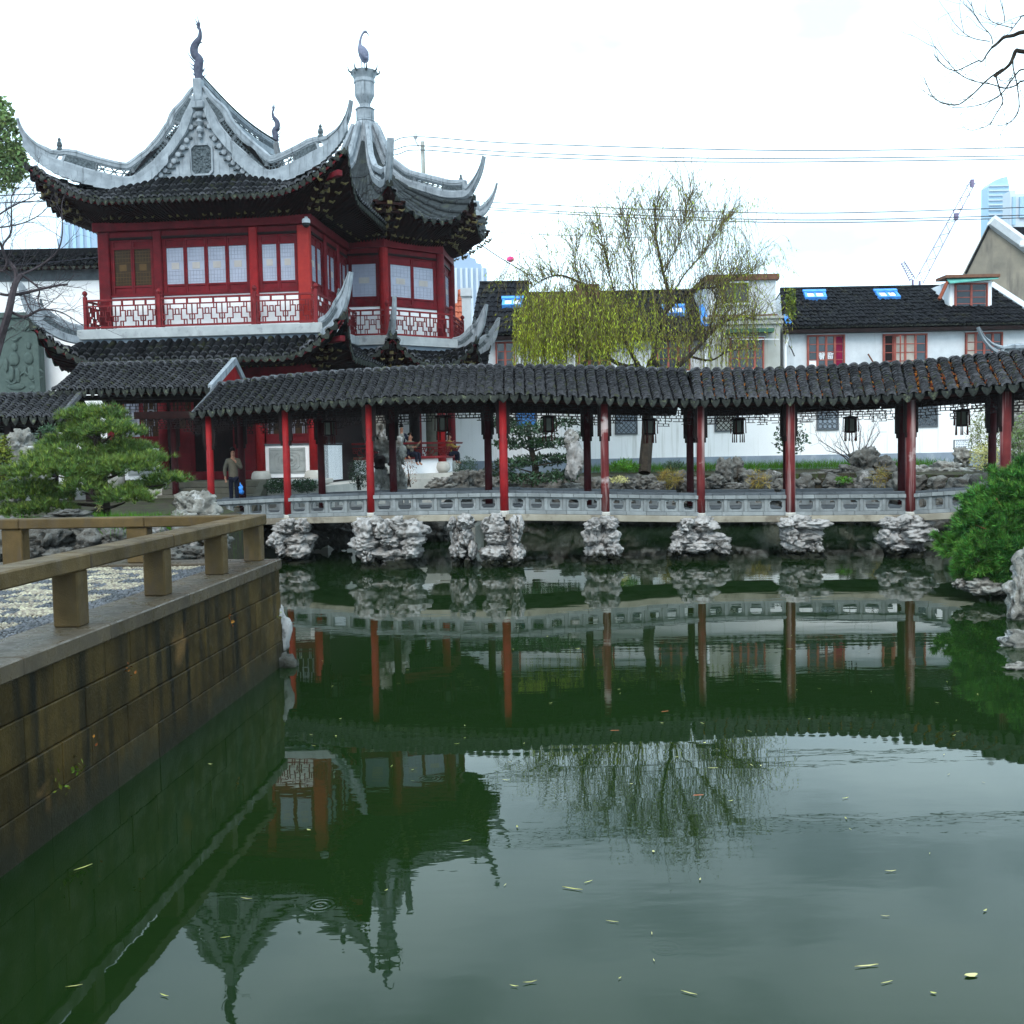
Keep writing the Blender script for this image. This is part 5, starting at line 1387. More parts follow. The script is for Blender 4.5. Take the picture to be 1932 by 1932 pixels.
# ================================================================ garden wall and the houses behind it
def frontal(d, px0=966): return fr(PZ(px0, 0, d) * Vector((1, 1, 0)), (1, 0))
def X_at(px, z, d): return PZ(px, z, d).x
GW = 45.6
gwall = thing('garden_wall', 'white garden wall with pale blue base and lattice windows behind the rock bank', 'wall', (8, GW, 1.8))
x0, x1 = -9.0, X_at(1900, 3, GW)
part(MB().box(x0, x1, GW, GW + .3, 2.36, 5.55), 'wall', WHITE_ST, gwall)
part(MB().box(x0, x1, GW - .04, GW + .3, 1.5, 2.357), 'dado', DADO, gwall)
wr = roof_part(gwall, 'coping')
tile_slope(wr, lambda t, s: Vector((x0 + (x1 - x0) * t, GW + .15 - .45 * s, 5.95 - .36 * s)), 90, 2, .09, mats=[TILE_FAR, TILE_LIP], dh=.14)
pats = []
for (pa, pb, yb, kind) in ((1160, 1203, 820, 'fish'), (1348, 1391, 815, 'clay'), (1540, 1582, 812, 'hex'), (1729, 1769, 806, 'leaf'), (972, 1014, 806, 'blue')):
    a, b = X_at(pa, 3.4, GW), X_at(pb, 3.4, GW); zb = P((pa + pb) / 2, yb, GW).z; zt = zb + 1.22
    wn_ = part(MB().ring([(a, zb), (a, zt), (b, zt), (b, zb)], [(a + .07, zb + .07), (a + .07, zt - .07), (b - .07, zt - .07), (b - .07, zb + .07)], GW - .06, GW - .005), 'window', BRICK_D, gwall)
    part(MB().box(a + .07, b - .07, GW - .02, GW - .01, zb + .07, zt - .07), 'backing', {'blue': BLUE, 'clay': CEMENT, 'hex': DADO, 'leaf': PANE_H, 'fish': DADO}[kind], wn_)
    mb = MB(); n = 4; cw = (b - a - .14) / n; ch = (zt - zb - .14) / 5
    for i in range(n):
        for j in range(5):
            cx_, cz_ = a + .07 + (i + .5) * cw, zb + .07 + (j + .5) * ch
            if kind in ('hex', 'blue'):
                pts = [(cx_ + .5 * cw * math.cos(q), cz_ + .5 * ch * math.sin(q)) for q in [PI / 6 + k_ * PI / 3 for k_ in range(6)]]
                for k_ in range(6): mb.bar(*pts[k_], *pts[(k_ + 1) % 6], .028, GW - .045, GW - .02)
            elif kind in ('fish', 'clay'):
                mb.bar(cx_ - cw / 2, cz_ - ch / 2, cx_ + cw / 2, cz_ + ch / 2, .03, GW - .045, GW - .02)
                mb.bar(cx_ - cw / 2, cz_ + ch / 2, cx_ + cw / 2, cz_ - ch / 2, .03, GW - .045, GW - .02)
            else:
                o_ = (i + j) % 2
                mb.bar(cx_ - cw / 2, cz_, cx_ + cw * .2, cz_ + ch * (.5 if o_ else -.5), .045, GW - .045, GW - .02)
                mb.bar(cx_ - cw * .1, cz_ - ch / 2, cx_ + cw * .4, cz_ + ch * .2, .045, GW - .045, GW - .02)
    part(mb, 'lattice', BRICK_D if kind != 'clay' else DARKWOOD, wn_)

def house_window(root, a, b, zb, zt, y, n, rows, fm=WIN_RED, panes=None, name='window'):
    t = .075
    mb = MB().ring([(a, zb), (a, zt), (b, zt), (b, zb)], [(a + t, zb + t), (a + t, zt - t), (b - t, zt - t), (b - t, zb + t)], y - .08, y + .05)
    w_ = (b - a - 2 * t) / n
    for i in range(1, n): mb.box(a + t + i * w_ - .05, a + t + i * w_ + .05, y - .07, y + .03, zb + t, zt - t)
    h_ = (zt - zb - 2 * t) / rows
    for i in range(n):
        for j in range(1, rows): mb.box(a + t + i * w_ + .05, a + t + (i + 1) * w_ - .05, y - .05, y + .02, zb + t + j * h_ - .018, zb + t + j * h_ + .018)
    wo = part(mb, name, fm, root)
    for i in range(n):
        for j in range(rows):
            m = (panes or {}).get(i, PANE_H); m = (panes or {}).get((i, j), m)
            part(MB().box(a + t + i * w_ + .03, a + t + (i + 1) * w_ - .03, y - .025, y - .015, zb + t + j * h_ + .012, zb + t + (j + 1) * h_ - .012), 'pane', m, wo)
    part(MB().box(a - .08, b + .08, y - .12, y + .02, zb - .09, zb - .002).box(a - .05, b + .05, y - .10, y + .02, zt + .002, zt + .05), 'window_surround', GREYWALL, wo)
    return wo
def zat(px, y, d): return P(px, y, d).z

def tiled_house(label, px0, px1, d, ye, yr, dr, wall_m, rows, courses=9, ridge_px=None, name='house', group='old houses beyond the garden wall'):
    xm = X_at((px0 + px1) / 2, 5, d)
    h = thing(name, label, 'house', (xm, d, 1.84), group)
    xa, xb = X_at(px0, 8, d), X_at(px1, 8, d)
    ze = P((px0 + px1) / 2, ye, d - .3).z; zr = P((px0 + px1) / 2, yr, dr).z
    rxa, rxb = (X_at(ridge_px[0], zr, dr), X_at(ridge_px[1], zr, dr)) if ridge_px else (xa, xb)
    part(MB().box(xa, xb, d, 2 * dr - d, 1.84, ze - .12), 'wall', wall_m, h)
    rf = roof_part(h)
    def sfn(t, s):
        return Vector((rxa + (rxb - rxa) * t, dr, zr)).lerp(Vector((xa + (xb - xa) * t, d - .45, ze - .02)), s)
    tile_slope(rf, sfn, rows, courses, .11, mats=[TILE_FAR, TILE_FAR], dh=.09, dw=.2, jit=.03)
    part(MB().raw([(rxa, dr, zr), (rxb, dr, zr), (xb, 2 * dr - d, ze), (xa, 2 * dr - d, ze)], [(0, 1, 2, 3)]), 'rear_slope', TILE_FAR, rf)
    part(MB().tube([(rxa, dr, zr + .1), (rxb, dr, zr + .1)], .12, 6), 'ridge', TILE_FAR, rf)
    part(MB().box(xa, xb, d - .52, d, ze - .30, ze - .14), 'eave_board', DARKWOOD, rf)
    for sx, q in ((xa, rxa), (xb, rxb)):
        part(MB().raw([(sx, d, ze - .12), (sx, 2 * dr - d, ze - .12), (q, dr, zr - .1)], [(0, 1, 2)]), 'gable', wall_m, h)
    return h, rf, sfn, (xa, xb, ze, zr)
def on_slope(sfn, px, py, d0, d1):
    "point of a roof slope seen at a picture position"
    lo, hi = 0.0, 1.0
    best = None
    for i in range(41):
        s = i / 40
        for t in (0.0, 1.0):
            pass
        q0, q1 = sfn(0, s), sfn(1, s)
        # solve across
        a, b = proj(q0)[0], proj(q1)[0]
        t = (px - a) / (b - a); p = sfn(t, s); e = abs(proj(p)[1] - py)
        if best is None or e < best[0]: best = (e, p, t, s)
    return best[1], best[2], best[3]
def skylight(root, sfn, px, py, w_=1.05, h_=1.0, skew=0):
    p, t, s = on_slope(sfn, px, py, 0, 0)
    dn = (sfn(t, min(s + .1, 1)) - sfn(t, max(s - .1, 0))).normalized(); x = Vector((1, 0, 0)); nrm = x.cross(dn); nrm = nrm if nrm.z > 0 else -nrm
    M = frame3(p, x, nrm, -dn)
    fo = part(MB().ring([(-w_ / 2, -h_ / 2), (-w_ / 2, h_ / 2), (w_ / 2, h_ / 2), (w_ / 2, -h_ / 2)], [(-w_ / 2 + .12, -h_ / 2 + .12), (-w_ / 2 + .12, h_ / 2 - .12), (w_ / 2 - .12, h_ / 2 - .12), (w_ / 2 - .12, -h_ / 2 + .12)], .0, .26, M)
              .box(-.04, .04, .1, .25, -h_ / 2, h_ / 2, M).box(-w_ / 2 - .05, w_ / 2 + .05, .22, .30, h_ / 2 - .2, h_ / 2 + .06, M), 'skylight', BLUE, root)
    for a, b in ((-w_ / 2 + .12, -.04), (.04, w_ / 2 - .12)): part(MB().box(a, b, .16, .18, -h_ / 2 + .12, h_ / 2 - .12, M), 'pane', PAPER, fo)

# right house
h1, r1, s1, (xa, xb, ze, zr) = tiled_house('long white house with two blue roof skylights and a teal topped dormer', 1478, 1962, 50, 613, 546, 54, GREYWALL, 58, 11, ridge_px=(1472, 1872))
skylight(r1, s1, 1537, 563); skylight(r1, s1, 1673, 563)
Y0 = 49.9
def hw(px0, px1, y0, y1, d): return X_at(px0, 7, d), X_at(px1, 7, d), zat((px0 + px1) / 2, y1, d), zat((px0 + px1) / 2, y0, d)
a, b, zb, zt = hw(1522, 1593, 632, 697, 50)
w1 = house_window(h1, a, b, zb, zt, 49.95, 4, 4, panes={3: CURT, (0, 0): PAPER, (0, 1): PANE_H})
# white brush strokes stuck on two panes
tw = (b - a - .15) / 4; rs = random.Random(12)
for i, strokes in ((1, [(.1, .9, .45, .86), (.28, .98, .26, .6), (.08, .66, .42, .7), (.55, .95, .95, .9), (.74, 1, .72, .62), (.5, .68, .95, .7), (.1, .5, .9, .52), (.2, .36, .8, .38), (.5, .6, .48, .05), (.18, .26, .3, .02), (.8, .28, .72, .0), (.34, .2, .66, .22)]),
                   (2, [(.12, .95, .14, .08), (.12, .92, .55, .95), (.34, .9, .36, .62), (.6, .98, .62, .66), (.6, .82, .96, .84), (.2, .62, .9, .64), (.24, .44, .86, .46), (.86, .46, .82, .1), (.2, .1, .84, .08), (.3, .3, .7, .28), (.5, .46, .48, .1)])):
    mb = MB(); ox, oz = a + .075 + i * tw + .06, zb + .075 + (zt - zb - .15) * .25 + .03
    sx, sz = tw - .12, (zt - zb - .15) * .25 - .05
    for q in strokes: mb.bar(ox + q[0] * sx, oz + q[1] * sz, ox + q[2] * sx, oz + q[3] * sz, .035, 49.905, 49.918)
    part(mb, 'lettering', PAPER, w1)
a, b, zb, zt = hw(1665, 1748, 630, 700, 50)
house_window(h1, a, b, zb, zt, 49.95, 4, 4, panes={0: DARKWOOD, 1: CURT_W, 2: CURT_W})
wx = X_at(1690, 7, 49.5)
part(MB().ring([(0, zb), (0, zt - .1), (.5, zt - .1), (.5, zb)], [(.05, zb + .05), (.05, zt - .15), (.45, zt - .15), (.45, zb + .05)], -.02, .02, fr((wx, 49.92), (.45, -.9))), 'open_casement', WIN_RED, h1)
part(MB().raw([(a + .1, 49.96, zt - .1), (a + .5, 49.96, zt - .1), (a + .42, 49.93, zb + .5), (a + .36, 49.93, zb)], [(0, 1, 2, 3)]), 'curtain', CURT_W, h1)
a, b, zb, zt = hw(1820, 1890, 627, 695, 50)
house_window(h1, a, b, zb, zt, 49.95, 4, 4, panes={0: CURT_W})
part(MB().tube([P(1484, 622, 49.8), P(1486, 640, 49.8), P(1482, 655, 49.8), P(1482, 700, 49.8)], .07, 6), 'drain_pipe', PAPER, h1)
part(MB().tube([P(1489, 652, 49.7), P(1494, 660, 49.6), P(1499, 672, 49.5)], .03, 5), 'bracket_arm', IRON, h1)
part(MB().tube([P(1638, 668, 49.8), P(1648, 684, 49.6)], .04, 5), 'bracket_arm', BRICK_R, h1)
p, t, s = on_slope(s1, 1490, 603, 0, 0)
part(MB().raw([P(1478, 593, 50.6), P(1488, 593, 50.6), P(1497, 613, 49.5), P(1484, 613, 49.5)], [(0, 1, 2, 3)]).raw([P(1478, 597, 50.6), P(1488, 597, 50.6), P(1497, 617, 49.5), P(1484, 617, 49.5)], [(0, 1, 2, 3)]), 'tarpaulin', BLUE, r1)
# dormer
D = 51.4
a, b, zb, zt = hw(1800, 1862, 534, 588, D)
dm = part(MB().box(a - .22, b + .22, D + .03, D + 2.5, zb - .3, zt + .1), 'dormer', PAPER, h1)
part(MB().prism([(0, zb - .3), (0, zt + .1), (1.0, zt + .1)], 0, .03, fr((a - .25, D), (0, 1))), 'cheek', GREYWALL, dm)
house_window(dm, a, b, zb, zt, D, 2, 4)
part(MB().box(a - .55, b + .45, D - .35, D + .9, zt + .22, zt + .36), 'dormer_roof', BRICK_R, dm)
part(MB().raw([P(1786, 526, D - .1), P(1792, 533, D - .5), P(1884, 524, D - .3), P(1874, 521, D + .1), P(1786, 528, D - .1), P(1792, 535, D - .5), P(1884, 526, D - .3), P(1874, 523, D + .1)], [(0, 1, 2, 3), (4, 5, 6, 7), (0, 1, 5, 4), (1, 2, 6, 5), (2, 3, 7, 6)]), 'awning', TEAL, dm)
part(MB().box(a - .3, b + .15, D - .12, D + .02, zb - .32, zb - .12), 'flashing', BLUE, dm)
part(MB().tube([P(1787, 533, D - .2), P(1772, 565, D - .6)], .09, 5), 'verge', TILE_RED, dm)
part(MB().box(a - .2, b + .6, D - .7, D - .1, zb - .62, zb - .5), 'ledge', BRICK_R, dm)
q0, q1 = s1(1, 0), s1(1, 1)
part(MB().tube([q0 + Vector((0, 0, .1)), q1 + Vector((0, 0, .1))], .22, 5), 'verge_coping', GREYWALL, r1)

# cement house
D = 49.6
h2 = thing('house', 'tall grey cement house front with brick topped attic between the willow and the white house', 'house', (X_at(1402, 5, D), D, 1.84), 'old houses beyond the garden wall')
xa, xb = X_at(1333, 8, D), X_at(1472, 8, D); z1, z2, z3 = zat(1400, 612, D), zat(1400, 528, D), zat(1400, 517, D)
part(MB().box(xa, xb, D, D + 6, 1.84, z1), 'wall', CEMENT, h2)
for i, o_ in enumerate((.14, .06, .16)): part(MB().box(xa - o_, xb + o_, D - o_, D + 6, z1 + i * .12, z1 + i * .12 + .118), 'cornice', CEMENT, h2)
part(MB().box(xa + .15, xb - .15, D + .2, D + 5, z1 + .36, z2), 'attic_wall', GREYWALL, h2)
part(MB().box(xa + .02, xb - .02, D + .02, D + 5.2, z2 + .002, z3), 'parapet', BRICK_R, h2)
part(MB().box(xa + .1, xb - .1, D + .1, D + .2, z1 + .36, z1 + .46), 'attic_sill', BRICK_R, h2)
a, b, zb, zt = hw(1363, 1414, 533, 571, D); house_window(h2, a, b, zb, zt, D + .16, 2, 1, fm=YELLEAF)
a, b, zb, zt = hw(1376, 1441, 637, 697, D); house_window(h2, a, b, zb, zt, D - .03, 4, 3)
part(MB().box(a - .15, b + .35, D - .6, D, zt + .18, zt + .36), 'awning', DGREEN, h2)
part(MB().tube([P(1380, 640, 49), P(1470, 640, 49)], .02, 4), 'curtain_pole', PAPER, h2)
part(MB().tube([P(1332, 655, 49.4), P(1332, 700, 49.4)], .06, 6), 'drain_pipe', PAPER, h2)

# long house behind the willow
h3, r3, s3, (xa, xb, ze, zr) = tiled_house('long dark roofed white house half hidden by the willow strands', 996, 1332, 50.4, 632, 556, 54.4, GREYWALL, 42, 10)
for pa, pb, y0 in ((1090, 1152, 644), (1238, 1302, 634)):
    a, b, zb, zt = hw(pa, pb, y0, 700, 50.4); house_window(h3, a, b, zb, zt, 50.36, 3, 3)
skylight(r3, s3, 1272, 592)
part(MB().box(X_at(1085, 9, 53), X_at(1131, 9, 53), 53, 54.5, zat(1108, 590, 53), zat(1108, 536, 53)), 'chimney_block', BRICK_R, r3)
p_ = P(1332, 600, 49.5)
part(MB().raw([P(1318, 578, 51.2), P(1328, 572, 51.2), P(1346, 612, 49.4), P(1322, 612, 49.4)], [(0, 1, 2, 3)]).raw([P(1318, 580, 51.2), P(1328, 574, 51.2), P(1346, 615, 49.4), P(1322, 615, 49.4)], [(0, 1, 2, 3)]), 'tarpaulin', BLUE, r3)
h3b, r3b, s3b, _ = tiled_house('narrow house with higher dark roof and bright blue framed skylight beside the tower', 888, 996, 50.2, 630, 538, 54.6, GREYWALL, 14, 10, ridge_px=(905, 998))
skylight(r3b, s3b, 967, 578, 1.0, .9)
a, b, zb, zt = hw(935, 972, 645, 698, 50.2); house_window(h3b, a, b, zb, zt, 50.16, 2, 3)
part(MB().box(X_at(873, 8, 49), X_at(890, 8, 49), 48.8, 49.4, 1.84, zat(881, 560, 49)).box(X_at(871, 8, 49), X_at(892, 8, 49), 48.7, 49.5, zat(881, 560, 49), zat(881, 545, 49)), 'chimney_pier', GREYWALL, h3b)
# red tiled house
h5 = thing('house', 'small house with orange red tiled roof glimpsed beside the tower railing', 'house', (X_at(855, 5, 48), 50, 1.84), 'old houses beyond the garden wall')
rf5 = roof_part(h5)
tile_slope(rf5, lambda t, s: P(800, 548, 54).lerp(P(878, 550, 54), t).lerp(P(800, 650, 49.5).lerp(P(876, 650, 49.5), t), s), 12, 9, .12, mats=[TILE_RED, TILE_RED], drips=False)
part(MB().box(X_at(800, 5, 49.8), X_at(874, 5, 49.8), 49.8, 56, 1.84, zat(850, 655, 49.8)), 'wall', GREYWALL, h5)
part(MB().box(X_at(845, 9, 53), X_at(864, 9, 53), 52.6, 53.6, zat(850, 590, 53), zat(850, 540, 53)), 'chimney', GREYWALL, h5)
# big bare gable
D = 56
h4 = thing('house', 'tall weathered cement gable wall rising behind the dormer house', 'house', (X_at(1920, 5, D), D, 1.84), 'old houses beyond the garden wall')
pts = [(1822, 516), (1872, 418), (1990, 505), (1990, 640), (1822, 640)]
part(MB().prism([(P(x, y, D).x, P(x, y, D).z) for x, y in pts], D, D + .4), 'wall', GABLE, h4)
part(MB().tube([P(1870, 416, D - .1), P(1990, 503, D - .1)], .33, 6), 'verge_coping', GREYWALL, h4)
part(MB().tube([P(1822, 516, D - .05), P(1871, 417, D - .05)], .06, 5), 'verge', TILE_FAR, h4)
part(MB().raw([P(1900, 428, D + 1), P(1990, 428, D + 1), P(2040, 500, D + .2), P(1945, 470, D + .2)], [(0, 1, 2, 3)]), 'roof', TILE_FAR, h4)
part(MB().lathe([(.12, 0), (.16, .1), (.1, .3)], T(*P(1929, 466, D - .4)), 8), 'flood_lamp', PAPER, h4)

# ================================================================ tall white wall and green relief on the far left
LW = 43.5
lw = thing('boundary_wall', 'high white wall with dark tiled coping behind the bare tree', 'wall', (X_at(60, 5, LW), LW, 1.86))
xa, xb = X_at(-260, 8, LW), X_at(206, 8, LW)
zc, zk, zt_ = zat(100, 530, LW), zat(100, 507, LW), zat(100, 474, LW)
part(MB().box(xa, xb, LW, LW + .5, 1.86, zc), 'wall', WHITE, lw)
part(MB().box(xa, xb, LW - .06, LW + .5, zc + .002, zk), 'frieze_band', BRICK_D, lw)
cr2 = roof_part(lw, 'coping')
tile_slope(cr2, lambda t, s: Vector((xa + (xb - xa) * t, LW + .2 - .75 * s, zt_ - .12 - (zt_ - zk - .1) * s)), 36, 3, .11, mats=[TILE, TILE], dh=.16)
part(MB().box(xa, xb, LW + .05, LW + .35, zt_ - .2, zt_ + .12), 'coping_ridge', TILE, lw)
part(MB().box(xa, xb, LW - .58, LW - .06, zk - .06, zk - .001), 'coping_soffit', SOFFIT, lw)
D = 42.6
rl = thing('relief_wall', 'grey green carved stone relief slab standing before the white wall', 'relief', (X_at(20, 5, D), D, 1.86))
xa, xb = X_at(-110, 6, D), X_at(78, 6, D); zt_ = zat(40, 600, D)
part(MB().box(xa, xb, D, D + .4, 1.86, zt_, c=.03), 'slab', RELIEF, rl)
part(MB().box(xa - .05, xb + .05, D - .1, D + .5, zt_ + .002, zt_ + .22, c=.02), 'cap', RELIEF, rl)
part(MB().box(xb - .25, xb - .02, D - .08, D - .002, 1.9, zt_ - .02, c=.02), 'border', RELIEF, rl)
mb = MB(); rr_ = random.Random(9)
def blob(px, py, sx, sz, seed, dep=.055):
    p = P(px, py, D); rock_mb(mb, (p.x, D - .02, p.z), (sx, dep, sz), seed, 2, .25, .1)
for (x_, y_, sx, sz) in ((28, 655, .12, .16), (55, 652, .11, .15), (27, 678, .22, .26), (55, 676, .2, .24), (22, 705, .14, .3), (34, 708, .12, .3), (60, 704, .18, .3), (48, 700, .08, .2), (12, 690, .1, .3), (30, 730, .4, .12), (64, 732, .2, .1)): blob(x_, y_, sx, sz, rr_.randint(1, 99))
part(mb, 'carved_relief', RELIEF, rl, smooth=True)
mb = MB()
for i in range(16):
    px_, py_ = rr_.uniform(2, 66), rr_.choice([rr_.uniform(612, 645), rr_.uniform(700, 742)])
    pts = [P(px_ + q * 5, py_ + 4 * math.sin(q * 1.3 + i), D - .03) for q in range(5)]
    mb.tube(pts, [.02, .05, .06, .05, .02], 5)
part(mb, 'carved_cloud', RELIEF, rl, kind='stuff')

# ================================================================ far towers, cranes, pole and cables
def tower_block(label, pts, d, m, depth=6, name='skyscraper'):
    t = thing(name, label, 'skyscraper', (P(pts[0][0], 900, d).x, d, 1.84), 'hazy towers above the roofs')
    poly = [(P(x, y, d).x, P(x, y, d).z) for x, y in pts]
    xs = [p[0] for p in poly]
    full = [(xs[0], 1.84)] + poly + [(xs[-1], 1.84)]
    part(MB().prism(full, d, d + depth), 'tower_shaft', m, t)
    return t
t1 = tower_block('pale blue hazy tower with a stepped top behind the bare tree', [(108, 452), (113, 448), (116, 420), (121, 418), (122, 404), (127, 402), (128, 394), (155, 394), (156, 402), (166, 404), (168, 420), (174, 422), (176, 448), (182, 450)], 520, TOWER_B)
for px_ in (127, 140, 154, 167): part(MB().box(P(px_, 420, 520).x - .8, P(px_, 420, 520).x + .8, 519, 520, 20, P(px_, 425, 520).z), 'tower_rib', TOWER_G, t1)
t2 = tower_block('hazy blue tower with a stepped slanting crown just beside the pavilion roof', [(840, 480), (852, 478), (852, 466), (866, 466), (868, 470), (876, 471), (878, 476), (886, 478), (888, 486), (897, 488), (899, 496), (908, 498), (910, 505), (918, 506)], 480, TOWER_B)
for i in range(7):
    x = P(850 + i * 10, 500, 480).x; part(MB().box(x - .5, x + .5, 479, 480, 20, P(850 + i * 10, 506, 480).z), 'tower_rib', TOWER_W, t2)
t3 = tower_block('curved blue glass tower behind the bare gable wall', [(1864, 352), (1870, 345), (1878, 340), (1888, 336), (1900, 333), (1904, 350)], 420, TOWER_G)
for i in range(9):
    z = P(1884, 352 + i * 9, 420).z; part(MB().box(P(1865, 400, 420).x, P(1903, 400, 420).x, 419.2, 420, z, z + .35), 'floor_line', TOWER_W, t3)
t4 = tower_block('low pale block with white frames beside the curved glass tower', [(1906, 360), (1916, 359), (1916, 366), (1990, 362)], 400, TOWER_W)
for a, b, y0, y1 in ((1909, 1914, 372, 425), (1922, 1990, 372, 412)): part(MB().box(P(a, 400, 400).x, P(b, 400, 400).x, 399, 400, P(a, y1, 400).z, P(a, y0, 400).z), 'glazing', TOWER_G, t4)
def jib(label, p0, p1, d, th, m, extra=()):
    c = thing('construction_crane', label, 'crane', (P(*p0, d).x, d, 1.84), 'construction cranes on the skyline')
    a, b = P(*p0, d), P(*p1, d); n = 16; u = (b - a) / n; nrm = Vector((-u.z, 0, u.x)).normalized() * th
    mb = MB()
    for o_ in (nrm * .5, -nrm * .5): mb.tube([a + o_, b + o_ * .6], .13, 4)
    for i in range(n):
        s_ = 1 if i % 2 else -1
        mb.tube([a + u * i + nrm * .5 * s_, a + u * (i + 1) - nrm * .45 * s_], .09, 3)
    part(mb, 'jib', m, c)
    base = Vector((a.x, a.y, 1.84)); part(MB().tube([base, a], .3, 4), 'mast', m, c)
    return c
c1 = jib('slanting lattice crane jib above the white house roof', (1735, 530), (1836, 342), 260, 2.0, CRANE_R)
part(MB().box(-.45, .45, -.4, .4, -.7, .7, T(*P(1804, 408, 260))), 'counterweight', CRANE_R, c1); part(MB().box(-.35, .35, -.4, .4, -.9, .9, T(*P(1834, 346, 260))), 'jib_head', CRANE_R, c1)
jib('short thin crane jib low above the white house ridge', (1722, 528), (1703, 495), 260, 1.4, CRANE_R)
c3 = jib('small crane with a pink sign next to the pavilion roof', (945, 528), (960, 495), 300, 1.2, TOWER_W)
part(MB().lathe([(.4, -.5), (1.1, 0), (.9, .8), (.3, 1.1)], T(*P(963, 491, 300)), 8), 'crane_sign', CRANE_P, c3)
pole = thing('utility_pole', 'weathered utility pole standing behind the octagonal tower', 'pole', (P(802, 300, 58).x, 58, 1.84))
part(MB().tube([Vector((P(803, 300, 58).x, 58, 1.84)), P(797, 267, 58)], [.14, .11], 8), 'shaft', CEMENT, pole)
part(MB().tube([P(791, 276, 58), P(785, 268, 58), P(784, 262, 58)], .05, 5).lathe([(.08, 0), (.12, .1), (.08, .3)], T(*P(784, 262, 58)), 8), 'insulator', GREYWALL, pole)
def cable(pts, d, label, r=.028, sag=0):
    q = cat_rom([P(x, y, d) for x, y in pts], 8)
    return tag(top(MB().tube(q, r, 4), 'overhead_cable', WIRE), label, 'cable', 'overhead cables crossing the sky')
cable([(600, 290), (727, 271), (785, 258), (988, 271), (1500, 284), (2000, 277)], 57.8, 'uppermost overhead cable, on the bracket of the utility pole')
cable([(600, 302), (735, 284), (791, 275), (988, 288), (1400, 299), (2000, 293)], 57.8, 'second overhead cable fixed to the utility pole')
cable([(600, 310), (740, 293), (793, 283), (988, 296), (1400, 306), (2000, 299)], 57.8, 'lowest of the three cables fixed to the utility pole')
cable([(700, 372), (906, 381), (1250, 396), (1560, 402), (2000, 389)], 62, 'upper of the low cables behind the willow crown')
cable([(700, 380), (906, 391), (1250, 408), (1560, 415), (2000, 404)], 62, 'middle of the low cables behind the willow crown')
cable([(700, 384), (906, 395), (1250, 413), (1560, 420), (2000, 409)], 62, 'lowest of the low cables behind the willow crown')
cable([(918, 437), (1060, 444), (1240, 449)], 52, 'short faint cable running from the tower roof to the willow', .015)
cable([(898, 455), (940, 484), (1000, 520)], 46, 'steep thin cable dropping from the tower eave')
cable([(-60, 507), (100, 494), (196, 484)], 42.5, 'cable running along the top of the high white wall', .02)
cable([(-60, 372), (60, 366), (110, 362)], 50, 'upper thin cable behind the bare tree')
cable([(-60, 386), (60, 380), (120, 378)], 50, 'lower thin cable behind the bare tree')
# ================================================================ trees and plants
def twigs(mb, p, d, ln, r, depth, rnd, spread=.7, up=0.0, k=4, ends=None, nch=(2, 3), shrink=.68, bend=.25):
    "a branch that wanders and forks"
    pts = [p]; q = d.normalized(); n = 4
    for i in range(n):
        q = (q + Vector((rnd.uniform(-1, 1), rnd.uniform(-1, 1), rnd.uniform(-1, 1) + up)) * bend).normalized()
        pts.append(pts[-1] + q * ln / n)
    mb.tube(pts, [r * (1 - .45 * i / n) for i in range(n + 1)], k, cap=False)
    if ends is not None and depth <= 1: ends += pts[2:]
    if depth > 0:
        for c in range(rnd.randint(*nch)):
            b = pts[rnd.randint(2, n)] if c else pts[-1]
            dd = (q + Vector((rnd.uniform(-1, 1), rnd.uniform(-1, 1), rnd.uniform(-1, 1))) * spread).normalized()
            twigs(mb, b, dd, ln * shrink * rnd.uniform(.7, 1.2), r * .55, depth - 1, rnd, spread, up, k, ends, nch, shrink, bend)
def px_branch(mb, pts, d, r0, r1, k=6, dj=.0, rnd=RN):
    q = cat_rom([P(x, y, d + rnd.uniform(-dj, dj)) for x, y in pts], 4)
    mb.tube(q, list(np.linspace(r0, r1, len(q))), k); return q

# --- bare tree in front of the white wall
D = 21.0
bt = thing('bare_tree', 'bare gnarled tree with dark twisting twigs before the high white wall', 'tree', P(-30, 900, D))
mb = MB(); rt = random.Random(31)
f3 = lambda X, Y: (X * .2558, 388 + Y * .2558)
mains = [([(-34, 900), (-30, 800), (-14, 700), f3(0, 1000), f3(60, 800), f3(90, 660), f3(120, 560), f3(160, 510)], .10, .05),
         ([f3(90, 660), f3(200, 640), f3(280, 620), f3(420, 590), f3(500, 580)], .035, .018),
         ([f3(75, 780), f3(180, 820), f3(290, 770), f3(380, 770), f3(480, 800), f3(620, 890)], .032, .008),
         ([f3(120, 560), f3(110, 470), f3(40, 380), (0, 458), (-20, 440)], .045, .02),
         ([f3(160, 510), f3(230, 560), f3(290, 620), f3(280, 700), f3(300, 760)], .025, .010),
         ([f3(160, 510), f3(300, 440), f3(420, 340), f3(460, 200), f3(455, 0), (122, 370)], .022, .006),
         ([(-20, 470), f3(0, 480), f3(50, 420), f3(20, 300), f3(80, 200), f3(85, 60), (22, 370), (36, 352)], .03, .008),
         ([(-20, 425), (0, 404), (30, 386), (60, 372), (75, 358)], .02, .006),
         ([(-20, 430), (10, 428), (46, 420), (75, 405), (92, 388)], .018, .006),
         ([f3(0, 650), f3(60, 660), f3(100, 640)], .03, .02),
         ([f3(170, 640), f3(220, 760), f3(270, 800)], .02, .008)]
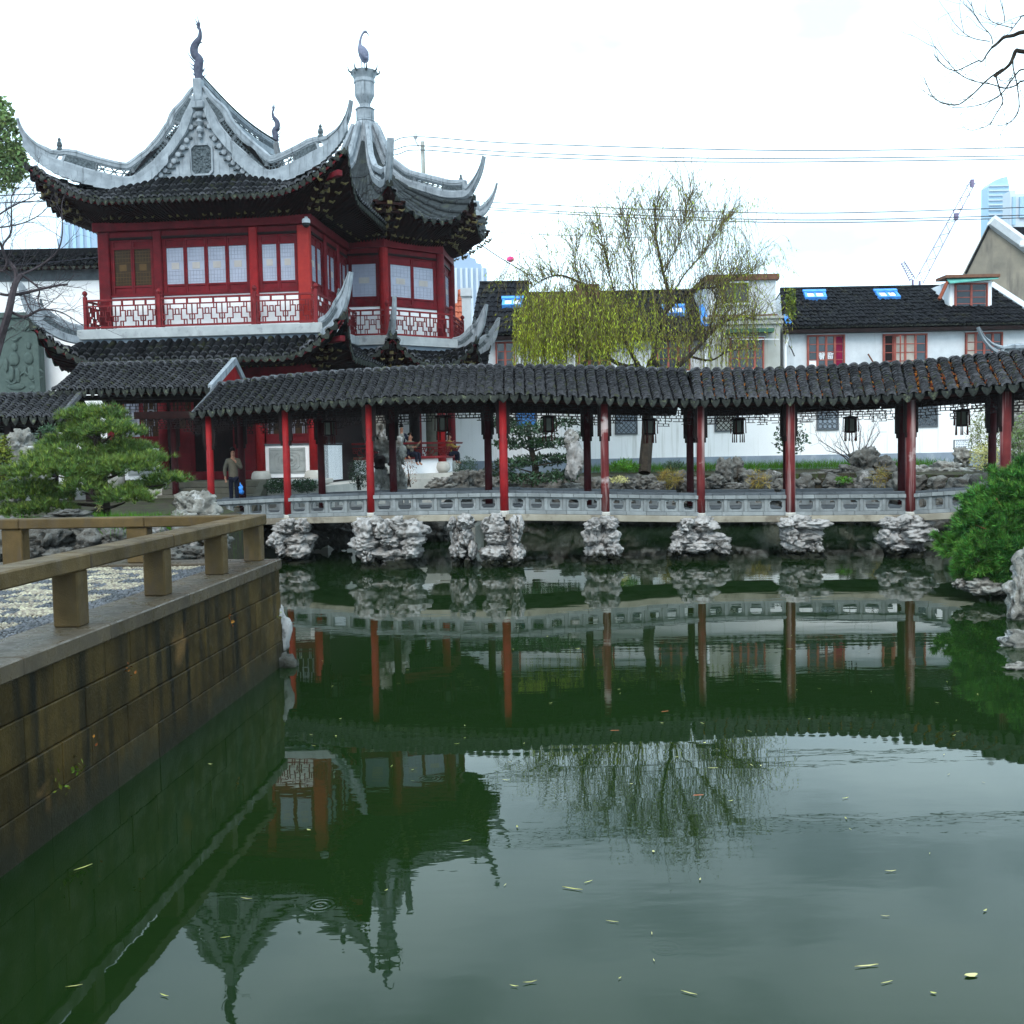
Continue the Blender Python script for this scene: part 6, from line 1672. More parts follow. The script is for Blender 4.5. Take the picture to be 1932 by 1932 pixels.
for pts, r0, r1 in mains:
    q = px_branch(mb, pts, D, r0, r1, 6, .15, rt)
    for i in range(3 if r0 > .09 else 1, len(q), 2):
        dd = (q[i] - q[i - 1]).normalized() + Vector((rt.uniform(-1, 1), rt.uniform(-.6, .6), rt.uniform(-.6, 1)))
        if q[i].z > 4.2: twigs(mb, q[i], dd, rt.uniform(.25, .6), .009, 2, rt, .8, .1, 3)
part(mb, 'trunk', TWIG, bt)
# --- evergreen at the far left edge
D = 46
ev = thing('evergreen_tree', 'leafy evergreen tree top against the sky at the edge behind the horned roof', 'tree', (P(-60, 900, D).x, D, 1.86))
C = []
for cx_, cy_, rx, ry, n in ((-30, 240, 62, 52, 900), (-20, 300, 68, 44, 1100), (8, 260, 34, 40, 700), (22, 318, 28, 26, 600), (-4, 210, 26, 28, 400), (30, 290, 18, 16, 250), (8, 345, 20, 16, 200)):
    u = rand_unit(n) * NR.uniform(.35, 1, (n, 1)) ** .5
    c = P(cx_, cy_, D)
    C.append(np.array(c) + u * np.array([rx, rx, ry]) * D / FPX)
leaves('crown', np.concatenate(C), .22, .12, MIDLEAF, ev, kind='stuff')
mb = MB(); b = Vector((P(-60, 900, D).x, D, 1.86)); twigs(mb, b, Vector((0, 0, 1)), 6, .25, 0, rt, .2); mb.tube([b, P(-30, 330, D), P(-20, 240, D)], [.3, .2, .08], 7); mb.tube([P(-34, 350, D), P(10, 300, D), P(25, 290, D)], [.1, .06, .03], 5)
part(mb, 'trunk', BARK, ev)

# --- layered pine on the left bank
D = 19.2
pine = thing('pine_tree', 'spreading green pine with cloud-like layered branches on the rocky bank', 'pine', P(196, 968, D))
mb = MB()
px_branch(mb, [(197, 975), (195, 940), (193, 905), (188, 870), (184, 835), (180, 800)], D, .13, .05, 7, .05)
pads = [(174, 787, 50, 13, 0), (209, 816, 46, 14, .4), (155, 812, 30, 11, -.3), (137, 840, 46, 16, -.4), (123, 867, 66, 14, .3), (226, 853, 52, 15, -.2), (278, 868, 32, 9, .3), (228, 886, 56, 14, .6), (108, 893, 72, 17, .7), (313, 908, 34, 9, .2), (155, 922, 28, 14, .9), (236, 942, 38, 15, .8), (60, 936, 60, 18, .2), (276, 922, 30, 8, -.3), (190, 862, 40, 12, -.6), (180, 896, 40, 12, -.5), (40, 968, 40, 10, .3), (90, 960, 36, 10, .5)]
ctr, nrm, tipc, tipn = [], [], [], []
for (cx_, cy_, hw_, hh_, dd_) in pads:
    c = P(cx_, cy_, D - dd_); sx, sz = hw_ * D / FPX, hh_ * D / FPX
    px_branch(mb, [(192, min(960, cy_ + 18)), ((192 + cx_) / 2, cy_ + 14), (cx_, cy_ + 6)], D - dd_ * .5, .04, .012, 5)
    n = int(hw_ * hh_ * .42)
    u = rand_unit(n); u[:, 2] = np.abs(u[:, 2]) * 1.0 - .25
    wob = 1 + .25 * NR.normal(size=(n, 1))
    q = np.array(c) + u * wob * np.array([sx * 1.05, max(.34, sx * .7), sz * 1.6])
    ctr.append(q); v = u * .5 + np.array([0, -.15, .9]); nrm.append(v / np.linalg.norm(v, axis=1)[:, None])
    k = n // 3; tipc.append(q[:k] + np.array([0, 0, .015])); tipn.append(nrm[-1][:k])
tufts('needles', np.concatenate(ctr), np.concatenate(nrm), .13, .013, 15, .85, PINE, pine)['kind'] = 'stuff'
tufts('needle_tips', np.concatenate(tipc), np.concatenate(tipn), .10, .015, 9, .6, PINE_TIP, pine)['kind'] = 'stuff'
part(mb, 'trunk', BARK, pine)

# --- dark spreading pine behind the bridge
D = 36.0
dp = thing('pine_tree', 'dark spreading evergreen seen through the bridge below the blue window', 'pine', P(1008, 905, D))
mb = MB(); px_branch(mb, [(1008, 915), (1010, 885), (1003, 850), (998, 815), (1000, 795)], D, .14, .05, 7)
C = []
for (cx_, cy_, hw_, hh_, dd_) in ((950, 800, 30, 12, 0), (1000, 815, 50, 16, .3), (1055, 800, 40, 12, .4), (985, 840, 55, 16, -.3), (1040, 838, 50, 14, .2), (965, 878, 44, 14, .3), (1020, 872, 60, 15, -.4), (1070, 866, 30, 10, .4), (1000, 905, 62, 14, .4), (940, 895, 30, 12, .2), (1062, 900, 30, 14, -.2), (1085, 822, 20, 8, 0)):
    c = P(cx_, cy_, D - dd_); n = int(hw_ * hh_ * .75)
    px_branch(mb, [(1005, cy_ + 14), ((1005 + cx_) / 2, cy_ + 8), (cx_, cy_ + 3)], D - dd_ * .5, .045, .012, 4)
    u = rand_unit(n) * NR.uniform(.3, 1.15, (n, 1)) ** .5; u[:, 2] = u[:, 2] * .7 + .2
    C.append(np.array(c) + u * np.array([hw_, hw_ * .7, hh_]) * D / FPX)
leaves('crown', np.concatenate(C), .15, .06, DARKLEAF, dp, up=.3, kind='stuff')
part(mb, 'trunk', BARK, dp)

# --- weeping willow
D = 40.0
wl = thing('weeping_willow', 'tall weeping willow with yellow green hanging strands before the old houses', 'willow', P(1217, 889, D))
mb = MB(); rw = random.Random(17)
limbs = [([(1216, 892), (1219, 850), (1223, 800), (1218, 760), (1222, 715), (1232, 680)], .24, .20),
         ([(1222, 715), (1205, 690), (1188, 660), (1172, 625), (1150, 600), (1122, 565), (1098, 535), (1085, 490), (1096, 445)], .10, .004),
         ([(1232, 680), (1240, 640), (1252, 600), (1262, 560), (1250, 510), (1240, 460), (1236, 415), (1242, 380)], .12, .004),
         ([(1232, 680), (1262, 700), (1300, 672), (1330, 640), (1360, 612), (1392, 598), (1425, 602)], .12, .02),
         ([(1255, 590), (1285, 560), (1318, 545), (1360, 540), (1395, 520), (1420, 515)], .07, .006),
         ([(1258, 575), (1290, 520), (1325, 480), (1350, 440), (1372, 415)], .035, .004),
         ([(1250, 520), (1275, 470), (1290, 420), (1300, 375)], .03, .004),
         ([(1205, 690), (1175, 690), (1140, 670), (1100, 640), (1060, 620), (1030, 610)], .10, .015),
         ([(1172, 625), (1165, 570), (1150, 520), (1140, 470), (1128, 430)], .035, .004),
         ([(1240, 640), (1210, 590), (1195, 540), (1190, 480), (1180, 430), (1172, 405)], .035, .004),
         ([(1330, 640), (1345, 600), (1352, 565), (1340, 540)], .06, .015),
         ([(1098, 535), (1060, 520), (1030, 525), (1005, 540)], .05, .010),
         ([(1300, 672), (1340, 680), (1370, 665), (1400, 660)], .05, .010)]
tips = []
for pts, r0, r1 in limbs:
    q = px_branch(mb, pts, D, r0, r1, 6, .5, rw)
    if r0 > .22: continue
    for i in range(6, len(q), 1):
        for _ in range(2):
            dd = (q[i] - q[i - 1]).normalized() * .7 + Vector((rw.uniform(-1, 1), rw.uniform(-1, 1), rw.uniform(0, 1.1)))
            twigs(mb, q[i], dd, rw.uniform(.5, 1.3), .011, 1, rw, .7, .2, 3, tips)
part(mb, 'trunk', BARK, wl)
V, F_, LV, LD = [], [], [], []
def strand(p, ln, lean, leafy, up=0.0, g=.55, keep=.72, r0=.009):
    n = max(4, int(ln / .22)); q = Vector(p); d = Vector((lean, rw.uniform(-.2, .2), up)); pts = [q.copy()]
    for i in range(n):
        d = (d * keep + Vector((rw.uniform(-.10, .10), rw.uniform(-.1, .1), -g))).normalized()
        q = q + d * ln / n; pts.append(q.copy())
        for _ in range(int(leafy) + (rw.random() < leafy % 1)):
            LV.append(q - d * rw.uniform(0, ln / n) + Vector((rw.uniform(-.02, .02), 0, 0))); LD.append((rw.uniform(-.6, .6), rw.uniform(-.6, .6), -1))
    b = len(V)
    for i, p_ in enumerate(pts):
        r = r0 * (1 - .6 * i / len(pts)); V.append(p_ + Vector((-r, 0, 0))); V.append(p_ + Vector((r, 0, 0)))
        if i: F_.append((b + 2 * i - 2, b + 2 * i - 1, b + 2 * i + 1, b + 2 * i))
for _ in range(860):                                       # thick curtain on the left and centre
    x = rw.triangular(975, 1270, 1050); y0 = rw.uniform(530, 640); y1 = rw.gauss(648, 38) + max(0, 12 - abs(x - 1000) * .1)
    if y1 < y0 + 20: y1 = y0 + 40
    strand(P(x, y0, D + rw.uniform(-1.8, 1.8)), (y1 - y0) * D / FPX, rw.uniform(-.5, .5), 2.6)
for _ in range(240):                                       # bright green fringe at the far left
    x = rw.uniform(975, 1060); y0 = rw.uniform(545, 640); y1 = rw.uniform(600, 705)
    strand(P(x, y0, D - rw.uniform(0, 2)), max(1, (y1 - y0) * D / FPX), rw.uniform(-.4, .2), 4.0)
for _ in range(260):                                       # thinner on the right
    x = rw.uniform(1250, 1425); y0 = rw.uniform(520, 640); y1 = y0 + rw.uniform(40, 110)
    strand(P(x, y0, D + rw.uniform(-1.8, 1.8)), (min(y1, 700) - y0) * D / FPX, rw.uniform(-.4, .6), .9)
for t_ in rw.sample(tips, min(len(tips), 1100)):            # fine sprays off every twig
    far = abs(proj(t_)[0] - 1230) / 200
    strand(t_, rw.uniform(.5, 1.5), rw.uniform(-.7, .7), .30 if proj(t_)[1] < 560 else 1.0, up=.45)
for _ in range(420):                                       # arching crown
    x = rw.uniform(1000, 1420); ytop = 352 + (abs(x - 1285) / 135) ** 1.6 * 60 + rw.uniform(0, 110)
    ytop = max(ytop, 355)
    strand(P(x, ytop, D + rw.uniform(-1.5, 1.5)), rw.uniform(.7, 2.0), rw.uniform(-.6, .6), .35, up=.4)
for pts, lr0, lr1 in limbs[1:]:                             # long fine shoots arching out of the limbs
    q = cat_rom([P(x, y, D) for x, y in pts], 5)
    for _ in range(75):
        i = rw.randrange(len(q) // 3, len(q)); a = q[i]; ax, ay = proj(a)
        if ay > 640: continue
        out_ = max(-1, min(1, (ax - 1235) / 160)) * .8 + rw.uniform(-.7, .7)
        strand(a + Vector((0, rw.uniform(-.8, .8), 0)), rw.uniform(1.2, 2.6), out_, .55, up=1.15, g=.17, keep=.90, r0=.010)
npmesh('strands', np.array([tuple(v) for v in V]), np.array(F_), WTWIG, wl)['kind'] = 'stuff'
leaves('leaves', np.array([tuple(v) for v in LV]), .15, .030, WILLOW, wl, dirs=np.array(LD), kind='stuff')

# --- branches reaching in at the top right from a tree on the near shore
D = 12.0
ob = thing('overhanging_tree', 'bare dark branches reaching in from a tree beyond the top corner of the sky', 'tree', (10.0, 12.6, .7))
mb = MB(); rt = random.Random(5)
g6 = lambda X, Y: (1684.9 + X * .1279, Y * .1279)
hub = P(2080, 60, D)
mb.tube(cat_rom([Vector((10.0, 12.6, .3)), Vector((9.7, 12.5, 3.5)), Vector((8.6, 12.2, 6.0)), hub], 5), list(np.linspace(.20, .05, 16)), 8)
BRS = [([(2080, 60), (1990, 58), g6(1932, 470), g6(1780, 520), g6(1640, 550), g6(1540, 640), g6(1460, 700)], .030, .014), ([g6(1460, 700), g6(1390, 790), g6(1320, 900), g6(1250, 900), g6(1080, 980), g6(930, 1040), g6(770, 990), g6(600, 800)], .010, .0045),
       ([(2080, 60), (2000, 98), g6(1932, 760), g6(1820, 745), g6(1770, 850), g6(1720, 950), g6(1620, 1040), g6(1500, 1130)], .030, .014), ([g6(1620, 1010), g6(1400, 1170), g6(1200, 1370), g6(1050, 1490), g6(930, 1550), g6(740, 1520), g6(580, 1410), g6(450, 1130)], .010, .0045),
       ([(2080, 60), (2010, 140), g6(1932, 1190), g6(1830, 1250), g6(1670, 1300), g6(1440, 1240), g6(1160, 1185), g6(930, 1045), g6(620, 690)], .011, .0045),
       ([(2080, 60), (2000, 122), g6(1932, 1020), g6(1830, 1080), g6(1700, 1250), g6(1590, 1390), g6(1400, 1500), g6(1200, 1565), g6(880, 1590)], .011, .0045),
       ([g6(1770, 900), g6(1775, 1010), g6(1820, 1200), g6(1860, 1500), g6(1830, 1690), g6(1700, 1820), g6(1550, 1860)], .009, .004),
       ([g6(1520, 1130), g6(1580, 1350), g6(1620, 1500), g6(1520, 1680), g6(1400, 1850), g6(1150, 1930)], .009, .004),
       ([(2080, 60), (1980, 30), g6(1932, 230), g6(1870, 280), g6(1770, 410), g6(1730, 470)], .012, .003),
       ([g6(1470, 650), g6(1440, 520), g6(1300, 360), g6(1200, 200), g6(1150, 20)], .006, .0035), ([g6(1430, 610), g6(1200, 570), g6(1050, 490), g6(970, 410)], .006, .0035),
       ([g6(1770, 410), g6(1640, 380), g6(1450, 310), g6(1360, 160)], .006, .0035), ([g6(1640, 320), g6(1640, 230), g6(1580, 0)], .006, .0035)]
for pts, r0, r1 in BRS:
    q = px_branch(mb, pts, D, r0, r1, 5, .06, rt)
    if r1 < .01:
        for i in range(5, len(q), 3):
            dd = (q[i] - q[i - 1]).normalized() + Vector((rt.uniform(-.8, .5), rt.uniform(-.3, .3), rt.uniform(-.6, 1)))
            twigs(mb, q[i], dd, rt.uniform(.15, .38), .0042, 1, rt, .7, .15, 3)
part(mb, 'trunk', BARK, ob)

# --- juniper leaning over the water on the right
D = 20.0
jn = thing('juniper_bush', 'bright green juniper bush leaning over the water on the near shore', 'bush', P(1930, 1090, D))
C = []; Nn = []
for (cx_, cy_, hw_, hh_, dd_) in ((1905, 925, 45, 38, 0), (1870, 960, 45, 34, .3), (1930, 960, 60, 50, .5), (1835, 985, 36, 28, 0), (1880, 1000, 60, 34, .6), (1820, 1030, 34, 26, .3), (1860, 1045, 50, 30, .8), (1920, 1050, 60, 40, .9), (1795, 1020, 22, 14, .1), (1830, 1075, 32, 20, .6), (1875, 1085, 40, 20, .9), (1945, 900, 40, 30, .2), (1784, 1012, 14, 8, 0), (1990, 980, 60, 80, .3)):
    n = int(hw_ * hh_ * .024); u0 = rand_unit(n) * NR.uniform(.35, 1.25, (n, 1)) ** .5; u = np.repeat(u0, 26, 0) + NR.normal(size=(n * 26, 3)) * np.array([.11, .11, .14])
    c = P(cx_, cy_, D - dd_); C.append(np.array(c) + u * np.array([hw_, hw_ * .8, hh_]) * D / FPX)
    v = u + np.array([-.3, -.3, .55]); Nn.append(v / np.linalg.norm(v, axis=1)[:, None])
tufts('foliage', np.concatenate(C), np.concatenate(Nn), .14, .017, 8, .8, BUSH, jn)['kind'] = 'stuff'
k_ = np.concatenate(C); kn = np.concatenate(Nn); sel = NR.rand(len(k_)) < .30
tufts('foliage_tips', k_[sel] + kn[sel] * .05, kn[sel], .13, .015, 7, .6, BUSHT, jn)['kind'] = 'stuff'
mb = MB()
for e_ in ((1790, 1020), (1820, 1070), (1840, 990), (1850, 1000), (1880, 940), (1870, 1080), (1905, 985), (1815, 1045)):
    px_branch(mb, [(1990, 1080), (1960, 1040), ((1940 + e_[0]) / 2, (1030 + e_[1]) / 2), e_], D - .4, .03, .006, 5, .3)
mb.tube([P(1990, 1080, D), Vector((P(1990, 1080, D).x + .4, D + .3, .3))], [.08, .12], 6)
part(mb, 'trunk', WIN_RED, jn)

# --- smaller plants
def bush(name, label, cx_, cy_, hw_, hh_, d, m, n, ln=.10, wd=.04, cat='shrub', stems=True, up=.3, base=None):
    root = thing(name, label, cat, P(cx_, cy_ + hh_, d))
    u = rand_unit(n) * NR.uniform(.2, 1.1, (n, 1)) ** .5
    leaves('foliage', np.array(P(cx_, cy_, d)) + u * np.array([hw_, hw_, hh_]) * d / FPX, ln, wd, m, root, up=up, kind='stuff')
    if stems:
        mb = MB(); b0 = P(cx_, cy_ + hh_ * 1.05, d)
        for i in range(6):
            e_ = P(cx_ + RN.uniform(-.7, .7) * hw_, cy_ + RN.uniform(-.6, .4) * hh_, d)
            mb.tube([b0 + Vector((RN.uniform(-.05, .05), 0, 0)), b0.lerp(e_, .5) + Vector((0, 0, .05)), e_], [.02, .013, .005], 4)
        part(mb, 'stem', BARK, root)
    return root
bush('camellia_bush', 'glossy leaved shrub half hidden behind a peeling red column', 1492, 828, 32, 34, 42, DARKLEAF, 420, .16, .08)
bush('round_shrub', 'fine dark green rounded shrub between the tower and the dark pine', 880, 884, 22, 22, 38, DARKLEAF, 900, .10, .02, up=.6)
bush('nandina_shrub', 'green and red tinged shrub beside the scholar rock', 678, 893, 20, 30, 31.5, DARKLEAF, 900, .09, .025, up=.4)
bush('russet_shrub', 'thin russet leaved shrub before the white base of the tower', 772, 890, 16, 28, 33, RUSTLEAF, 150, .08, .02)
bush('ivy_patch', 'dark ivy clump hanging over the terrace stones beside the second red column', 522, 917, 24, 14, 31.0, DARKLEAF, 700, .07, .045, cat='ivy', stems=False)
bush('ivy_patch', 'ivy clump between two red columns below the carved panel', 575, 916, 26, 13, 31.2, DARKLEAF, 800, .07, .045, cat='ivy', stems=False)
bush('bamboo_clump', 'yellow green bamboo clump behind the last red column near the information board', 1868, 820, 40, 62, 36, YELLEAF, 2600, .16, .022, cat='bamboo', up=-.3)
bush('golden_shrub', 'golden yellow shrub under the bamboo by the rocks', 1860, 862, 30, 26, 34.5, LEAF_F, 900, .11, .03)
bush('bamboo_clump', 'green bamboo beyond the last red column at the edge', 1935, 840, 34, 60, 33, MIDLEAF, 1800, .16, .025, cat='bamboo', up=-.2)
bush('fern_clump', 'green fern clump left of the willow trunk', 1178, 880, 26, 10, 39, GRASS, 500, .2, .03, cat='fern', stems=False, up=.6)
bush('fern_clump', 'low green fern to the right of the willow trunk', 1272, 880, 20, 8, 40.5, DARKLEAF, 300, .18, .03, cat='fern', stems=False, up=.6)
bush('dry_grass_tuft', 'straw coloured dry grass tuft below the willow trunk', 1262, 902, 24, 14, 37.5, DRYGRASS, 420, .3, .016, cat='grass tuft', stems=False, up=.2)
bush('dry_grass_tuft', 'drooping ochre grass tuft beside the worn column before the round boulder', 1662, 902, 13, 22, 36, DRYGRASS, 320, .28, .016, cat='grass tuft', stems=False, up=-.2)
bush('dry_grass_tuft', 'ochre grass hanging over rocks below the clay coloured window', 1432, 905, 18, 16, 37, DRYGRASS, 260, .28, .016, cat='grass tuft', stems=False, up=-.2)
bush('yellow_moss', 'bright yellow moss patch on stones beside the fern', 1168, 905, 18, 6, 37, LEAF_F, 260, .08, .04, cat='moss', stems=False)
bush('green_clump', 'small bright green plant on rocks under the bare shrub', 1592, 906, 16, 6, 36.5, GRASS, 260, .12, .03, cat='plant', stems=False)
bush('yellow_shrub', 'yellow green shrub at the edge beside the grey rocks', 4, 868, 18, 46, 21, YELLEAF, 1200, .09, .03)
bush('ochre_sprig', 'small yellow sprig at the foot of the layered pine trunk', 187, 955, 5, 9, 18.4, LEAF_F, 70, .05, .02, cat='plant', stems=False)
bush('potted_fern', 'dark leafy clump hanging by the walkway verge', 92, 812, 16, 10, 24, DARKLEAF, 250, .1, .03, stems=False)
bs_ = thing('bare_shrub', 'leafless spreading shrub on the highest rock before the white wall', 'shrub', P(1616, 885, 39.5))
mb = MB(); rt = random.Random(44)
for e_ in ((1545, 830), (1560, 850), (1585, 820), (1605, 810), (1625, 805), (1650, 800), (1660, 815), (1575, 840), (1640, 830)):
    q = px_branch(mb, [(1616, 890), ((1616 * 2 + e_[0]) / 3, 862), e_], 39.5, .035, .010, 5, .3, rt)
    for i in range(4, len(q)):
        twigs(mb, q[i], (q[i] - q[i - 1]).normalized() + Vector((rt.uniform(-1, 1), 0, rt.uniform(0, 1))), .45, .009, 1, rt, .8, .1, 3)
part(mb, 'stem', TWIG, bs_)
# ivy on the white house roof corner
bush('roof_creeper', 'creeper spilling over the tiled corner of the white house roof', 1492, 575, 10, 34, 49.4, YELLEAF, 330, .16, .08, cat='creeper', stems=False, up=-.3)
# grass strips
def grass(label, pts, n, ln, m, sp=.25):
    C = []
    for _ in range(n):
        i = RN.randrange(len(pts) - 1); a, b = pts[i], pts[i + 1]
        C.append(tuple(a.lerp(b, RN.random()) + Vector((RN.gauss(0, sp * .5), RN.gauss(0, sp), 0))))
    o = leaves('grass', np.array(C), ln, .012, m, None, dirs=np.tile([0., -.35, .8], (len(C), 1)), up=.0)
    o['kind'] = 'stuff'; o['label'] = label
def gz(px_, d, z): return PZ(px_, z, d)
grass('lush green grass along the bank below the layered pine', [gz(140, 17.6, 1.62), gz(310, 17.4, 1.62)], 5200, .30, GRASS, .35)
grass('green grass at the edge of the bank', [gz(-40, 17.6, 1.62), gz(60, 17.4, 1.62)], 1500, .28, GRASS, .3)
grass('green ground cover along the foot of the white garden wall', [gz(1120, 43.5, 1.8), gz(1420, 43.3, 1.8), gz(1760, 43, 1.8)], 9000, .40, GRASS, .8)
o = leaves('leaf_litter', np.array([tuple(SURFS[i](RN.choice([(q + RN.uniform(-.18, .18)) / segs[i][2] for q in range(1, segs[i][2])]), RN.uniform(.15, .95)) + Vector((0, 0, .05))) for i in (2, 2, 3, 3, 3, 3) for _ in range(170)]), .09, .05, RUSTLEAF, None)
o['kind'] = 'stuff'; o['label'] = 'rusty fallen leaves caught between the tile rows of the bridge roof'

# ================================================================ rocks
def rockery(label, items, m=ROCK_D, cat='rockery', sub=3):
    t = thing('rockery', label, cat, P(items[0][0], items[0][1], items[0][4]), 'rockeries round the pond')
    for i, (x, y, hw_, hh_, d) in enumerate(items):
        part(rock_mb(MB(), P(x, y, d), (hw_ * d / FPX, max(.3, hw_ * d / FPX * .8), hh_ * d / FPX), int(x * 7 + y) % 997, max(sub, 4), rug=.55, ledge=.28, rot=x), 'stone', m, t, smooth=True)
    return t
rockery('weathered bank of rocks under the layered pine behind the granite railing', [(90, 1020, 60, 34, 16.6), (170, 1012, 48, 34, 16.7), (225, 1022, 34, 26, 16.6), (290, 1015, 42, 30, 16.8), (350, 1020, 40, 30, 16.9), (405, 1020, 24, 32, 17.0), (60, 1050, 34, 20, 16.3), (120, 1052, 36, 18, 16.3), (180, 1056, 40, 16, 16.3), (250, 1052, 36, 16, 16.4), (320, 1052, 40, 18, 16.5), (385, 1050, 34, 20, 16.6), (10, 1020, 40, 40, 16.6), (130, 975, 50, 14, 17.0)])
rockery('pair of boulders, one dark and one pale, at the bridge end of the bank', [(352, 952, 26, 24, 18.6), (382, 962, 17, 34, 18.2), (345, 985, 30, 22, 18.0), (402, 985, 12, 16, 18.0)], ROCK_S, sub=4)
rockery('tall grey rocks standing at the far edge behind the pine', [(40, 840, 16, 30, 24), (62, 862, 26, 20, 23.5), (35, 900, 30, 28, 22), (15, 930, 24, 20, 21), (70, 905, 26, 16, 22.5), (110, 925, 30, 12, 21)], ROCK_S)
rockery('dark stones of the shore under the hall terrace', [(455, 1010, 30, 30, 29.5), (520, 1008, 34, 30, 30), (585, 1005, 36, 34, 30.5), (640, 1005, 34, 34, 30.8), (700, 1005, 40, 34, 31), (760, 1000, 40, 34, 32), (830, 995, 40, 34, 33.5), (610, 985, 40, 18, 30.5), (690, 975, 40, 18, 31.5)])
rockery('broken grey rocks beside the tower steps', [(835, 915, 30, 14, 34.5), (870, 905, 22, 18, 35.5), (905, 905, 26, 20, 36), (930, 915, 22, 16, 35.5), (845, 928, 22, 8, 33.5), (880, 928, 30, 9, 34), (925, 940, 30, 14, 35.5), (875, 955, 40, 20, 35), (1000, 945, 50, 16, 37), (960, 925, 26, 14, 36.5)])
rockery('grey rocks on the bank below the willow', [(1075, 925, 26, 14, 37), (1120, 918, 22, 18, 38), (1150, 922, 20, 14, 37.5), (1185, 918, 18, 12, 37.5), (1215, 910, 22, 14, 37.8), (1240, 920, 20, 12, 37.3), (1285, 905, 24, 18, 38.5), (1305, 922, 24, 12, 37.5), (1120, 945, 50, 16, 37.5), (1220, 945, 50, 16, 37.5), (1310, 945, 50, 16, 37.5)])
rockery('peaked rocks with round holes left of the pale peeling column', [(1368, 892, 22, 26, 38), (1390, 885, 16, 22, 38.5), (1352, 908, 14, 14, 37.4), (1410, 905, 22, 18, 38), (1455, 905, 20, 18, 38.2), (1385, 922, 24, 12, 37.2), (1450, 922, 26, 12, 37.4), (1400, 945, 50, 16, 37.5)])
rockery('highest dark rock mass crowned by the bare shrub', [(1628, 872, 32, 26, 39), (1642, 858, 16, 16, 39.3), (1600, 890, 26, 14, 38.6), (1665, 885, 24, 24, 38.8), (1635, 905, 40, 18, 38.2), (1560, 895, 28, 9, 38.4), (1530, 905, 22, 14, 38), (1575, 915, 26, 12, 37.6), (1505, 915, 22, 12, 37.8), (1680, 915, 26, 16, 37.6), (1560, 945, 60, 16, 37.5), (1660, 945, 60, 16, 37.5)], sub=4)
rockery('pale round boulders stacked near the information board', [(1735, 890, 24, 14, 38.2), (1790, 886, 30, 16, 38.4), (1805, 900, 28, 16, 37.8), (1745, 905, 24, 12, 37.6), (1770, 915, 30, 10, 37.2), (1835, 895, 22, 12, 37.5), (1855, 905, 26, 14, 36.5), (1720, 918, 22, 10, 37.2), (1815, 862, 18, 20, 40), (1780, 940, 60, 16, 37), (1880, 930, 40, 24, 35.5)], ROCK_S)
rockery('heaped grey rocks climbing at the edge beyond the last red column', [(1925, 800, 20, 40, 37), (1935, 860, 24, 30, 36), (1905, 880, 16, 20, 36.5), (1945, 905, 40, 30, 34), (1925, 770, 18, 20, 38)], ROCK_S)
sr_ = thing('scholar_rock', 'tall pale holed scholar rock standing behind the red columns before the tower', 'rock', P(730, 935, 30.6))
for i, (x, y, hw_, hh_) in enumerate(((722, 800, 17, 42), (728, 850, 19, 24), (718, 905, 15, 30), (748, 850, 15, 44), (752, 905, 13, 36), (706, 830, 8, 20), (736, 925, 26, 14))):
    part(rock_mb(MB(), P(x, y, 30.6), (hw_ * .0153, .3, hh_ * .0153), 60 + i, 4, .7, .12), 'stone', ROCK_S, sr_, smooth=True)
part(rock_mb(MB(), P(716, 872, 30.1), (.17, .22, .2), 99, 3, .4), 'hole_shade', DARKWOOD, sr_, smooth=True)  # solid dark lump, its colour stands for the shade inside a hole
wr_ = thing('white_rock', 'smooth white upright rock beside the dark pine', 'rock', P(1082, 905, 35.2))
part(rock_mb(MB(), P(1083, 868, 35.2), (.32, .25, .62), 71, 4, .45, .1), 'stone', ROCK_L, wr_, smooth=True)
part(rock_mb(MB(), P(1078, 835, 35.3), (.24, .22, .4), 72, 4, .5, .1), 'stone', ROCK_S, wr_, smooth=True)
rockery('large pale boulder at the near shore under the juniper', [(1925, 1115, 24, 62, 17.0), (1945, 1070, 26, 40, 17.5), (1850, 1108, 34, 16, 19.0), (1885, 1105, 34, 18, 19.5), (1812, 1100, 9, 9, 19.2), (1930, 1215, 12, 26, 14.6), (1940, 1260, 10, 14, 13.2)], ROCK_S, sub=4)

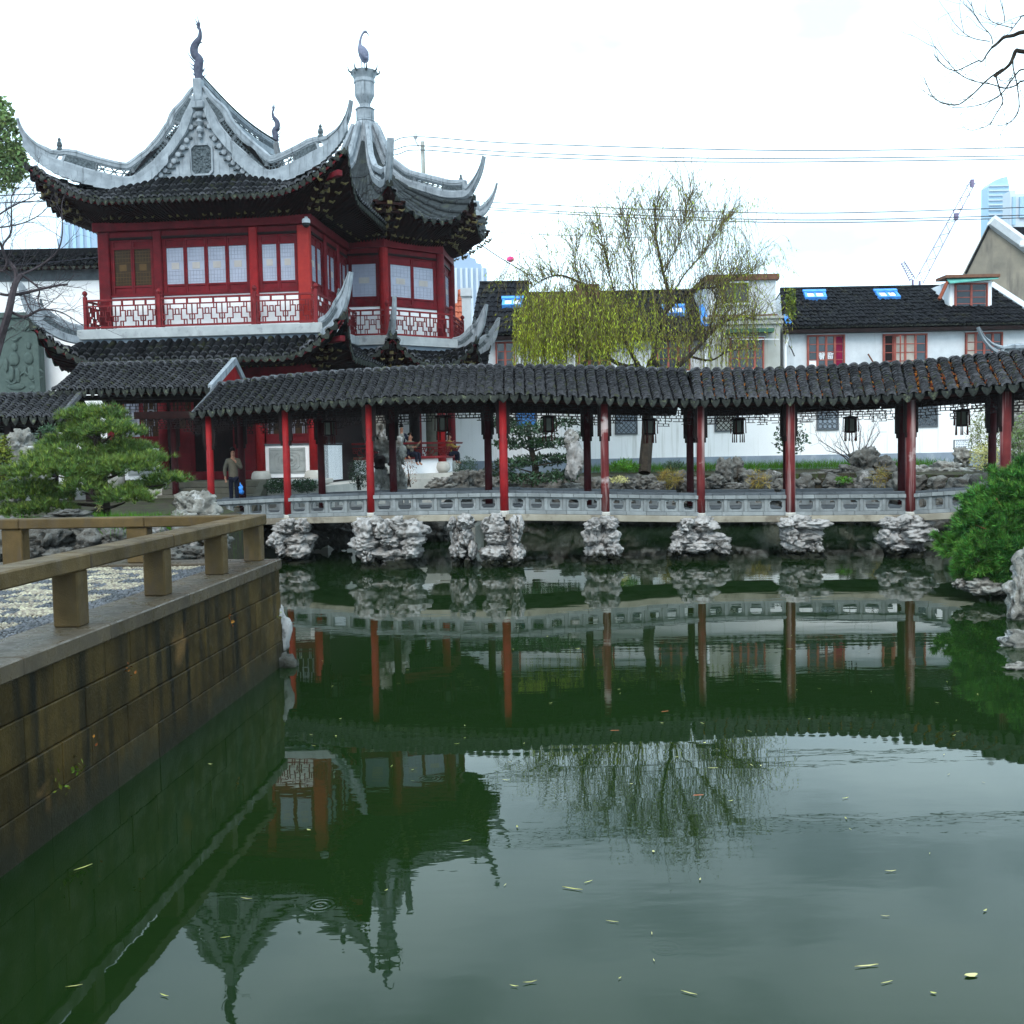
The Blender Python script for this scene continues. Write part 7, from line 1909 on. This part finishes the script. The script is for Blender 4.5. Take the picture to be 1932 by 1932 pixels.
# ================================================================ people and small things
def skin_obj(name, V_, E_, R_, m, parent, sub=1):
    me = bpy.data.meshes.new(name); me.from_pydata([tuple(v) for v in V_], E_, []); me.materials.append(m)
    o = bpy.data.objects.new(name, me); link(o, parent, I4.copy() if parent is None else WM[parent.name])
    s = o.modifiers.new('skin', 'SKIN'); s.use_smooth_shade = True
    for i, r_ in enumerate(R_):
        r_ = r_ if isinstance(r_, tuple) else (r_, r_)
        me.skin_vertices[0].data[i].radius = r_; me.skin_vertices[0].data[i].use_root = (i == 0)
    if sub: o.modifiers.new('sub', 'SUBSURF').levels = sub; o.modifiers['sub'].render_levels = sub
    return o
def person(label, loc, yaw, arms, coat, pants, sit=False, h=1.74, cat='person'):
    """upright figure, x to its right hand... local axes: x sideways, -y forward, z up; arms = two (elbow, wrist) pairs"""
    p = thing('person', label, cat, loc); WM[p.name] = T(*loc) @ Matrix.Rotation(yaw, 4, 'Z') @ Matrix.Diagonal((h / 1.74 * .84, h / 1.74, h / 1.74, 1)); p.matrix_world = WM[p.name]
    hz = .92 if not sit else .46
    V_ = [(0, 0, hz), (0, 0, hz + .28), (0, 0, hz + .46), (0, -.01, hz + .57), (0, -.02, hz + .66), (0, -.03, hz + .76)]
    R_ = [(.14, .10), (.13, .09), (.14, .09), (.055, .055), (.085, .095), (.06, .07)]
    E_ = [(0, 1), (1, 2), (2, 3), (3, 4), (4, 5)]
    for s_, (el, wr_) in zip((-1, 1), arms):
        b = len(V_)
        V_ += [(s_ * .18, 0, hz + .45), el, wr_]; R_ += [.055, .042, .030]; E_ += [(2, b), (b, b + 1), (b + 1, b + 2)]
        d = (Vector(wr_) - Vector(el)).normalized(); sd_ = d.cross(Vector((0, 1, .2))).normalized()
        pm = Vector(wr_) + d * .06; V_.append(pm); R_.append((.035, .018)); E_.append((b + 2, b + 3))
        for j, (o_, ln) in enumerate(((-.03, .075), (-.01, .085), (.01, .08), (.028, .065))):
            V_.append(pm + sd_ * o_ + d * ln * .5); V_.append(pm + sd_ * o_ * 1.1 + d * ln + Vector((0, -.015, 0))); R_ += [.009, .008]; n_ = len(V_); E_ += [(b + 3, n_ - 2), (n_ - 2, n_ - 1)]
        V_.append(Vector(wr_) + d * .03 + sd_ * -.05 + Vector((0, -.02, 0))); R_.append(.010); E_.append((b + 2, len(V_) - 1))
    for s_ in (-1, 1):
        b = len(V_)
        if not sit: V_ += [(s_ * .09, 0, hz - .06), (s_ * .10, -.02, .50), (s_ * .10, 0, .09), (s_ * .12, -.13, .04)]
        else: V_ += [(s_ * .09, 0, hz), (s_ * .11, -.42, hz + .03), (s_ * .11, -.42, .10), (s_ * .12, -.55, .04)]
        R_ += [.085, .06, .042, .04]; E_ += [(0, b), (b, b + 1), (b + 1, b + 2), (b + 2, b + 3)]
    skin_obj('body', V_, E_, R_, SKIN, p)
    # jacket and trousers follow the body
    Vj = [(0, 0, hz - .16), (0, 0, hz + .12), (0, 0, hz + .30), (0, 0, hz + .47), (0, -.01, hz + .56)]; Rj = [(.18, .15), (.18, .145), (.175, .14), (.14, .11), (.085, .085)]; Ej = [(0, 1), (1, 2), (2, 3), (3, 4)]
    for s_, (el, wr_) in zip((-1, 1), arms):
        b = len(Vj); Vj += [(s_ * .19, 0, hz + .45), el, Vector(el).lerp(Vector(wr_), .9)]; Rj += [.085, .07, .05]; Ej += [(3, b), (b, b + 1), (b + 1, b + 2)]
    skin_obj('jacket', Vj, Ej, Rj, coat, p)
    Vp = [(0, 0, hz)]; Rp = [(.16, .12)]; Ep = []
    for s_ in (-1, 1):
        b = len(Vp)
        Vp += [(s_ * .09, 0, hz - .08), (s_ * .10, -.02, .50), (s_ * .10, 0, .10)] if not sit else [(s_ * .09, -.02, hz), (s_ * .11, -.42, hz + .03), (s_ * .11, -.42, .12)]
        Rp += [.10, .08, .062]; Ep += [(0, b), (b, b + 1), (b + 1, b + 2)]
    skin_obj('trousers', Vp, Ep, Rp, pants, p)
    hd = WM[p.name] @ T(0, -.02, hz + .70)
    mb = MB(); vs, fs = ico(3)
    mb.raw([(v.x * .105, v.y * .115 + .015, v.z * .11 + .055) for v in vs], [f for f in fs if all(vs[i].z > (-.15 if vs[i].y > -.2 else .42) for i in f)], hd)
    part(mb, 'hair', HAIR, p, smooth=True)
    fm = MB()
    for s_ in (-1, 1): fm.box(s_ * .035 - .014, s_ * .035 + .014, -.108, -.095, -.012, .004, hd)
    part(fm, 'eyes', HAIR, p, kind='stuff')
    part(MB().prism([(-.016, -.055), (.016, -.055), (.006, -.005), (-.006, -.005)], -.122, -.09, hd), 'nose', SKIN, p)
    part(MB().box(-.025, .025, -.106, -.092, -.080, -.070, hd), 'mouth', RED_W, p)
    return p
mp_ = PZ(443, 1.20, 29.9)
deckz = P(443, 846, 29.9).z - 1.66
man = person('man in a padded khaki jacket and dark trousers with a hand raised to his chin', (mp_.x, mp_.y, deckz), .25,
             (((-.30, .02, 1.12), (-.27, -.06, .87)), ((.28, -.12, 1.14), (.07, -.24, 1.36))), JACKET, TROUS, h=1.66)
bp_ = WM[man.name] @ Vector((.26, -.10, .60))
bp_ = P(455, 924, 29.7)
top(rock_mb(MB(), bp_, (.075, .06, .13), 41, 3, .5).tube([bp_ + Vector((-.01, 0, .10)), bp_ + Vector((-.02, -.01, .2))], [.03, .012], 5), 'plastic_bag', BAG, 'blue plastic bag hanging beside the man in the khaki jacket', 'bag', smooth=True)
s0 = ov(2, 2.95).lerp(ov(1, 2.95), .93)
for i, (px_, yy, dd_, yaw, coat, lab, hh) in enumerate(((757, 803, 38.9, .5, COAT_N, 'dark haired person in a navy coat seated on the tower bench behind the scholar rock', 1.7),
                                  (773, 818, 38.7, .9, JACKET, 'person in a khaki jacket leaning on the tower bench rail with a raised arm', 1.6),
                                  (846, 818, 40.6, 2.2, COAT_Y, 'person in a mustard coat seated at the corner of the tower bench', 1.6))):
    hz_ = P(px_, yy, dd_).z; q = PZ(px_, hz_, dd_)
    person(lab, (q.x, q.y, hz_ - 1.28 * hh / 1.74), yaw, (((-.28, -.1, .72), (-.2, -.34, .74)), ((.28, -.1, .72), (.25, -.30, .9))), coat, TROUS, sit=True, h=hh)
# dome camera at the hall corner
cp = HALL @ Vector((.02, -.30, 10.05))
cmr = thing('dome_camera', 'grey dome security camera on the peeling corner column of the hall', 'camera', cp)
part(MB().box(-.04, .04, -.02, .25, .10, .16, T(*cp)).lathe([(.10, .10), (.13, .06), (.13, -.04)], T(*cp), 12), 'housing', GREYWALL, cmr)
part(MB().lathe([(.125, -.04), (.11, -.11), (.06, -.16), (.01, -.175)], T(*cp), 12), 'lens_dome', IRON, cmr)
# information board
ip = P(1816, 846, 42)
isg = thing('information_board', 'small white information board on a post before the garden wall', 'sign', (ip.x, ip.y, 1.78))
part(MB().tube([(ip.x, ip.y, 1.6), (ip.x, ip.y, ip.z)], .03, 6), 'post', IRON, isg)
zt_ = P(1816, 832, 42).z
bd_ = part(MB().box(ip.x - .36, ip.x + .36, ip.y - .03, ip.y + .02, ip.z - .03, zt_ + .05, c=.01), 'board', BRICK_D, isg)
part(MB().box(ip.x - .32, ip.x + .32, ip.y - .036, ip.y - .031, ip.z + .0, zt_ + .02), 'face', PAPER, bd_)
mb = MB(); ri = random.Random(3)
for j in range(4):
    x = ip.x - .28
    while x < ip.x + .24:
        w_ = ri.uniform(.03, .09); mb.box(x, min(x + w_, ip.x + .28), ip.y - .041, ip.y - .037, zt_ - .02 - j * .07, zt_ + .01 - j * .07); x += w_ + .03
part(mb, 'text_lines', DADO, bd_, kind='stuff')
# fallen leaves and fish
def on_water(px_, py_):
    lo = 3.0; hi = 60.0
    for _ in range(40):
        m = (lo + hi) / 2
        if P(px_, py_, m).z > 0: lo = m
        else: hi = m
    return P(px_, py_, lo)
def leaf_me(l, w_, bend):
    prof = [(-.5, 0), (-.25, .42), (.1, .5), (.38, .25), (.5, 0)]
    vs = []
    for x, y in prof: vs += [(x * l, -y * w_, abs(x) * bend), (x * l, 0, abs(x) * bend - .003), (x * l, y * w_, abs(x) * bend)]
    fs = [(3 * i + a, 3 * i + a + 1, 3 * i + a + 4, 3 * i + a + 3) for i in range(4) for a in (0, 1)]
    return MB().raw(vs, fs).mesh('floating_leaf', LEAF_F, centre=False)[0]
LFM = [leaf_me(.12, .018, .02), leaf_me(.10, .03, .03), leaf_me(.14, .014, .01), leaf_me(.09, .045, .015)]
def fleaf(px_, py_, k, rot, s_=1, label=None):
    p = on_water(px_, py_) + Vector((0, 0, .006))
    o = inst(LFM[k], 'floating_leaf', None, Matrix.Translation(p) @ Matrix.Rotation(rot, 4, 'Z') @ Matrix.Scale(s_, 4))
    return tag(o, label or 'small yellowish leaf floating on the pond', 'leaf', 'leaves floating on the pond')
fleaf(1832, 1842, 3, .2, .9, 'broad pale green leaf floating near the bottom corner of the pond')
fleaf(1635, 1824, 2, .15, 1.0, 'long narrow yellow green leaf floating in the open pond')
fleaf(1080, 1678, 2, -.4, 1, 'curled white leaf floating alone in the middle of the pond')
fleaf(157, 1638, 2, .9, 1.0, 'bright yellow leaf floating in the dark water by the quay')
rl_ = random.Random(77)
for (x_, y_) in ((397, 1443), (465, 1697), (1155, 1740), (1345, 1450), (1595, 1507), (1680, 1645), (1670, 1730), (1673, 1855), (970, 1862), (1000, 1855), (425, 1770), (140, 1862), (310, 1880), (880, 1588), (955, 1473), (1110, 1665), (1300, 1875), (1090, 1225), (1490, 1225)):
    fleaf(x_, y_, rl_.randrange(3), rl_.uniform(-.6, .6), rl_.uniform(.4, .7))
for _ in range(75):
    y_ = rl_.uniform(1190, 1900) if rl_.random() < .35 else rl_.uniform(1190, 1480); x_ = rl_.uniform(560, 1880)
    fleaf(x_, y_, rl_.randrange(4), rl_.uniform(-3, 3), rl_.uniform(.22, .5))
for (x_, y_, a, lab) in ((1160, 1378, .1, 'larger orange koi near the roof reflection'), (1255, 1342, .5, 'smaller orange koi just under the surface'), (1318, 1500, .2, 'faint reddish koi in the pale part of the pond')):
    p = on_water(x_, y_)
    o = top(MB().tube([Vector((-.15, 0, 0)), Vector((-.05, .01, .004)), Vector((.06, 0, .005)), Vector((.13, -.01, 0)), Vector((.2, .01, 0))], [.012, .035, .032, .010, .03], 8, T(p.x, p.y, -.012) @ Matrix.Rotation(a, 4, 'Z') @ Matrix.Diagonal((.6, .6, .4, 1))), 'koi_fish', KOI, lab, 'fish', 'koi in the pond', smooth=True)
# shore of the far bank: rocks set edge to edge along the waterline
edge = [Vector(p) for p in ((-1.2, 42.5, 0), (2.5, 39.6, 0), (7, 38.6, 0), (12, 37.5, 0), (14.5, 33, 0), (14.6, 27.5, 0))]
shore = thing('rockery', 'dark rock facing of the far shore along the waterline under the garden wall', 'rockery', edge[2], 'rockeries round the pond')
rs2 = random.Random(21); k_ = 0
for a, b in zip(edge[:-1], edge[1:]):
    ln = (b - a).length; x = 0
    while x < ln:
        for z, s_ in ((.25, .55), (.85, .5), (1.45, .42)):
            p = a.lerp(b, min(1, (x + rs2.uniform(-.2, .2)) / ln)); k_ += 1
            part(rock_mb(MB(), (p.x, p.y - .15 + rs2.uniform(-.15, .2), z + rs2.uniform(-.1, .1)), (s_ * rs2.uniform(.8, 1.3), s_ * .9, s_ * rs2.uniform(.6, .9)), 300 + k_, 3, rug=.55, ledge=.28, rot=rs2.uniform(-.4, .4)), 'stone', ROCK_D, shore, smooth=True)
        x += .72
# swept ridge of another small roof beyond the last bays of the bridge
gp_ = thing('garden_pavilion', 'small grey roof with an upturned horn peeping over the bridge roof at the edge', 'pavilion', P(2000, 900, 29.5))
gr = roof_part(gp_)
D = 29.5
hp_ = cat_rom([P(2040, 668, D), P(1960, 670, D), P(1905, 672, D), P(1876, 662, D), P(1856, 642, D), P(1844, 618, D)], 4)
ridge_band(gr, hp_, [.28] * 9 + [.24, .20, .18, .16, .14, .12, .11, .09, .07, .06, .05, .04, .04][:len(hp_) - 9], .14, [(1, 5, 'open'), (5, 10, 'carved')])
e0_, e1_ = P(1870, 688, D), P(2040, 690, D)
tile_slope(gr, lambda t, s: P(1885, 674, D).lerp(P(2040, 672, D), t).lerp(P(1872, 730, D - 1.6).lerp(P(2040, 728, D - 1.6), t), s), 12, 6, .1, drips=False)
for px_ in (1965, 2030):
    p = PZ(px_, 3, D - .2); part(MB().lathe([(.11, .8), (.10, 5.1)], T(p.x, p.y), 10), 'column', RED_DARK, gp_)
# haze over the far city
hz = bpy.data.materials.new('haze_air'); hz.use_nodes = True; t_ = hz.node_tree; t_.nodes.clear()
pv = t_.nodes.new('ShaderNodeVolumePrincipled'); mo = t_.nodes.new('ShaderNodeOutputMaterial'); t_.links.new(pv.outputs[0], mo.inputs['Volume'])
pv.inputs['Color'].default_value = (.90, .95, 1, 1); pv.inputs['Density'].default_value = .00022; pv.inputs['Anisotropy'].default_value = .3
top(MB().box(-430, 430, -70, 650, -1.8, 160), 'haze', hz, kind='stuff')
